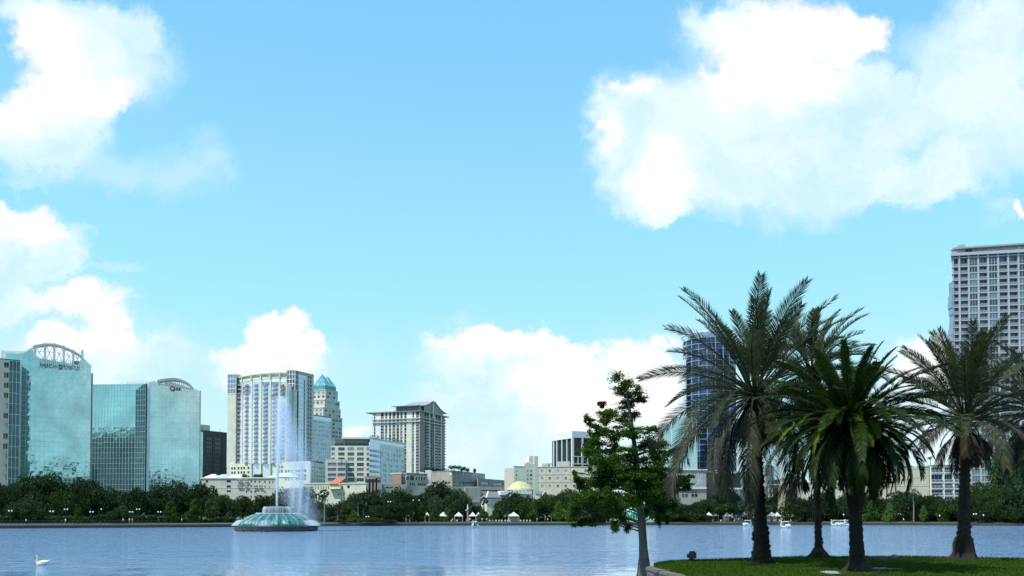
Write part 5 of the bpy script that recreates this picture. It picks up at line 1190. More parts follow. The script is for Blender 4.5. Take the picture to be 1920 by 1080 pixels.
    q = MB(); q.prism(fp(Fac(f.P(-1.3,0,.8), f.P(L,0,.8)), 27), H+.01, H+1.3); B.part(q, 'roof_slab', M['whitegrid'])
    q = MB(); f.box(q, f.U(1817,480), L, H+1.3, H+4.6, -8, -2); B.part(q, 'penthouse', M['whitemetal'])
    q = MB(); f.box(q, f.U(1799,470), f.U(1811,470), H+1.31, H+5.2, -9, -.5); B.part(q, 'roof_stair_wall', M['steel']); q = MB(); f.box(q, f.U(1814,470), f.U(1827,470), H+1.31, H+3.2, -3, -.8); B.part(q, 'roof_screen', M['deep'])
    q = MB(); z0 = f.Z(1790, 466); z1 = f.Z(1920, 457); n = 14
    a = f.P(f.U(1786,466), z0, 1); b = f.P(f.U(1920,457), z1, 1); b = a+(b-a)*1.9; q.obox(a-Vector((0,0,.55)), b-a, -f.n*3.5, Vector((0,0,.7))); B.part(q, 'canopy_beam', M['steel'])
    for i in range(9):
        q = MB(); t = (i+.35)/9; p = a+(b-a)*t-f.n*.8; q.box(p.x-.16, p.x+.16, p.y-.16, p.y+.16, H+1.3, p.z-.5); B.part(q, 'canopy_post', M['steel'])
    # curved glass bays on the left flank
    q = MB()
    for k in range(3, 25):
        zt, zb = zs[k], zs[k+1]; o = .55+.35*sin(k*1.35)
        q.obox(f.P(-o, zb+.1, -5), f.u*(o-.02), f.n*4.6, Vector((0,0,zt-zb-.15)))
    B.part(q, 'side_bays', M['gmid'])
    B.done()
M['cream2'] = wall('plain_cream_stucco', (.56,.53,.42), .85, .06); M['whitegrid'] = wall('white_frame', (.43,.45,.49), .6, .05); M['gcurt2'] = glass('curtained_teal_glass', (.11,.19,.20), .1)
b_right()

def b_reflected():
    B = Bld('reflected_building', 'dark stepped building added out of frame, visible only mirrored in the lower left facade of the glass office block', (-272,112,0)); q = MB(); q.box(-330,-252,70,150,GZ,50); B.part(q, 'lower_block', M['dark']); q = MB(); q.box(-300,-266,98,124,50,57); B.part(q, 'upper_block', M['grey'])  # unseen block, added only so the left glass facade has something to mirror
    for i in range(6):
        for j in range(10): q = MB(); y = 98+i*4.6; q.box(-252.02,-251.9,y,y+3,6+j*4,8.4+j*4); B.part(q, 'window', M['gcurt'])
    B.done()
    B = Bld('reflected_block', 'dark block added behind the viewpoint, seen only mirrored along the foot of the glass offices', (-60,-140,0)); q = MB(); q.box(-150,60,-170,-130,GZ,29); B.part(q, 'wall', M['dark']); q = MB(); q.box(-150,-118,-165,-135,29,38); q.box(14,60,-165,-135,29,42); B.part(q, 'roof_block', M['gtealdk'])  # unseen block, added to darken the reflections low on the glass offices
    for i in range(14):
        for j in range(4): q = MB(); q.box(-146+i*15,-139+i*15,-130,-129.9,5+j*6,8+j*6); B.part(q, 'window', M['gcurt'])
    B.done()
b_reflected()
# ================================================================== TREES
M['oakleaf'] = foliage('oak_foliage', (.013,.032,.013), (.030,.062,.021), (.060,.10,.034), .45, .25)
M['cypleaf'] = foliage('cypress_foliage', (.035,.085,.018), (.06,.13,.028), (.09,.17,.035), .6, .25)
M['bark'] = wall('tree_bark', (.10,.085,.07), .95, .3, 1.2, .2, .5); M['palebark'] = wall('pale_palm_bark', (.24,.21,.17), .95, .25, 1.5, .2)
M['paleleaf'] = foliage('silvery_foliage', (.05,.075,.045), (.08,.11,.06), (.12,.15,.08), .6, .2)
def leafquad(mb, p, s, R, up=0.0, m=0):
    n = Vector((R.gauss(0,1), R.gauss(0,1), R.gauss(0,1)+up)).normalized(); a = n.orthogonal().normalized(); b = n.cross(a); t = R.uniform(0, 6.28)
    a2 = (a*cos(t)+b*sin(t))*s; b2 = (b*cos(t)-a*sin(t))*s*R.uniform(.45,.8); mb.face([p-a2, p-b2, p+a2, p+b2], m)
def crown_proto(kind, seed, n, ls):
    """unit crown: radius about 1, base at z=0, top at z=1"""
    R = random.Random(seed); mb = MB(); blobs = []
    if kind == 'oak':
        for i in range(26):
            a = R.uniform(0, 2*pi); r = sqrt(R.random())*.72; z = .22+.52*(1-r*r*.7)*R.uniform(.45,1.12); blobs.append((Vector((r*cos(a), r*sin(a), z)), Vector((R.uniform(.22,.36), R.uniform(.22,.36), R.uniform(.13,.22)))))
        for i in range(10):
            a = 2*pi*i/10+R.uniform(-.3,.3); blobs.append((Vector((.72*cos(a), .72*sin(a), R.uniform(.15,.4))), Vector((.24,.24,.18))))
    elif kind == 'cone':
        for i in range(34):
            z = R.uniform(.04, .96); rr = (1-z)**.8*.85*R.uniform(.3,1); a = R.uniform(0, 2*pi); q = .16+.20*(1-z); blobs.append((Vector((rr*cos(a), rr*sin(a), z)), Vector((q, q, .07+.04*R.random()))))
        blobs.append((Vector((0,0,.95)), Vector((.07,.07,.07))))
    elif kind == 'flat':
        for i in range(26):
            a = R.uniform(0, 2*pi); r = sqrt(R.random())*.85; blobs.append((Vector((r*cos(a), r*sin(a), .45+.35*(1-r*r)*R.uniform(.4,1))), Vector((.26,.26,.14))))
    else:  # round bush
        for i in range(16):
            a = R.uniform(0, 2*pi); r = sqrt(R.random())*.65; blobs.append((Vector((r*cos(a), r*sin(a), .15+.6*(1-r*r)*R.uniform(.3,1))), Vector((.35,.35,.25))))
    for i in range(n):
        c, r = R.choice(blobs); d = Vector((R.gauss(0,1),R.gauss(0,1),R.gauss(0,1))).normalized(); k = R.uniform(.55,1.0)**.6*(1+R.gauss(0,.10))
        p = c+Vector((d.x*r.x, d.y*r.y, d.z*r.z))*k
        if p.z < .0: p.z = -p.z*.5
        leafquad(mb, p, ls*R.uniform(.6,1.3), R, .4)
    return mb
MESH = {}
def tree_protos():
    for k in range(4): MESH['oak%d'%k] = crown_proto('oak', 40+k, 11000, .030).mesh('crown', [M['oakleaf']])
    for k in range(2): MESH['cone%d'%k] = crown_proto('cone', 60+k, 5200, .045).mesh('crown', [M['cypleaf']])
    MESH['bush0'] = crown_proto('bush', 70, 3500, .05).mesh('crown', [M['oakleaf']]); MESH['pale0'] = crown_proto('bush', 71, 4200, .045).mesh('crown', [M['paleleaf']])
    MESH['flat0'] = crown_proto('flat', 75, 7000, .034).mesh('crown', [M['oakleaf']])
    for nm, kids_ in (('trunk_oak', True), ('trunk_cone', False)):
        mb = MB(); R = random.Random(5)
        if kids_:
            mb.tube([(0,0,-.02),(.01,0,.12),(.0,.02,.3),(.05,0,.55)], [.075,.05,.045,.025], 8)
            for i in range(7): a = 2*pi*i/7+R.random(); mb.tube([(0,.01,.16+R.random()*.1),(.25*cos(a),.25*sin(a),.34),(.6*cos(a),.6*sin(a),.5)], [.035,.022,.008], 6)
        else: mb.tube([(0,0,-.02),(0,0,.1),(0,0,.9)], [.09,.06,.01], 8)
        MESH[nm] = mb.mesh('trunk', [M['bark']], smooth=True)
tree_protos()
def tree(px, ytop, wpx, Y, kind, label, name='oak_tree', group=None, base=GZ, lift=0.0, rz=None):
    P = at(px, 965, Y); top = at(px, ytop, Y).z; r = wpx*.5*Y/F; h = top-base
    R = random.Random(int(px*7+Y)); t = root(name, (P.x, P.y, base), label, 'tree' if kind != 'bush' else 'shrub', group, R.uniform(0, 6.28) if rz is None else rz)
    me = MESH[{'oak': 'oak%d' % R.randrange(4), 'cone': 'cone%d' % R.randrange(2), 'bush': 'bush0', 'pale': 'pale0', 'flat': 'flat0'}[kind]]
    c = bpy.data.objects.new('crown', me); COL.objects.link(c); c.parent = t; c.scale = (r, r, h*(1-lift)); c.location = (0, 0, h*lift)
    u = bpy.data.objects.new('trunk', MESH['trunk_cone' if kind == 'cone' else 'trunk_oak']); COL.objects.link(u); u.parent = t; s = max(r*.9, .8); u.scale = (s, s, h*.9)
    return t
G1 = 'trees along the far lakeside'
TR = [
 (-22,892,90,240,'oak','dark oak cut by the left edge of the photo below the beige tower'),
 (16,905,62,234,'oak','dark oak at left edge in front of the beige tower foot'),
 (84,877,118,250,'oak','largest spreading dark oak in front of the arched glass tower',.12),
 (48,930,60,232,'oak','lower dark oak crown left of the big oak below the arched tower',.2),
 (160,894,92,255,'oak','dark oak between the arched glass tower and the glass block'),
 (118,915,70,246,'oak','oak crown tucked right of the big oak below the arched tower sign'),
 (213,905,84,262,'oak','dark oak in front of the left half of the teal glass block'),
 (262,908,74,255,'oak','dark oak below the dark strip of the teal glass block'),
 (322,895,100,268,'oak','high domed dark oak below the round emblem on the glass block'),
 (378,903,84,266,'oak','dark oak in front of the black office block and apartment corner'),
 (418,921,66,258,'oak','mid sized oak below the balconies of the pale apartments'),
 (455,925,60,275,'oak','dark oak just left of the fountain jet'),
 (497,922,60,298,'oak','olive green oak right behind the fountain jet'),
 (556,905,104,300,'oak','broad grey green oak veiled by the fountain spray'),
 (604,940,56,276,'oak','dark oak right of the fountain below the cream hall'),
 (637,938,52,278,'oak','dark oak below the cream hall next to the fan palm'),
 (668,922,70,290,'oak','dark oak below the orange roof and round window'),
 (722,906,104,292,'oak','largest oak in the centre in front of the cream gridded office'),
 (776,925,66,296,'oak','dark oak below the garage openings in the centre'),
 (712,944,56,272,'oak','mid green tree in front of the largest central oak'),
 (757,937,70,276,'oak','full mid green tree standing left of the bright young cypress'),
 (822,901,86,300,'oak','tall dark oak in front of the concrete building'),
 (858,915,66,292,'oak','dark oak to the right of the tallest tree before the concrete building'),
 (893,944,44,296,'oak','small dark oak behind the pedal boat near the white tents'),
 (962,921,74,296,'oak','dark oak below the yellow dome left side'),
 (992,922,60,292,'oak','dark oak below the yellow dome right side'),
 (1026,925,64,298,'oak','dark oak between dome hall gable and cream office'),
 (1062,911,70,312,'oak','light topped oak left of the foreground cypress crown'),
 (1100,920,74,306,'oak','oak hidden mostly behind the left boughs of the foreground cypress'),
 (1140,925,70,304,'oak','oak seen through the middle of the foreground cypress'),
 (1232,930,66,298,'oak','oak just right of the foreground cypress trunk'),
 (1290,938,62,292,'oak','rounded oak below the pale teal office'),
 (1326,930,60,300,'oak','oak hidden behind the drooping fronds of the tallest date palm'),
 (1358,910,64,312,'oak','taller bright oak left of the white colonnade'),
 (1398,934,96,292,'flat','wide umbrella shaped tree in front of the white colonnade'),
 (1432,922,50,306,'oak','oak behind the trunk of the tallest date palm'),
 (1497,926,70,292,'oak','oak right of the cream pavilion'),
 (1541,920,74,300,'oak','dark oak behind the thin palm trunk on the bank'),
 (1585,922,70,296,'oak','oak directly behind the thick feather palm trunk'),
 (1626,918,64,302,'oak','oak right of the thick feather palm trunk'),
 (1700,909,84,298,'oak','broad oak in front of the plain cream building'),
 (1742,921,66,288,'oak','oak at the corner of plain cream building and balconied flats'),
 (1778,925,62,284,'oak','oak in front of the balconied flats'),
 (1812,922,60,290,'oak','oak behind the trunk of the right hand date palm'),
 (1842,893,74,292,'oak','tall oak just right of the right hand date palm trunk'),
 (1872,915,66,276,'oak','lower oak at right below the gridded tower'),
 (1908,800,104,292,'oak','tallest dark tree at right edge rising in front of the gridded tower'),
 (1925,880,90,270,'oak','dark oak cut by the right edge of the photo'),
]
for t in TR: tree(t[0], t[1], t[2]*1.12, t[3], t[4], t[5], 'oak_tree' if t[4] == 'oak' else 'umbrella_tree', G1, lift=.0)
CY = [
 (146,951,28,226,'bright young cypress standing alone at the water edge below the arched tower'),
 (321,940,40,240,'bright conical cypress left of a matching one below the glass block'),
 (366,935,46,243,'bright conical cypress right of a matching one below the glass block'),
 (230,948,44,236,'dull conical cypress behind strollers on the lakeside path'),
 (792,947,30,277,'brightest young cypress in the centre left of the white tents'),
 (815,954,30,280,'young cypress behind the first white tent'),
 (838,953,30,282,'young cypress between the two leftmost large white tents'),
 (931,944,36,286,'conical cypress left of the dome hall trees'),
 (905,955,34,288,'pale conical cypress behind the row of white tables'),
 (999,944,34,284,'slim conical cypress below the dome right side'),
 (1048,940,40,292,'conical cypress left of the yellow green feather palm'),
 (1634,935,34,288,'bright cypress right of the thick feather palm trunk'),
 (1667,944,34,284,'bright cypress with two pale stems on the right bank'),
 (1732,948,24,280,'brightest small cypress on the right bank'),
 (1764,944,34,282,'mid green cypress left of the right hand date palm trunk'),
 (663,958,36,268,'small cypress behind the lakeside shrub right of the fountain'),
]
for px, y, w, Y, lab in CY: tree(px, y, w, Y, 'cone', lab, 'cypress_tree', 'young cypresses along the far lakeside', lift=.06)
BU = [(690,969,62,262,'leafy green shrub spilling over the bank right of the fountain'),(728,974,44,266,'second low shrub on the bank right of the fountain'),(645,974,36,262,'low shrub beside the pale fan palm trunk'),
 (1290,955,60,289,'low dark shrub on the bank below the pale teal office'),(1322,962,44,289,'dark shrub right of the bandshell on the far bank'),(1254,958,44,290,'dark shrub between cypress trunk and far bank lawn'),
 (215,950,40,232,'rounded shrub beside strollers on the left bank'),(1905,950,60,268,'dark shrub at right edge below the tall dark tree'),(1838,948,50,272,'dark shrub at the foot of the oaks right of the date palm trunk')]
for px, y, w, Y, lab in BU: tree(px, y, w, Y, 'bush', lab, 'shrub', 'shrubs on the far bank')
tree(818,921,32,288,'pale','silvery round tree in front of the tallest oak by the concrete building','silver_tree',lift=.1)
# hedge / undergrowth mass, added to fill the dark under the trees
def undergrowth():
    R = random.Random(99); mb = MB()
    segs = [(-40,330,14,2.0),(330,440,12,1.6),(600,700,10,2.2),(740,1060,26,1.7),(1060,1300,14,1.8),(1300,1500,30,1.4),(1500,1940,16,2.4)]
    for x0, x1, off, hh in segs:
        for k in range(int((x1-x0)*26)):
            px = R.uniform(x0, x1); Y = shoreY(px)+off+R.uniform(0, 5); P = at(px, 965, Y); n = mnoise.noise(Vector((P.x*.12, 3, 0)))
            leafquad(mb, Vector((P.x, P.y, GZ+R.random()*hh*(1+.9*n))), R.uniform(.25,.5), R, .4)
    tag(mb.build('undergrowth', M['oakleaf']), 'low dark undergrowth and hedging added to fill the dark under the far lakeside trees', 'undergrowth', kind='stuff')
SH = [(-100,210),(0,213),(150,221),(300,229),(440,238),(600,257),(800,268),(1060,276),(1290,283),(1500,284),(1700,277),(1920,264),(2100,250)]
def shoreY(px):
    for (a, ya), (b, yb) in zip(SH[:-1], SH[1:]):
        if a <= px <= b: return ya+(yb-ya)*(px-a)/(b-a)
    return 250
undergrowth()
# ================================================================== PALMS
M['frond'] = foliage('date_palm_frond', (.036,.048,.022), (.064,.080,.036), (.11,.125,.06), 1.2, .35, False, .45)
M['frondlow'] = foliage('old_palm_frond', (.045,.046,.030), (.075,.074,.048), (.12,.11,.075), 1.2, .3, False, .6)
M['frondyel'] = foliage('yellowing_frond', (.13,.12,.02), (.19,.17,.03), (.22,.20,.05), 1.2, .25, False, .5)
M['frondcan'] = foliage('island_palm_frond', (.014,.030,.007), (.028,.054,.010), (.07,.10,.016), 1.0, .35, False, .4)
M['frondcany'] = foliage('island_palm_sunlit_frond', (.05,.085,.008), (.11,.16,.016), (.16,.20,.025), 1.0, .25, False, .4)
M['dead'] = foliage('dead_frond', (.030,.024,.018), (.055,.044,.034), (.10,.08,.065), 1.2, .1, False, .8)
M['palmtrunk'] = wall('palm_trunk', (.017,.014,.012), .95, .35, 2.5, .2, .8, 9.0); M['trunkpale'] = wall('weathered_palm_trunk', (.055,.046,.036), .95, .35, 2.5, .2, .8, 9.0)
M['rootmass'] = wall('palm_root_mass', (.022,.016,.014), .95, .4, 4, .2, 1.0, 12.0)
def frond(mb, base, az, el, L, droop, ll, n, w, R, v=.45, start=.15, mat=0, rach=0, stiff=.25, pw=1.5, tip=.35, twist=None):
    steps = 22; ds = L/steps; p = Vector(base); pts = []; dirs = []
    azz = az; curve = R.uniform(-.25,.25)
    for i in range(steps+1):
        t = i/steps; e = el - droop*t**pw; azz = az+curve*t*t
        d = Vector((cos(azz)*cos(e), sin(azz)*cos(e), sin(e))); pts.append(p.copy()); dirs.append(d); p = p+d*ds
    mb.tube(pts[::2], [.035*(1-i/12)+.006 for i in range(len(pts[::2]))], 4, rach, False)
    tw = R.uniform(-.5,.5) if twist is None else twist
    for i in range(n):
        t = start+(1-start)*(i+R.random()*.5)/n; f = t*steps; k = min(steps-1, int(f)); q = pts[k].lerp(pts[k+1], f-k); d = dirs[k]
        side = Vector((-sin(azz), cos(azz), 0)); nr = d.cross(side); nr = nr if nr.z > 0 else -nr
        s2 = side*cos(tw)+nr*sin(tw); n2 = nr*cos(tw)-side*sin(tw)
        prof = min(1, .35+(t-start)*4)*(1-max(0, (t-.6)/.4)**2*(1-tip))
        an = radians(60)-radians(24)*t
        for sg in (-1, 1):
            vv = v*R.uniform(.6,1.4); ld = (d*cos(an)+(s2*sg*cos(vv)+n2*sin(vv))*sin(an)).normalized(); l = ll*prof*R.uniform(.85,1.12)
            wd = ld.cross(n2).normalized() if ld.cross(n2).length > .01 else s2
            wd = (wd*cos(R.uniform(-.6,.6))+n2*sin(R.uniform(-.6,.6))).normalized()*w*.5
            m = q+ld*l*.5; e = q+ld*l-Vector((0,0,stiff*l))
            mb.face([q-wd*.6, q+wd*.6, m+wd-Vector((0,0,stiff*l*.2)), m-wd-Vector((0,0,stiff*l*.2))], mat); mb.face([m-wd-Vector((0,0,stiff*l*.2)), m+wd-Vector((0,0,stiff*l*.2)), e], mat)
def palm_trunk(prof, path, boots=.04, seg=26, dz=.07, R=None, rough=1.0):
    """prof [(z,r)], path z->(x,y); old leaf bases stand out in a spiral"""
    mb = MB(); z0, z1 = prof[0][0], prof[-1][0]; n = int((z1-z0)/dz); b = 0
    def rr(z):
        for (a, ra), (c, rc) in zip(prof[:-1], prof[1:]):
            if a <= z <= c: return ra+(rc-ra)*(z-a)/(c-a)
        return prof[-1][1]
    for i in range(n+1):
        z = z0+(z1-z0)*i/n; cx, cy = path(z); r = rr(z)
        for k in range(seg):
            t = 2*pi*k/seg; ph = (t/(2*pi)*9+z*5.2) % 1; ph2 = (-t/(2*pi)*7+z*5.2) % 1
            q = r+boots*(max(0, 1-abs(ph-.5)*2.6)*max(0, 1-abs(ph2-.5)*1.6)*2.0-.3)+.03*rough*mnoise.noise(Vector((cos(t)*2.5, sin(t)*2.5, z*3)))
            mb.v.append((cx+q*cos(t), cy+q*sin(t), z))
    for i in range(n):
        for k in range(seg): k2 = (k+1) % seg; mb.f.append((i*seg+k, i*seg+k2, (i+1)*seg+k2, (i+1)*seg+k)); mb.m.append(0)
    mb.f.append(tuple(n*seg+k for k in range(seg))); mb.m.append(0)
    return mb
LZ = 1.7
def wp(px, py, Y): return at(px, py, Y)
def date_palm(px, pyb, Y, cpx, cpy, label, trunkprof, fronds, ll=.46, seed=1, skirt=14, trunkmat='palmtrunk', base=LZ, name='date_palm', baseprof=None, boots=.04, deadL=2.2, lowfrac=.35, yel=2, lowL=1.0):
    B0 = at(px, 965, Y); T0 = at(cpx, cpy, Y); Rn = random.Random(seed)
    r = root(name, (B0.x, Y, base), label, 'palm tree', 'feather palms on the near lawn'); H = T0.z-base
    path = lambda z: (B0.x+(T0.x-B0.x)*max(0, (z-base)/H)**1.15, Y)
    tp = [(base+z, rr) for z, rr in trunkprof]; tp[-1] = (T0.z, tp[-1][1])
    palm_trunk(tp, path, boots).build('trunk', [M[trunkmat]], r, smooth=True)
    if baseprof:
        mb = MB(); n = Rn.random()*9
        mb.lathe((B0.x, Y, base), baseprof, 30, 0, lambda rad, z, t: rad*(1+.16*mnoise.noise(Vector((cos(t)*2+n, sin(t)*2, z*2.5)))+.09*mnoise.noise(Vector((cos(t)*7+n, sin(t)*7, z*8))))); mb.build('root_mass', [M['rootmass']], r, smooth=True)
    g = MB(); y = MB(); lw = MB(); c = Vector(path(T0.z)+(T0.z,))
    n = fronds['n']; L = fronds['L']
    for i in range(n):
        s = (i+.5)/n; el = fronds['el0']+(fronds['el1']-fronds['el0'])*s**fronds.get('pe',1.0); az = i*2.39996+Rn.uniform(-.25,.25)
        Lf = L*Rn.uniform(.82,1.08)*(1-.12*(s < .1)); dr = fronds['dr0']+(fronds['dr1']-fronds['dr0'])*s
        low = s > 1-lowfrac
        tgt = lw if low else g
        frond(tgt, c+Vector((cos(az),sin(az),0))*.18+Vector((0,0,.35*(1-s)-.25)), az, el+Rn.uniform(-.1,.1), Lf*(lowL*Rn.uniform(.8,1.1) if low else 1), dr*Rn.uniform(.8,1.25), ll, fronds['m'], fronds['w'], Rn, mat=0, v=fronds.get('v',.5), start=fronds.get('st',.22), stiff=.12+.5*low, tip=fronds.get('tip',.4))
    for i in range(yel): az = Rn.uniform(0, 6.28); frond(y, c, az, Rn.uniform(.1,.5), L*.6, 1.4, ll, 60, .035, Rn)
    g.build('crown', [M[fronds['mat']]], r)
    if lw.f: lw.build('drooping_fronds', [M[fronds['matlow']]], r)
    if y.f: y.build('yellow_fronds', [M['frondyel']], r)
    d = MB()
    for i in range(skirt):
        az = Rn.uniform(0, 6.28); frond(d, c+Vector((cos(az)*.2,sin(az)*.2,-.3-Rn.random()*.5)), az, -.5-Rn.random()*.6, deadL*Rn.uniform(.5,1.1), .9, ll*.7, 45, .03, Rn, v=.2, start=.3, stiff=.6)
    for i in range(40):          # cut frond butts under the crown
        az = Rn.uniform(0, 6.28); z = T0.z-Rn.uniform(0,.9); x0, y0 = path(z); rr = tp[-1][1]; a = Vector((x0+cos(az)*rr*.7, y0+sin(az)*rr*.7, z)); d.tube([a, a+Vector((cos(az)*.18, sin(az)*.18, .16)), a+Vector((cos(az)*.30, sin(az)*.30, .30))], [.06,.05,.03], 5)
    d.build('dead_fronds', [M['dead']], r)
    return r
RM = dict(mat='frond', matlow='frondlow')
date_palm(1428,1056,33.3,1414,735,'tallest feather palm with thick dark trunk and hanging grey lower fronds, left of the group',[(0,.40),(.35,.35),(.8,.27),(1.2,.31),(1.5,.235),(2.0,.19),(4,.165),(6.4,.155),(7,.19)],
  dict(n=70,L=4.8,el0=1.50,el1=-.75,dr0=.3,dr1=1.7,m=82,w=.032,pe=.95,v=.35,**RM), .74, 11, 18, lowfrac=.26, lowL=1.25, deadL=2.0, yel=3, boots=.085)
date_palm(1535,1044.5,37.2,1522,694,'slim feather palm with pale knobbly trunk standing behind the broad one on the bank',[(0,.34),(.25,.34),(.45,.16),(1,.125),(3,.12),(6,.12),(8,.16)],
  dict(n=46,L=3.4,el0=1.45,el1=-.6,dr0=.5,dr1=1.7,m=70,w=.032,pe=.9,**RM), .56, 23, 14, 'trunkpale', lowfrac=.3, yel=2, baseprof=[(.50,-.05),(.46,.1),(.34,.26),(.2,.38)], boots=.06)
date_palm(1607,1071,28.6,1594,792,'broad green feather palm with arching glossy fronds, thickest crown of the lawn palms',[(0,.48),(.12,.38),(.3,.28),(.8,.225),(2,.205),(4,.20),(5.2,.25)],
  dict(n=108,L=3.4,el0=1.42,el1=-.62,dr0=.45,dr1=1.75,m=125,w=.028,v=.25,st=.10,tip=.45,pe=.72,mat='frondcan',matlow='frondcan'), 0.36, 37, 34, lowfrac=.35, lowL=.85, yel=0, boots=.035, deadL=2.6, name='island_date_palm', baseprof=[(.66,-.06),(.52,.05),(.40,.16),(.28,.34)])
date_palm(1806,1048,36.3,1811,778,'feather palm with dark bulging root mass at right, in front of the gridded tower',[(0,.38),(.6,.33),(.9,.31),(1.1,.24),(2,.21),(3.5,.175),(5,.165),(6.3,.22)],
  dict(n=50,L=4.3,el0=1.52,el1=-.2,dr0=.2,dr1=1.0,m=78,w=.032,pe=1.1,v=.35,**RM), .66, 52, 12, 'trunkpale', lowfrac=.12, yel=1, baseprof=[(.85,-.05),(.56,.08),(.45,.35),(.42,.7),(.33,1.0),(.22,1.1)], boots=.08)
date_palm(1958,1052,38.5,1950,765,'feather palm cut by the right edge, only its left fronds showing',[(0,.42),(1,.32),(3,.27),(6.5,.27)],
  dict(n=60,L=4.3,el0=1.45,el1=-.6,dr0=.45,dr1=1.3,m=74,w=.032,pe=.95,**RM), .6, 71, 8, lowfrac=.3, yel=1)
# extra fronds on the broad palm, with the sunlight put into their yellow-green
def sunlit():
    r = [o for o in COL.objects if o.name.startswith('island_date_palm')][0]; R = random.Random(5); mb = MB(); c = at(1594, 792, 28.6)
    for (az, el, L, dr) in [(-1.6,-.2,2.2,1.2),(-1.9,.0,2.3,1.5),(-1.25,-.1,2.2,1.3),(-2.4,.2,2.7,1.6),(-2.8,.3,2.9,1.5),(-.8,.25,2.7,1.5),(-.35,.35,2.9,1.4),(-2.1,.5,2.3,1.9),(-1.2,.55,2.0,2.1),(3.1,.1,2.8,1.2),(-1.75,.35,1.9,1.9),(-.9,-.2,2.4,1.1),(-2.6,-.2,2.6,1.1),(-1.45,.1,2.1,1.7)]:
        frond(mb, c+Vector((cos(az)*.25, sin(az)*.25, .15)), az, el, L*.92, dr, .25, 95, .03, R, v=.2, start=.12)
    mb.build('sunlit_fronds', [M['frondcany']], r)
sunlit()
# ---- distant fan palms
M['fan'] = foliage('fan_palm_leaf', (.03,.045,.025), (.05,.07,.035), (.09,.11,.06), 1, .15, False)
M['fanyel'] = foliage('yellow_palm_leaf', (.12,.12,.03), (.17,.16,.05), (.2,.19,.08), 1, .15, False)
def fan_palm(px, ytop, ybase, Y, rpx, label, mat='fan', feather=False):
    P = at(px, 965, Y); k = Y/F; r = rpx*k; top = at(px, ytop+rpx, Y).z; R = random.Random(int(px)); t = root('fan_palm' if not feather else 'small_feather_palm', (P.x, Y, GZ), label, 'palm tree', 'palms on the far bank')
    m = MB(); m.tube([(P.x,Y,GZ-.3),(P.x+.1,Y,(GZ+top)/2),(P.x,Y,top)], [.28,.2,.2], 8); m.build('trunk', [M['palebark']], t)
    c = Vector((P.x, Y, top)); m = MB()
    if feather:
        for i in range(26): frond(m, c, R.uniform(0,6.28), R.uniform(-.2,1.4), r*1.3, 1.3, .6, 16, .12, R)
    else:
        for i in range(34):
            d = Vector((R.gauss(0,1),R.gauss(0,1),R.gauss(.15,.9))).normalized(); cc = c+d*r*.62; side = d.orthogonal().normalized(); up = d.cross(side)
            for j in range(11):
                a = -1.3+2.6*j/10; e = (d*cos(a)+side*sin(a)).normalized()*r*.5; w = up.cross(e).normalized()*r*.05
                m.face([cc-w, cc+w, cc+e*.9+w*.3-Vector((0,0,r*.08)), cc+e-Vector((0,0,r*.16))])
            m.tube([c, cc], .03, 4)
    m.build('crown', [M[mat]], t)
fan_palm(608,916,978,262,9,'tall pale trunked fan palm just right of the fountain spray')
fan_palm(671,934,976,271,9,'taller of two fan palms with twin pale trunks before the central oak'); fan_palm(681,937,976,272,8,'shorter of two fan palms with twin pale trunks before the central oak')
fan_palm(907,931,975,290,8,'round headed fan palm left of the slate roofed hall wing'); fan_palm(1066,953,976,288,12,'yellow green feather palm on the far bank left of the foreground cypress','fanyel',True)
fan_palm(633,950,978,263,8,'low fan palm with dark trunk beside the white gabled kiosk'); fan_palm(1863,928,976,280,9,'fan palm with grey crown under the tall dark trees at right'); fan_palm(1713,922,976,284,8,'fan palm in front of the broad oak by the plain cream building')
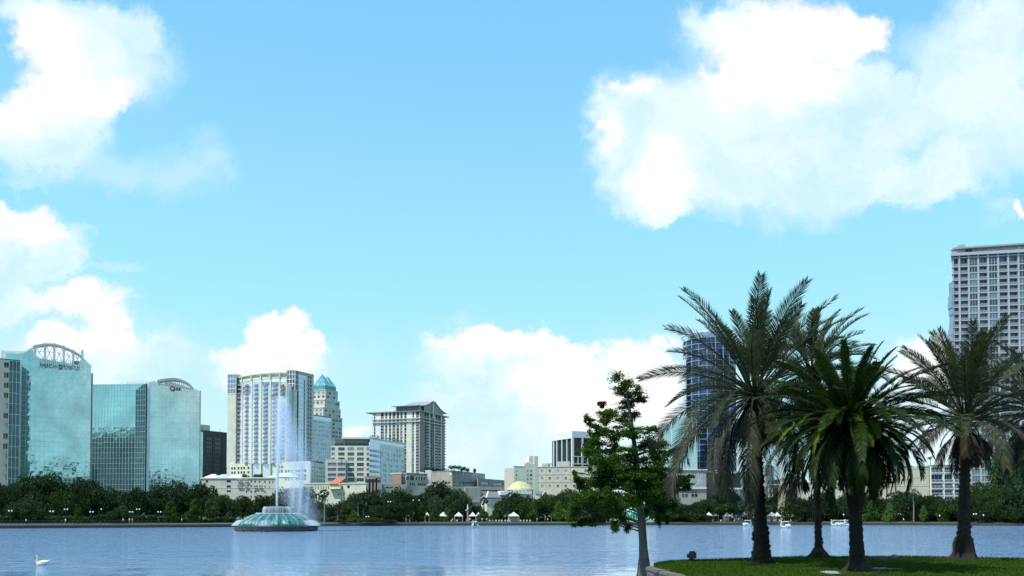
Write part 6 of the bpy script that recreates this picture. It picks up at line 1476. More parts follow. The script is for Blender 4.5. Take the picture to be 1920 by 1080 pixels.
# ================================================================== foreground bald cypress
M['fgleaf'] = foliage('bald_cypress_foliage', (.026,.060,.006), (.060,.130,.010), (.11,.20,.016), 1.3, .4, False, .6)
M['fgbark'] = wall('cypress_bark', (.12,.105,.092), .95, .3, 3.0, .3, .8, 10.0)
def fg_cypress():
    Y = 41.0; k = Y/F; r = root('bald_cypress', (gx(1209,Y), Y, 0), 'tall ragged bald cypress with flared grey trunk standing in the water left of the lawn', 'tree')
    Q = lambda x, y, dy=0: at(1060+x/2.842, 700+y/2.842, Y+dy)
    tp = [(425,1190),(424,1120),(421,1060),(418,980),(414,900),(408,800),(400,720),(394,650),(386,560),(378,470),(368,380),(356,290),(343,200),(328,110),(312,40),(300,20)]
    rd = [28,22,15.5,11.5,9.6,9.0,8.6,8.0,7.2,6.4,5.5,4.6,3.6,2.6,1.4,.6]
    pts = [Q(x, y) for x, y in tp]; rad = [q*k*1.02 for q in [a*.98 for a in [x/1.0 for x in rd]]]
    rad = [a*.80 for a in rad]; mb = MB(); seg = 20; n = len(pts)
    fine = []; 
    for i in range(n-1):
        for j in range(4): t = j/4; fine.append((pts[i].lerp(pts[i+1], t), (rad[i]*(1-t)+rad[i+1]*t)))
    for i, (p, rr) in enumerate(fine):
        for s in range(seg):
            t = 2*pi*s/seg; q = rr*(1+(.22*max(0, 1-i/14))*abs(sin(t*3.5))+.08*mnoise.noise(Vector((cos(t)*2, sin(t)*2, p.z*2.2)))); mb.v.append((p.x+q*cos(t), p.y+q*sin(t), p.z))
    for i in range(len(fine)-1):
        for s in range(seg): s2 = (s+1) % seg; mb.f.append((i*seg+s, i*seg+s2, (i+1)*seg+s2, (i+1)*seg+s)); mb.m.append(0)
    mb.build('trunk', [M['fgbark']], r, smooth=True)
    C = [(300,50,50,35),(345,110,62,36),(395,145,32,24),(335,170,46,26),(215,205,44,36),(195,170,18,18),(250,240,56,32),(125,250,22,24),(150,290,32,26),(345,235,46,34),(200,330,74,44),(150,380,54,46),(300,300,56,34),(400,315,66,30),(460,300,24,16),
      (150,440,44,38),(180,480,54,40),(430,395,56,34),(500,400,56,36),(560,420,36,22),(603,402,18,10),(300,470,80,44),(420,480,70,56),(500,460,56,46),(240,540,86,46),(130,600,64,44),(90,650,56,38),(58,560,12,22),(85,580,22,16),(48,530,8,8),
      (200,620,84,46),(120,700,76,46),(60,740,38,46),(70,795,34,20),(150,790,50,24),(300,640,90,44),(410,600,80,46),(500,560,66,46),(560,600,50,44),(350,700,50,34),(250,735,56,36),(300,805,44,40),(470,700,56,56),(540,700,56,46),(520,775,36,34),(635,600,34,26),(620,560,26,16),(480,650,66,36),(200,770,50,28),(650,560,24,18),(590,520,26,20),(330,420,40,24),(250,400,40,26),(280,600,90,40),(370,650,80,36),(450,610,70,36),(200,560,70,36),(330,560,70,34),(160,660,70,36),(220,690,70,36),(430,560,60,36),(480,520,60,34),(520,650,50,34),(300,690,60,30),(350,520,60,30),(230,470,60,30)]
    R = random.Random(21); lv = MB(); br = MB()
    def trunkpt(zt):
        for a, b in zip(pts[:-1], pts[1:]):
            if a.z <= zt <= b.z: return a.lerp(b, (zt-a.z)/(b.z-a.z))
        return pts[-1]
    for i, (cx, cy, rx, ry) in enumerate(C):
        spread = min(1.0, abs(cx-395)/260); dy = R.uniform(-1, 1)*(1.9-.8*spread)*(1 if cy > 250 else .35)
        c = Q(cx, cy, dy); RX, RY = rx*k/2.842, ry*k/2.842; t = trunkpt(min(pts[-1].z, c.z-abs(c.x-pts[5].x)*.12-.1)); mid = t.lerp(c, .55)+Vector((0,0,.18))
        rb = .05*(1-.5*(cy < 300)); br.tube([t, t.lerp(c,.25)+Vector((0,0,.12)), mid, c+Vector((0,0,-.05))], [rb, rb*.7, rb*.45, rb*.2], 6)
        sub = []
        for j in range(9): d = Vector((R.uniform(-1,1)*RX*.95, R.uniform(-1,1)*RX*1.0, R.uniform(-1,1)*RY*.85)); sub.append((c+d, RX*R.uniform(.12,.5), RY*R.uniform(.12,.38))); br.tube([mid.lerp(c,.6), c+d*.9], [rb*.22, .006], 4, cap=False)
        nn = int((56 if cy > 430 else 50)*sqrt(rx*ry))
        for j in range(nn):
            s, a, b = R.choice(sub); d = Vector((R.gauss(0,.9), R.gauss(0,.9), R.gauss(0,.9))); p = s+Vector((d.x*a, d.y*a, d.z*b)); leafquad(lv, p, R.uniform(.028,.058), R, .6)
    for (y0, x1, y1) in ((972,392,955),(1022,391,1018),(1062,385,1060)): tw = MB(); tw.tube([Q(418,y0), Q(x1,y1)], [.03,.01], 5); tw.build('dead_twig', [M['fgbark']], r)
    br.build('branches', [M['fgbark']], r); lv.build('crown', [M['fgleaf']], r)
fg_cypress()
# ================================================================== FOUNTAIN
M['fteal'] = wall('teal_fountain_shell', (.010,.135,.125), .42, .2, 1.0, .15); M['fring'] = wall('dark_stone_ring', (.05,.04,.038), .7, .5, 1.2, .3, .6, 5)
M['frim'] = wall('teal_rim', (.02,.14,.12), .3, .2); M['drum'] = wall('brown_fountain_drum', (.14,.10,.08), .5, .4, 2.0, .3)
def spraymat():
    m, T, p = newmat('water_spray'); p.inputs['Base Color'].default_value = (.92,.95,1,1); p.inputs['Roughness'].default_value = .6
    tr = T.add('ShaderNodeBsdfTranslucent'); tr.inputs[0].default_value = (.9,.95,1,1); mx = T.add('ShaderNodeMixShader'); mx.inputs[0].default_value = .5
    T.l.new(p.outputs[0], mx.inputs[1]); T.l.new(tr.outputs[0], mx.inputs[2]); T.l.new(mx.outputs[0], T.n['Material Output'].inputs[0]); return m
M['spray'] = spraymat()
def drop(mb, p, s):
    b = len(mb.v); mb.v += [(p[0]+s,p[1],p[2]-s*.6),(p[0]-s*.5,p[1]+s*.87,p[2]-s*.6),(p[0]-s*.5,p[1]-s*.87,p[2]-s*.6),(p[0],p[1],p[2]+s)]
    for q in ((0,1,3),(1,2,3),(2,0,3),(0,2,1)): mb.f.append(tuple(b+i for i in q)); mb.m.append(0)
def fountain():
    Y = 180.5; c = Vector((gx(519, Y), Y, 0)); k = Y/F
    r = root('fountain', (c.x, c.y, 0), 'large round teal fountain with ribbed shell, dark ring base and high white jet', 'fountain')
    m = MB(); m.lathe((c.x,c.y,0), [(9.0,-.4),(9.0,.1),(9.1,.3),(9.1,1.05),(8.9,1.1)], 72, 0, lambda q,z,t: q*(1+.006*sin(t*72)+.008*mnoise.noise(Vector((cos(t)*30,sin(t)*30,z*3))))); m.build('base_ring', [M['fring']], r)
    m = MB(); m.lathe((c.x,c.y,0), [(9.0,1.05),(9.15,1.12),(9.15,1.25),(8.3,1.3)], 72); m.build('rim', [M['frim']], r)
    m = MB(); prof = [(7.9,1.2),(7.7,1.7),(7.2,2.3),(6.5,2.8),(5.6,3.3),(4.8,3.65),(4.2,3.85)]
    m.lathe((c.x,c.y,0), prof, 144, 0, lambda q,z,t: q*(1+.10*(abs(sin(t*11))-.5)*(1 if z < 3.7 else .3))); m.build('ribbed_shell', [M['fteal']], r, smooth=True)
    m = MB(); m.lathe((c.x,c.y,0), [(4.3,3.8),(4.3,3.95),(3.2,4.0)], 48); m.build('upper_rim', [M['frim']], r)
    m = MB(); m.lathe((c.x,c.y,0), [(2.6,3.9),(2.6,5.3)], 48); m.build('drum', [M['drum']], r)
    m = MB(); m.lathe((c.x,c.y,0), [(2.5,5.3),(2.75,5.35),(2.7,5.5),(1.0,5.6),(.2,5.7)], 48); m.build('top_basin', [M['frim']], r)
    R = random.Random(17)
    cw = MB()
    # falling curtain off the drum and trickles down the shell
    cu = MB()
    for i in range(150):
        a = 2*pi*i/150+R.uniform(-.01,.01); w = R.uniform(.02,.05); r0 = 2.72; pts = []
        for j in range(5): s = j/4; rr = r0+.45*sqrt(s); pts.append(Vector((c.x+rr*cos(a), c.y+rr*sin(a), 5.5-1.55*s**1.4)))
        if R.random() < .8: cu.tube(pts, [w*.5,w,w*.8,w*.6,w*.4], 4, cap=False)
    for i in range(1300):
        a = R.uniform(0,2*pi); s = R.random()**1.5; z = 1.35+2.45*s; rr = 7.85-.2*s-3.4*s*s; drop(cu, (c.x+rr*cos(a), c.y+rr*sin(a), z+.12), R.uniform(.03,.08) if R.random() < .4 else .03)
    for i in range(2600): a = R.uniform(0,2*pi); drop(cu, (c.x+(4.35+R.gauss(0,.1))*cos(a), c.y+(4.35+R.gauss(0,.1))*sin(a), 3.95+abs(R.gauss(0,.06))), R.uniform(.03,.06))
    for i in range(1500): a = R.uniform(0,2*pi); rr = 9.05+R.gauss(0,.10); drop(cu, (c.x+rr*cos(a), c.y+rr*sin(a), R.random()**2*1.3), R.uniform(.015,.045))
    cu.build('water_curtain', [M['spray']], r, kind='stuff')
    for i in range(22):                              # white water tumbling over each rib crest
        a = (i+.5)*pi/11
        for j in range(170): s = R.random(); z = 1.35+2.45*s; rr = 8.15-.2*s-3.4*s*s; b_ = a+R.gauss(0,.022); drop(cw, (c.x+rr*cos(b_), c.y+rr*sin(b_), z+.14), R.uniform(.02,.06))
    cw.build('rib_trickles', [M['spray']], r, kind='stuff')
    # fan splashes round the rim
    sp = MB()
    for ang, amt in ((180,1.5),(195,.9),(0,1.7),(-15,1.0),(-90,.35),(-93,.3),(155,.5),(25,.5),(90,.4)):
        a0 = radians(ang)
        for i in range(int(5200*amt)):
            s = R.random(); a = a0+R.gauss(0,.11); h = 1.3+R.random()*(1.5-1.0*abs(s-.5)); rr = 6.9+2.6*s+R.gauss(0,.15); z = 1.25+(1.5*4*s*(1-s)*.55+.5*(1-s))*R.uniform(.2,1.15) 
            drop(sp, (c.x+rr*cos(a), c.y+rr*sin(a), z), R.uniform(.012,.035))
    sp.build('rim_splash', [M['spray']], r, kind='stuff')
    # central jet, 31 m high, with wind-blown mist
    j = MB(); top = at(530, 738, Y).z
    pts = []; n = 26
    for i in range(n+1): s = i/n; z = 5.5+(top-9-5.5)*s; pts.append(Vector((c.x+.35*s*s+R.gauss(0,.02), c.y, z)))
    j.tube(pts, [.21-.08*i/n+R.uniform(-.02,.02) for i in range(n+1)], 8); j.build('jet', [M['spray']], r)
    ms = MB()
    def cloud(N, f, smin, smax):
        for i in range(N): p = f(); drop(ms, p, R.uniform(smin, smax))
    def rise():                                     # fraying sheath round the jet
        s = R.random(); z = 6+(top-6.5)*s; w = .12+.9*s**1.4; return (c.x+.35*s*s+R.gauss(0,w)*.8+.25*s, c.y+R.gauss(0,w), z)
    cloud(40000, rise, .012, .034)
    def plume():                                    # broad head breaking up and drifting right
        s = R.random()**.75; z = top-.6-(top-15)*s*R.uniform(.75,1.05); x0 = .9+2.9*s; w = .7+1.9*s; return (c.x+x0+R.gauss(0,w)*.75, c.y+R.gauss(0,w), z-abs(R.gauss(0,.4)))
    cloud(78000, plume, .012, .030)
    def fall():                                     # rain falling back on the right side
        s = R.random(); z = 1.4+(15+R.gauss(0,2))*s; x0 = 5.6-1.4*s+.8*sin(z*.5); w = 1.9+.2*sin(z*2); return (c.x+x0+R.gauss(0,w), c.y+R.gauss(0,1.6), z)
    cloud(70000, fall, .013, .030)
    for x0, N in ((4.9,9000),(6.6,3500),(3.2,5000)):
        def streak():
            z = 1.4+R.random()**.8*14; return (c.x+x0+R.gauss(0,.28)+.05*z, c.y+R.gauss(0,.5), z)
        cloud(N, streak, .015, .04)
    ms.build('drifting_mist', [M['spray']], r, kind='stuff')
fountain()
# ================================================================== SWAN
M['swan'] = wall('white_feathers', (.78,.77,.72), .8, .08, 3, .05); M['beak'] = wall('orange_beak', (.65,.22,.04), .5, .05); M['swanneck'] = wall('cream_feathers', (.70,.62,.42), .8, .08, 3, .05)
def swan():
    P = at(78, 1061, 58.5); s = 1.0; r = root('swan', (P.x, P.y, 0), 'white swan with upright curved neck swimming at lower left', 'swan')
    m = MB(); N = 16; seg = 18; X = P.x+.02; Yy = P.y      # body lofted tail (right) to breast (left)
    sec = [(.52,.30,.015,.02),(.46,.27,.05,.04),(.36,.22,.12,.10),(.22,.17,.19,.16),(.05,.15,.23,.19),(-.12,.13,.22,.18),(-.25,.11,.18,.15),(-.34,.10,.11,.11),(-.38,.10,.03,.04)]
    b = 0
    for (x, zc, ry, rz) in sec:
        for k in range(seg): t = 2*pi*k/seg; m.v.append((X+x, Yy+ry*cos(t), zc+rz*sin(t)))
    for i in range(len(sec)-1):
        for k in range(seg): k2 = (k+1)%seg; m.f.append((i*seg+k,i*seg+k2,(i+1)*seg+k2,(i+1)*seg+k)); m.m.append(0)
    m.f.append(tuple(range(seg))); m.m.append(0)
    nk = [(-.30,.14),(-.38,.24),(-.40,.34),(-.36,.44),(-.33,.54),(-.34,.62),(-.38,.68),(-.43,.69)]; rr = [.085,.06,.045,.038,.034,.034,.04,.03]
    m.tube([(X+x,Yy,z) for x,z in nk], rr, 10, 1); m.blob((X-.41,Yy,.685), (.06,.038,.042), 10, 8, 1)
    for sg in (-1, 1):                                                            # folded wings
        m.blob((X+.12,Yy+sg*.13,.24), (.34,.09,.12), 14, 8, 0, .15, 3)
        for q in range(5): m.blob((X+.36+q*.03,Yy+sg*(.10-.01*q),.27+.02*q), (.14,.03,.03), 8, 6, 0)
    m.build('body', [M['swan'], M['swanneck']], r, smooth=True)
    b = MB(); b.tube([(X-.45,Yy,.68),(X-.50,Yy,.665),(X-.54,Yy,.655)], [.024,.016,.006], 8); b.build('beak', [M['beak']], r, smooth=True)
    e = MB(); e.blob((X-.435,Yy-.035,.695), (.008,.005,.008), 6, 5); e.blob((X-.435,Yy+.035,.695), (.008,.005,.008), 6, 5)
    for sg in (-1,1): q = MB(); q.blob((X-.435,Yy+sg*.035,.695), (.008,.006,.008), 6, 5); q.build('eye', [M['black']], r)
swan()
# ================================================================== SWAN BOATS
M['boat'] = wall('white_fibreglass', (.80,.80,.78), .35, .05); M['boatdark'] = wall('dark_cockpit', (.05,.05,.06), .8, .1); M['boattrim'] = wall('orange_beak_paint', (.6,.2,.04), .5, .05)
def swan_boat(loc, rz, label):
    r = root('swan_pedal_boat', (0,0,0), label, 'pedal boat', 'white swan pedal boats', 0); seg = 20
    m = MB(); sec = [(-1.45,.05,.35,.55),(-1.2,.45,.25,.62),(-.6,.72,.1,.62),(.1,.78,.05,.58),(.7,.66,.1,.6),(1.15,.36,.25,.68),(1.35,.08,.42,.72)]
    for (x, w, zb, zt) in sec:
        for k in range(seg):
            t = 2*pi*k/seg; m.v.append((x, w*cos(t), (zb+zt)/2-.1+(zt-zb)/2*sin(t)*1.0))
    for i in range(len(sec)-1):
        for k in range(seg): k2 = (k+1)%seg; m.f.append((i*seg+k,i*seg+k2,(i+1)*seg+k2,(i+1)*seg+k)); m.m.append(0)
    m.build('hull', [M['boat']], r, smooth=True)
    for sg in (-1,1): m = MB(); m.blob((-.55,sg*.70,.72), (.85,.14,.34), 14, 8, 0, .1, 2); m.build('wing', [M['boat']], r, smooth=True)
    m = MB(); m.tube([(1.1,0,.55),(1.32,0,.9),(1.22,0,1.25),(1.05,0,1.5),(1.08,0,1.78),(1.25,0,1.92),(1.42,0,1.86)], [.24,.19,.14,.12,.13,.15,.08], 10); h = m.build('neck', [M['boat']], r, smooth=True)
    b = MB(); b.tube([(1.40,0,1.86),(1.56,0,1.80),(1.66,0,1.76)], [.07,.05,.02], 8); b.build('beak', [M['boattrim']], h)
    m = MB(); m.box(-.75,.65,-.5,.5,.55,.62); m.box(-.8,-.68,-.5,.5,.6,1.15); m.build('seat', [M['boatdark']], r)
    m = MB(); m.prism([(-.95,-.75),(.85,-.75),(.95,0),(.85,.75),(-.95,.75),(-1.05,0)], 1.72, 1.80); m.prism([(-.7,-.5),(.6,-.5),(.6,.5),(-.7,.5)], 1.80, 1.88); m.build('canopy', [M['boat']], r)
    for x, y in ((-.8,-.6),(.7,-.6),(-.8,.6),(.7,.6)): m = MB(); m.tube([(x,y,.6),(x,y,1.74)], .03, 6); m.build('canopy_post', [M['boat']], r)
    r.location = loc; r.rotation_euler = (0,0,rz); return r
P = at(890, 987, 222); sb = swan_boat((P.x, 222, 0), -1.9, 'white swan pedal boat alone on the water in front of the white tents')
for px, Y, rz, lab in ((1401,262,.1,'white swan pedal boat near the far bank left of the tallest palm trunk'),(1473,224,2.9,'white swan pedal boat on open water between the two thick palm trunks'),
   (1566,270,3.0,'leftmost of the moored swan pedal boats seen beside the thin palm trunk'),(1579,268,.1,'second of the moored swan pedal boats left of the broad palm trunk'),(1590,272,3.1,'rightmost moored swan pedal boat against the broad palm trunk')):
    copy_thing(sb, (gx(px, Y), Y, 0), lab, rz)
# ================================================================== LAKESIDE FURNITURE
M['canvas'] = wall('white_canvas', (.62,.62,.61), .8, .05); M['globe'] = wall('white_globe', (.85,.85,.82), .3, .03)
def tent(px, Y, wpx, label, closed=False):
    P = at(px, 965, Y); w = wpx*Y/F/2; r = root('market_tent', (P.x, Y, GZ), label, 'tent', 'white market tents on the far bank')
    m = MB(); z0 = GZ+2.15; C = [(P.x-w,Y-w,z0),(P.x+w,Y-w,z0),(P.x+w,Y+w,z0),(P.x-w,Y+w,z0)]; M2 = [(P.x+(x-P.x)*.4, Y+(y-Y)*.4, z0+.75) for x,y,z in C]; A = (P.x,Y,z0+1.35)
    for k in range(4): a, b = C[k], C[(k+1)%4]; c, d = M2[(k+1)%4], M2[k]; m.face([a,b,c,d]); m.face([d,c,A]); m.face([a,b,(b[0],b[1],z0-.3),(a[0],a[1],z0-.3)])
    m.build('canopy', [M['canvas']], r)
    for x, y, z in C: q = MB(); q.tube([(x,y,GZ),(x,y,z0)], .05, 5); q.build('pole', [M['whitemetal']], r)
    if closed: q = MB(); q.box(P.x-w+.05,P.x+w-.05,Y+w-.1,Y+w,GZ,z0); q.build('back_panel', [M['canvas']], r)
    q = MB(); q.box(P.x-w*.7,P.x+w*.7,Y-.4,Y+.4,GZ+.7,GZ+.78)
    for sx in (-.65,.65): q.box(P.x+w*sx-.03,P.x+w*sx+.03,Y-.35,Y+.35,GZ,GZ+.7)
    q.build('table', [M['canvas']], r)
for a in ((831,282,17,'white peaked tent with small finial left of the next large tent on the centre bank'),(860,284,15,'white peaked tent between two others left of the lone swan boat'),(886,284,13,'white peaked tent directly behind the lone swan boat'),
  (897,289,10,'small white tent just right of the one behind the swan boat'),(963,284,20,'largest white tent, below the yellow dome',True),(801,284,9,'small white tent right of the brightest young cypress'),(765,284,8,'small white awning in the shade below the garage'),(777,286,9,'second small white awning in the shade below the garage'),
  (1329,294,12,'white tent left end of the market below the drooping palm fronds'),(1341,296,10,'second white tent of the market below the drooping fronds'),(1363,293,12,'white tent left of the umbrella tree stem',True),(1384,295,11,'white tent right beside the umbrella tree stem',True),(1395,292,10,'white tent behind the pedal boat near the tall palm trunk'),
  (1447,296,13,'white tent immediately right of the tallest palm trunk',True),(1457,292,10,'white tent in front of the cream pavilion'),(1474,296,12,'white tent behind the open water swan boat'),(1518,296,8,'small white tent left of the thin palm trunk')):
    tent(*a)
def lamp(px, y, Y, label, one=False):
    P = at(px, y, Y); r = root('globe_lamp', (P.x, Y, GZ), label, 'street lamp', 'globe lamps along the lakeside path'); m = MB(); m.tube([(P.x,Y,GZ),(P.x,Y,GZ+.5),(P.x,Y,P.z-.2)], [.12,.07,.05], 8)
    s = 0 if one else .40
    if not one: m.tube([(P.x-s,Y,P.z-.25),(P.x,Y,P.z-.35),(P.x+s,Y,P.z-.25)], .04, 6)
    m.build('post', [M['black']], r)
    for sg in ((0,) if one else (-1,1)): g = MB(); g.blob((P.x+sg*s,Y,P.z), (.22,.22,.24), 12, 8); g.build('globe', [M['globe']], r, smooth=True)
for a in ((19.5,958,222,'double globe lamp nearest the left edge of the path'),(97,959,222,'double globe lamp left of the lone bright cypress'),(124,955,228,'higher double globe lamp just left of the lone bright cypress'),(172,960,228,'double globe lamp right of the lone bright cypress'),(190,955,232,'single globe lamp between two double ones on the left bank',True),
  (246,960,232,'double globe lamp above the strolling group'),(259,955,236,'higher double globe lamp right of the strolling group'),(299,960,234,'double globe lamp left of the pair of conical cypresses'),(730,941,276,'double globe lamp against the dark trees in the centre'),(775,938,282,'single globe lamp below the garage openings',True),(786,938,284,'single globe lamp just right of another below the garage',True),
  (689,969,266,'double globe lamp above the lakeside shrub'),(874,957,280,'single globe lamp with tall post near the statue column',True),(1227,960,284,'single globe lamp right of the cypress trunk',True),(1415,968,282,'single globe lamp left of the tallest palm trunk',True),(1582,965,276,'single globe lamp left of the broad palm trunk',True),(1612,968,276,'single globe lamp right of the broad palm trunk',True),
  (1828,964,262,'double globe lamp right of the right hand palm trunk'),(1844,966,262,'single globe lamp at right below dark trees',True),(1762,967,268,'single globe lamp left of the right hand palm trunk',True)): lamp(*a)
def railing():
    x0, x1 = -20, 300; a = (gx(x0, 211)); r = root('lakeside_railing', (gx(140,221), 221, GZ), 'dark metal railing along the left lakeside path', 'railing'); m = MB(); pts = []
    for px in range(-20, 301, 8): Y = shoreY(px)+.5; P = at(px, 965, Y); pts.append(Vector((P.x, Y, 1.05)))
    for z in (.5, 1.0): m.tube([p+Vector((0,0,z)) for p in pts], .035, 4)
    m.build('rails', [M['black']], r)
    for p in pts[::1]: q = MB(); q.box(p.x-.05,p.x+.05,p.y-.05,p.y+.05,p.z-.15,p.z+1.15); q.build('post', [M['black']], r)
railing()
def bandshell():
    Y = 292; c = at(1193, 975, Y); k = Y/F; r = root('bandshell', (c.x, Y, GZ), 'bright teal bandshell stage seen under the foreground cypress boughs', 'bandshell'); m = MB()
    for j, (w, h) in enumerate(((4.4,4.4),(3.5,3.6),(2.6,2.8))):
        n = 14; rim = [(c.x+w*cos(pi*i/n), Y+j*1.2-2, GZ+1+h*sin(pi*i/n)) for i in range(n+1)]; rim2 = [(c.x+w*.86*cos(pi*i/n), Y+j*1.2-.8, GZ+1+h*.86*sin(pi*i/n)) for i in range(n+1)]
        for i in range(n): m.face([rim[i], rim[i+1], rim2[i+1], rim2[i]])
    n = 14; m.face([(c.x+2.3*cos(pi*i/n), Y+1.7, GZ+1+2.5*sin(pi*i/n)) for i in range(n+1)]); m.build('shell', [M['bandteal']], r)
    q = MB(); q.box(c.x-11, c.x+6.5, Y-4, Y+4, GZ-.4, GZ+1.0); q.build('stage', [M['beige']], r)
    q = MB()
    for x in (-1.6,-.5,.6,1.7,2.4): q.tube([(c.x+x,Y-1.5,GZ+1),(c.x+x,Y-1.5,GZ+3.3)], .12, 6)
    q.build('stage_posts', [M['bandteal']], r)
M['bandteal'] = wall('bright_teal_paint', (.06,.52,.40), .6, .12)
bandshell()
def kiosk():
    Y = 280; c = at(627, 970, Y); r = root('kiosk', (c.x, Y, GZ), 'small white gabled kiosk in the shade below the fan palm right of the fountain', 'kiosk'); m = MB(); m.box(c.x-4.2,c.x+2.6,Y,Y+5,GZ,GZ+3.4); m.build('wall', [M['cream']], r)
    m = MB(); m.face([(c.x-4.6,Y-.4,GZ+3.4),(c.x+3.0,Y-.4,GZ+3.4),(c.x-.8,Y+2.5,GZ+5.6)]); m.face([(c.x-4.6,Y+5.4,GZ+3.4),(c.x+3.0,Y+5.4,GZ+3.4),(c.x-.8,Y+2.5,GZ+5.6)]); m.face([(c.x-4.6,Y-.4,GZ+3.4),(c.x-4.6,Y+5.4,GZ+3.4),(c.x-.8,Y+2.5,GZ+5.6)]); m.face([(c.x+3.0,Y-.4,GZ+3.4),(c.x+3.0,Y+5.4,GZ+3.4),(c.x-.8,Y+2.5,GZ+5.6)]); m.build('roof', [M['white']], r)
    for x in (-3.2,-1.2,.8): q = MB(); q.box(c.x+x-.5,c.x+x+.5,Y-.04,Y+.0,GZ,GZ+2.3); q.build('door', [M['gdark']], r)
kiosk()
def column_():
    Y = 283; c = at(877, 960, Y); r = root('statue_column', (c.x, Y, GZ), 'slim pale column with white figure on top between two white tents', 'monument'); m = MB(); m.box(c.x-.7,c.x+.7,Y-.7,Y+.7,GZ,GZ+.8); m.tube([(c.x,Y,GZ+.8),(c.x,Y,GZ+4.2)], [.3,.24], 12); m.box(c.x-.4,c.x+.4,Y-.4,Y+.4,GZ+4.2,GZ+4.4); m.build('column', [M['pink']], r)
    m = MB(); m.lathe((c.x,Y,GZ+4.4), [(.26,0),(.24,.5),(.16,.8),(.24,1.05),(.20,1.3),(.08,1.4),(.11,1.5),(.12,1.62),(.06,1.75)], 12); m.build('statue', [M['white']], r)
column_()
# ---- people
SKIN = wall('skin', (.42,.26,.18), .6, .05); HAIR = wall('dark_hair', (.04,.03,.02), .8, .1); CL = {}
for n_, c_ in (('white',(.75,.75,.75)),('blue',(.08,.14,.35)),('red',(.5,.05,.05)),('grey',(.25,.25,.26)),('navy',(.03,.04,.08)),('khaki',(.35,.28,.18)),('pinkc',(.6,.3,.35)),('teal',(.05,.3,.3))): CL[n_] = wall('cloth_'+n_, c_, .9, .05)
def person(px, Y, top, bottom, label, rz=0, step=.18, sit=False, base=1.05):
    P = at(px, 965, Y); hgt = random.Random(int(px)).uniform(1.62,1.8); s = hgt/1.75
    V = [(0,0,.95),(0,0,1.15),(0,0,1.38),(0,0,1.50),(0,0,1.60),(0,0,1.72)]; Ed = [(0,1),(1,2),(2,3),(3,4),(4,5)]; Rr = [(.15,.11),(.13,.10),(.17,.11),(.055,.055),(.085,.095),(.07,.08)]
    def add(p, par, r_): V.append(p); Rr.append((r_, r_)); Ed.append((par, len(V)-1)); return len(V)-1
    for sg, st in ((-1, step), (1, -step)):
        a = add((st*.15, sg*.10, .88), 0, .095); b = add((st*.6+.03, sg*.10, .50), a, .06); c = add((st*1.0-.02, sg*.10, .09), b, .04); add((st*1.0+.14, sg*.10, .04), c, .035)
        a = add((0, sg*.20, 1.40), 2, .06); b = add((-st*.3, sg*.25, 1.13), a, .042); c = add((-st*.8+.05, sg*.24, .90), b, .032); add((-st*.9+.08, sg*.235, .81), c, .028)
    me = bpy.data.meshes.new('person'); me.from_pydata([tuple(Vector(v)*s) for v in V], Ed, []); o = bpy.data.objects.new('person', me); COL.objects.link(o)
    mo = o.modifiers.new('skin', 'SKIN'); o.modifiers.new('sub', 'SUBSURF').levels = 1
    for i, sv_ in enumerate(me.skin_vertices[0].data): sv_.radius = (Rr[i][0]*s, Rr[i][1]*s); sv_.use_root = (i == 0)
    dg = bpy.context.evaluated_depsgraph_get(); m2 = bpy.data.meshes.new_from_object(o.evaluated_get(dg)); bpy.data.objects.remove(o); m2.materials.clear()
    for m_ in (SKIN, CL[top], CL[bottom], HAIR, M['black']): m2.materials.append(m_)
    for p in m2.polygons:
        c = p.center/s; k = 0
        if c.z < .07: k = 4
        elif c.z < .98 and abs(c.y) < .19: k = 2 if (c.z > .45 or bottom in ('navy','grey')) else 0
        elif c.z < 1.50 and c.z > 1.12: k = 1
        elif c.z >= .98 and abs(c.y) < .18 and c.z < 1.5: k = 1
        elif c.z > 1.66 or (c.z > 1.58 and c.x < -.01): k = 3
        p.material_index = k; p.use_smooth = True
    m2.name = 'person'; o = bpy.data.objects.new('person', m2); COL.objects.link(o); o.location = (P.x, Y, base); o.rotation_euler = (0,0,rz); tag(o, label, 'person', 'people on the far bank')
for a in ((231,227.5,'white','navy','person in white top, leftmost of the strolling trio on the left path',0),(243,228,'white','khaki','person in white top, middle of the strolling trio on the left path',3.1),(248.5,228,'pinkc','grey','person in pink top, rightmost of the strolling trio on the left path',3.1),
   (49,218,'white','navy','person in white top walking on the path near the left edge',0),(123,222,'white','grey','person in white shirt beside the lone bright cypress',1.2),(341,236,'white','navy','person in white top between the two conical cypresses',0),
   (849,279,'white','khaki','person in white by the bank under the left tents',.5),(881,280,'white','navy','person in white standing left of the tent behind the swan boat',1),(904,279,'white','blue','person in white top right of the swan boat tent',2),(913,279,'white','grey','person in white further right of the swan boat tent',0),
   (1007,281,'white','khaki','person in white left of the group near the stage wall',0),(1022,280,'blue','navy','person in blue top, left of the blue clad group',1),(1027,281,'white','navy','person in white amid the blue clad group',2),(1034,280,'blue','grey','person in pale blue, right end of the group',0),
   (1377,288,'blue','white','person in blue beside the umbrella tree stem',1),(1385,289,'white','navy','person in white under the umbrella tree',0),(1466,288,'white','grey','person in white before the tents right of the tallest palm trunk',2),(1694,274,'white','navy','person in white sitting area on right bank under the cypress',0)):
    Yb = a[1]; person(a[0], a[1], a[2], a[3], a[4], a[5], base=1.05 if a[0] < 440 else .95)
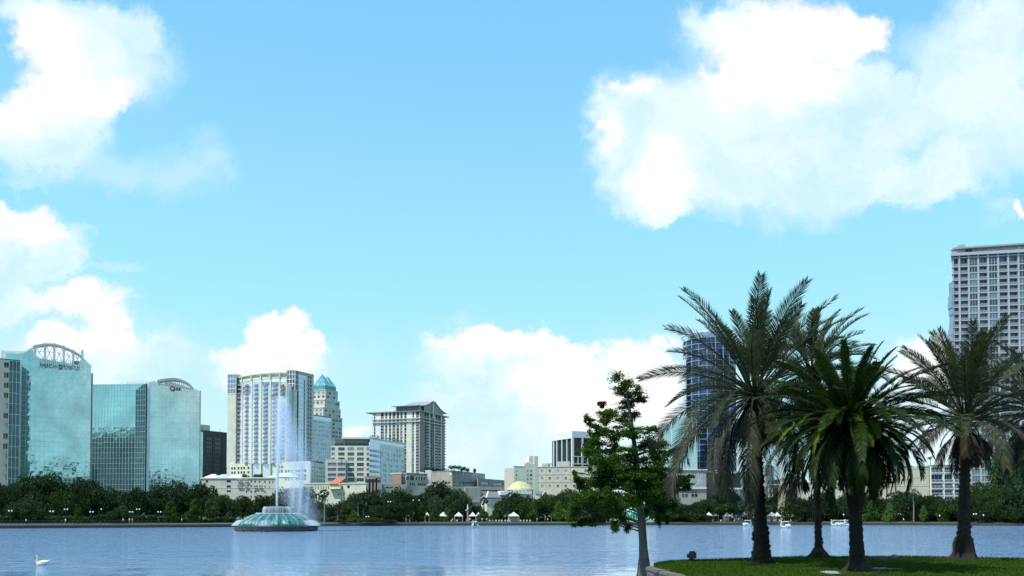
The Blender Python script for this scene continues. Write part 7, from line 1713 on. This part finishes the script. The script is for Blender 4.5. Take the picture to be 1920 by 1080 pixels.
# white chairs rows
def chairs():
    m0 = None; R = random.Random(8)
    for i, px in enumerate((918,924,930,936,941,947,952,976,982,988,994,857,846,1352,1440,1452,1462,1483)):
        Y = 281+R.uniform(-1,1.5) if px < 1100 else 289; P = at(px, 965, Y); z = .95
        m = MB()
        for x, y in ((-.22,-.22),(.22,-.22),(-.22,.22),(.22,.22)): pass
        r = root('folding_chair', (P.x, Y, 1.0), 'white folding chair among the tables and tents on the far bank', 'chair', 'white chairs on the far bank')
        m.box(P.x-.25,P.x+.25,Y-.25,Y+.25,z+.43,z+.48); m.build('seat', [M['canvas']], r); m = MB(); m.box(P.x-.25,P.x+.25,Y+.22,Y+.26,z+.55,z+.95); m.build('backrest', [M['canvas']], r)
        for x, y in ((-.22,-.22),(.22,-.22),(-.22,.22),(.22,.22)): q = MB(); q.box(P.x+x-.02,P.x+x+.02,Y+y-.02,Y+y+.02,z,z+(.43 if y < 0 else .95)); q.build('leg', [M['whitemetal']], r)
chairs()
# ---- things on the lawn
def floodlight():
    Y = 33.8; P = at(1297, 1058, Y); r = root('floodlight', (P.x, Y, LZ), 'black box floodlight on short stem near the left end of the lawn', 'floodlight'); k = Y/F
    m = MB(); m.tube([(P.x,Y,LZ-.1),(P.x,Y,LZ+.16)], .085, 10); m.box(P.x-.12,P.x+.10,Y-.1,Y+.1,LZ+.0,LZ+.10); m.build('stem', [M['black']], r)
    m = MB(); m.box(P.x-.10,P.x+.17,Y-.14,Y+.14,LZ+.15,LZ+.40); b = m.build('housing', [M['black']], r)
    m = MB(); m.box(P.x-.19,P.x-.101,Y-.11,Y+.11,LZ+.18,LZ+.34); m.build('visor', [M['black']], r); m = MB(); m.box(P.x-.08,P.x+.13,Y-.10,Y+.10,LZ+.401,LZ+.46); m.build('cap', [M['black']], r)
floodlight()
M['slab'] = wall('pale_stone_slab', (.30,.30,.28), .9, .3, 3, .1, .5); M['rock'] = wall('dark_rock', (.06,.06,.065), .9, .3, 3, .1, .6)
def onlawn(px, py): d = ray(px, py); t = (LZ-CAMZ)/d.z; return CAM+d*t
def flat_rock(px, py, rx, ry, h, lab, mat, name, cat, seed):
    P = onlawn(px, py); m = MB(); m.blob((0,0,h*.2), (rx,ry,h), 16, 8, 0, .6, seed); o = m.build(name, [M[mat]], None, smooth=True); o.location = (P.x, P.y, LZ); tag(o, lab, cat)
flat_rock(1558,1074.5,.24,.5,.05,'flat pale stone set in the grass left of the broad palm base','slab','stepping_stone','stone',1)
flat_rock(1655,1067,.34,.4,.04,'long flat grey stone right of the broad palm base','slab','stepping_stone','stone',2)
flat_rock(1682,1067.6,.2,.3,.035,'small flat grey stone at the end of the long one right of the broad palm','slab','stepping_stone','stone',3)
flat_rock(1677,1047,.17,.2,.14,'dark rounded rock at the lawn edge by the water','rock','rock','rock',4)
flat_rock(1458,1056.5,.035,.05,.03,'tiny white pebble in the grass right of the tallest palm base','globe','pebble','pebble',5)
flat_rock(1648,1049.5,.5,.5,.05,'low dark patch of stone left of the rounded rock at the water','rock','flat_rock','rock',6)
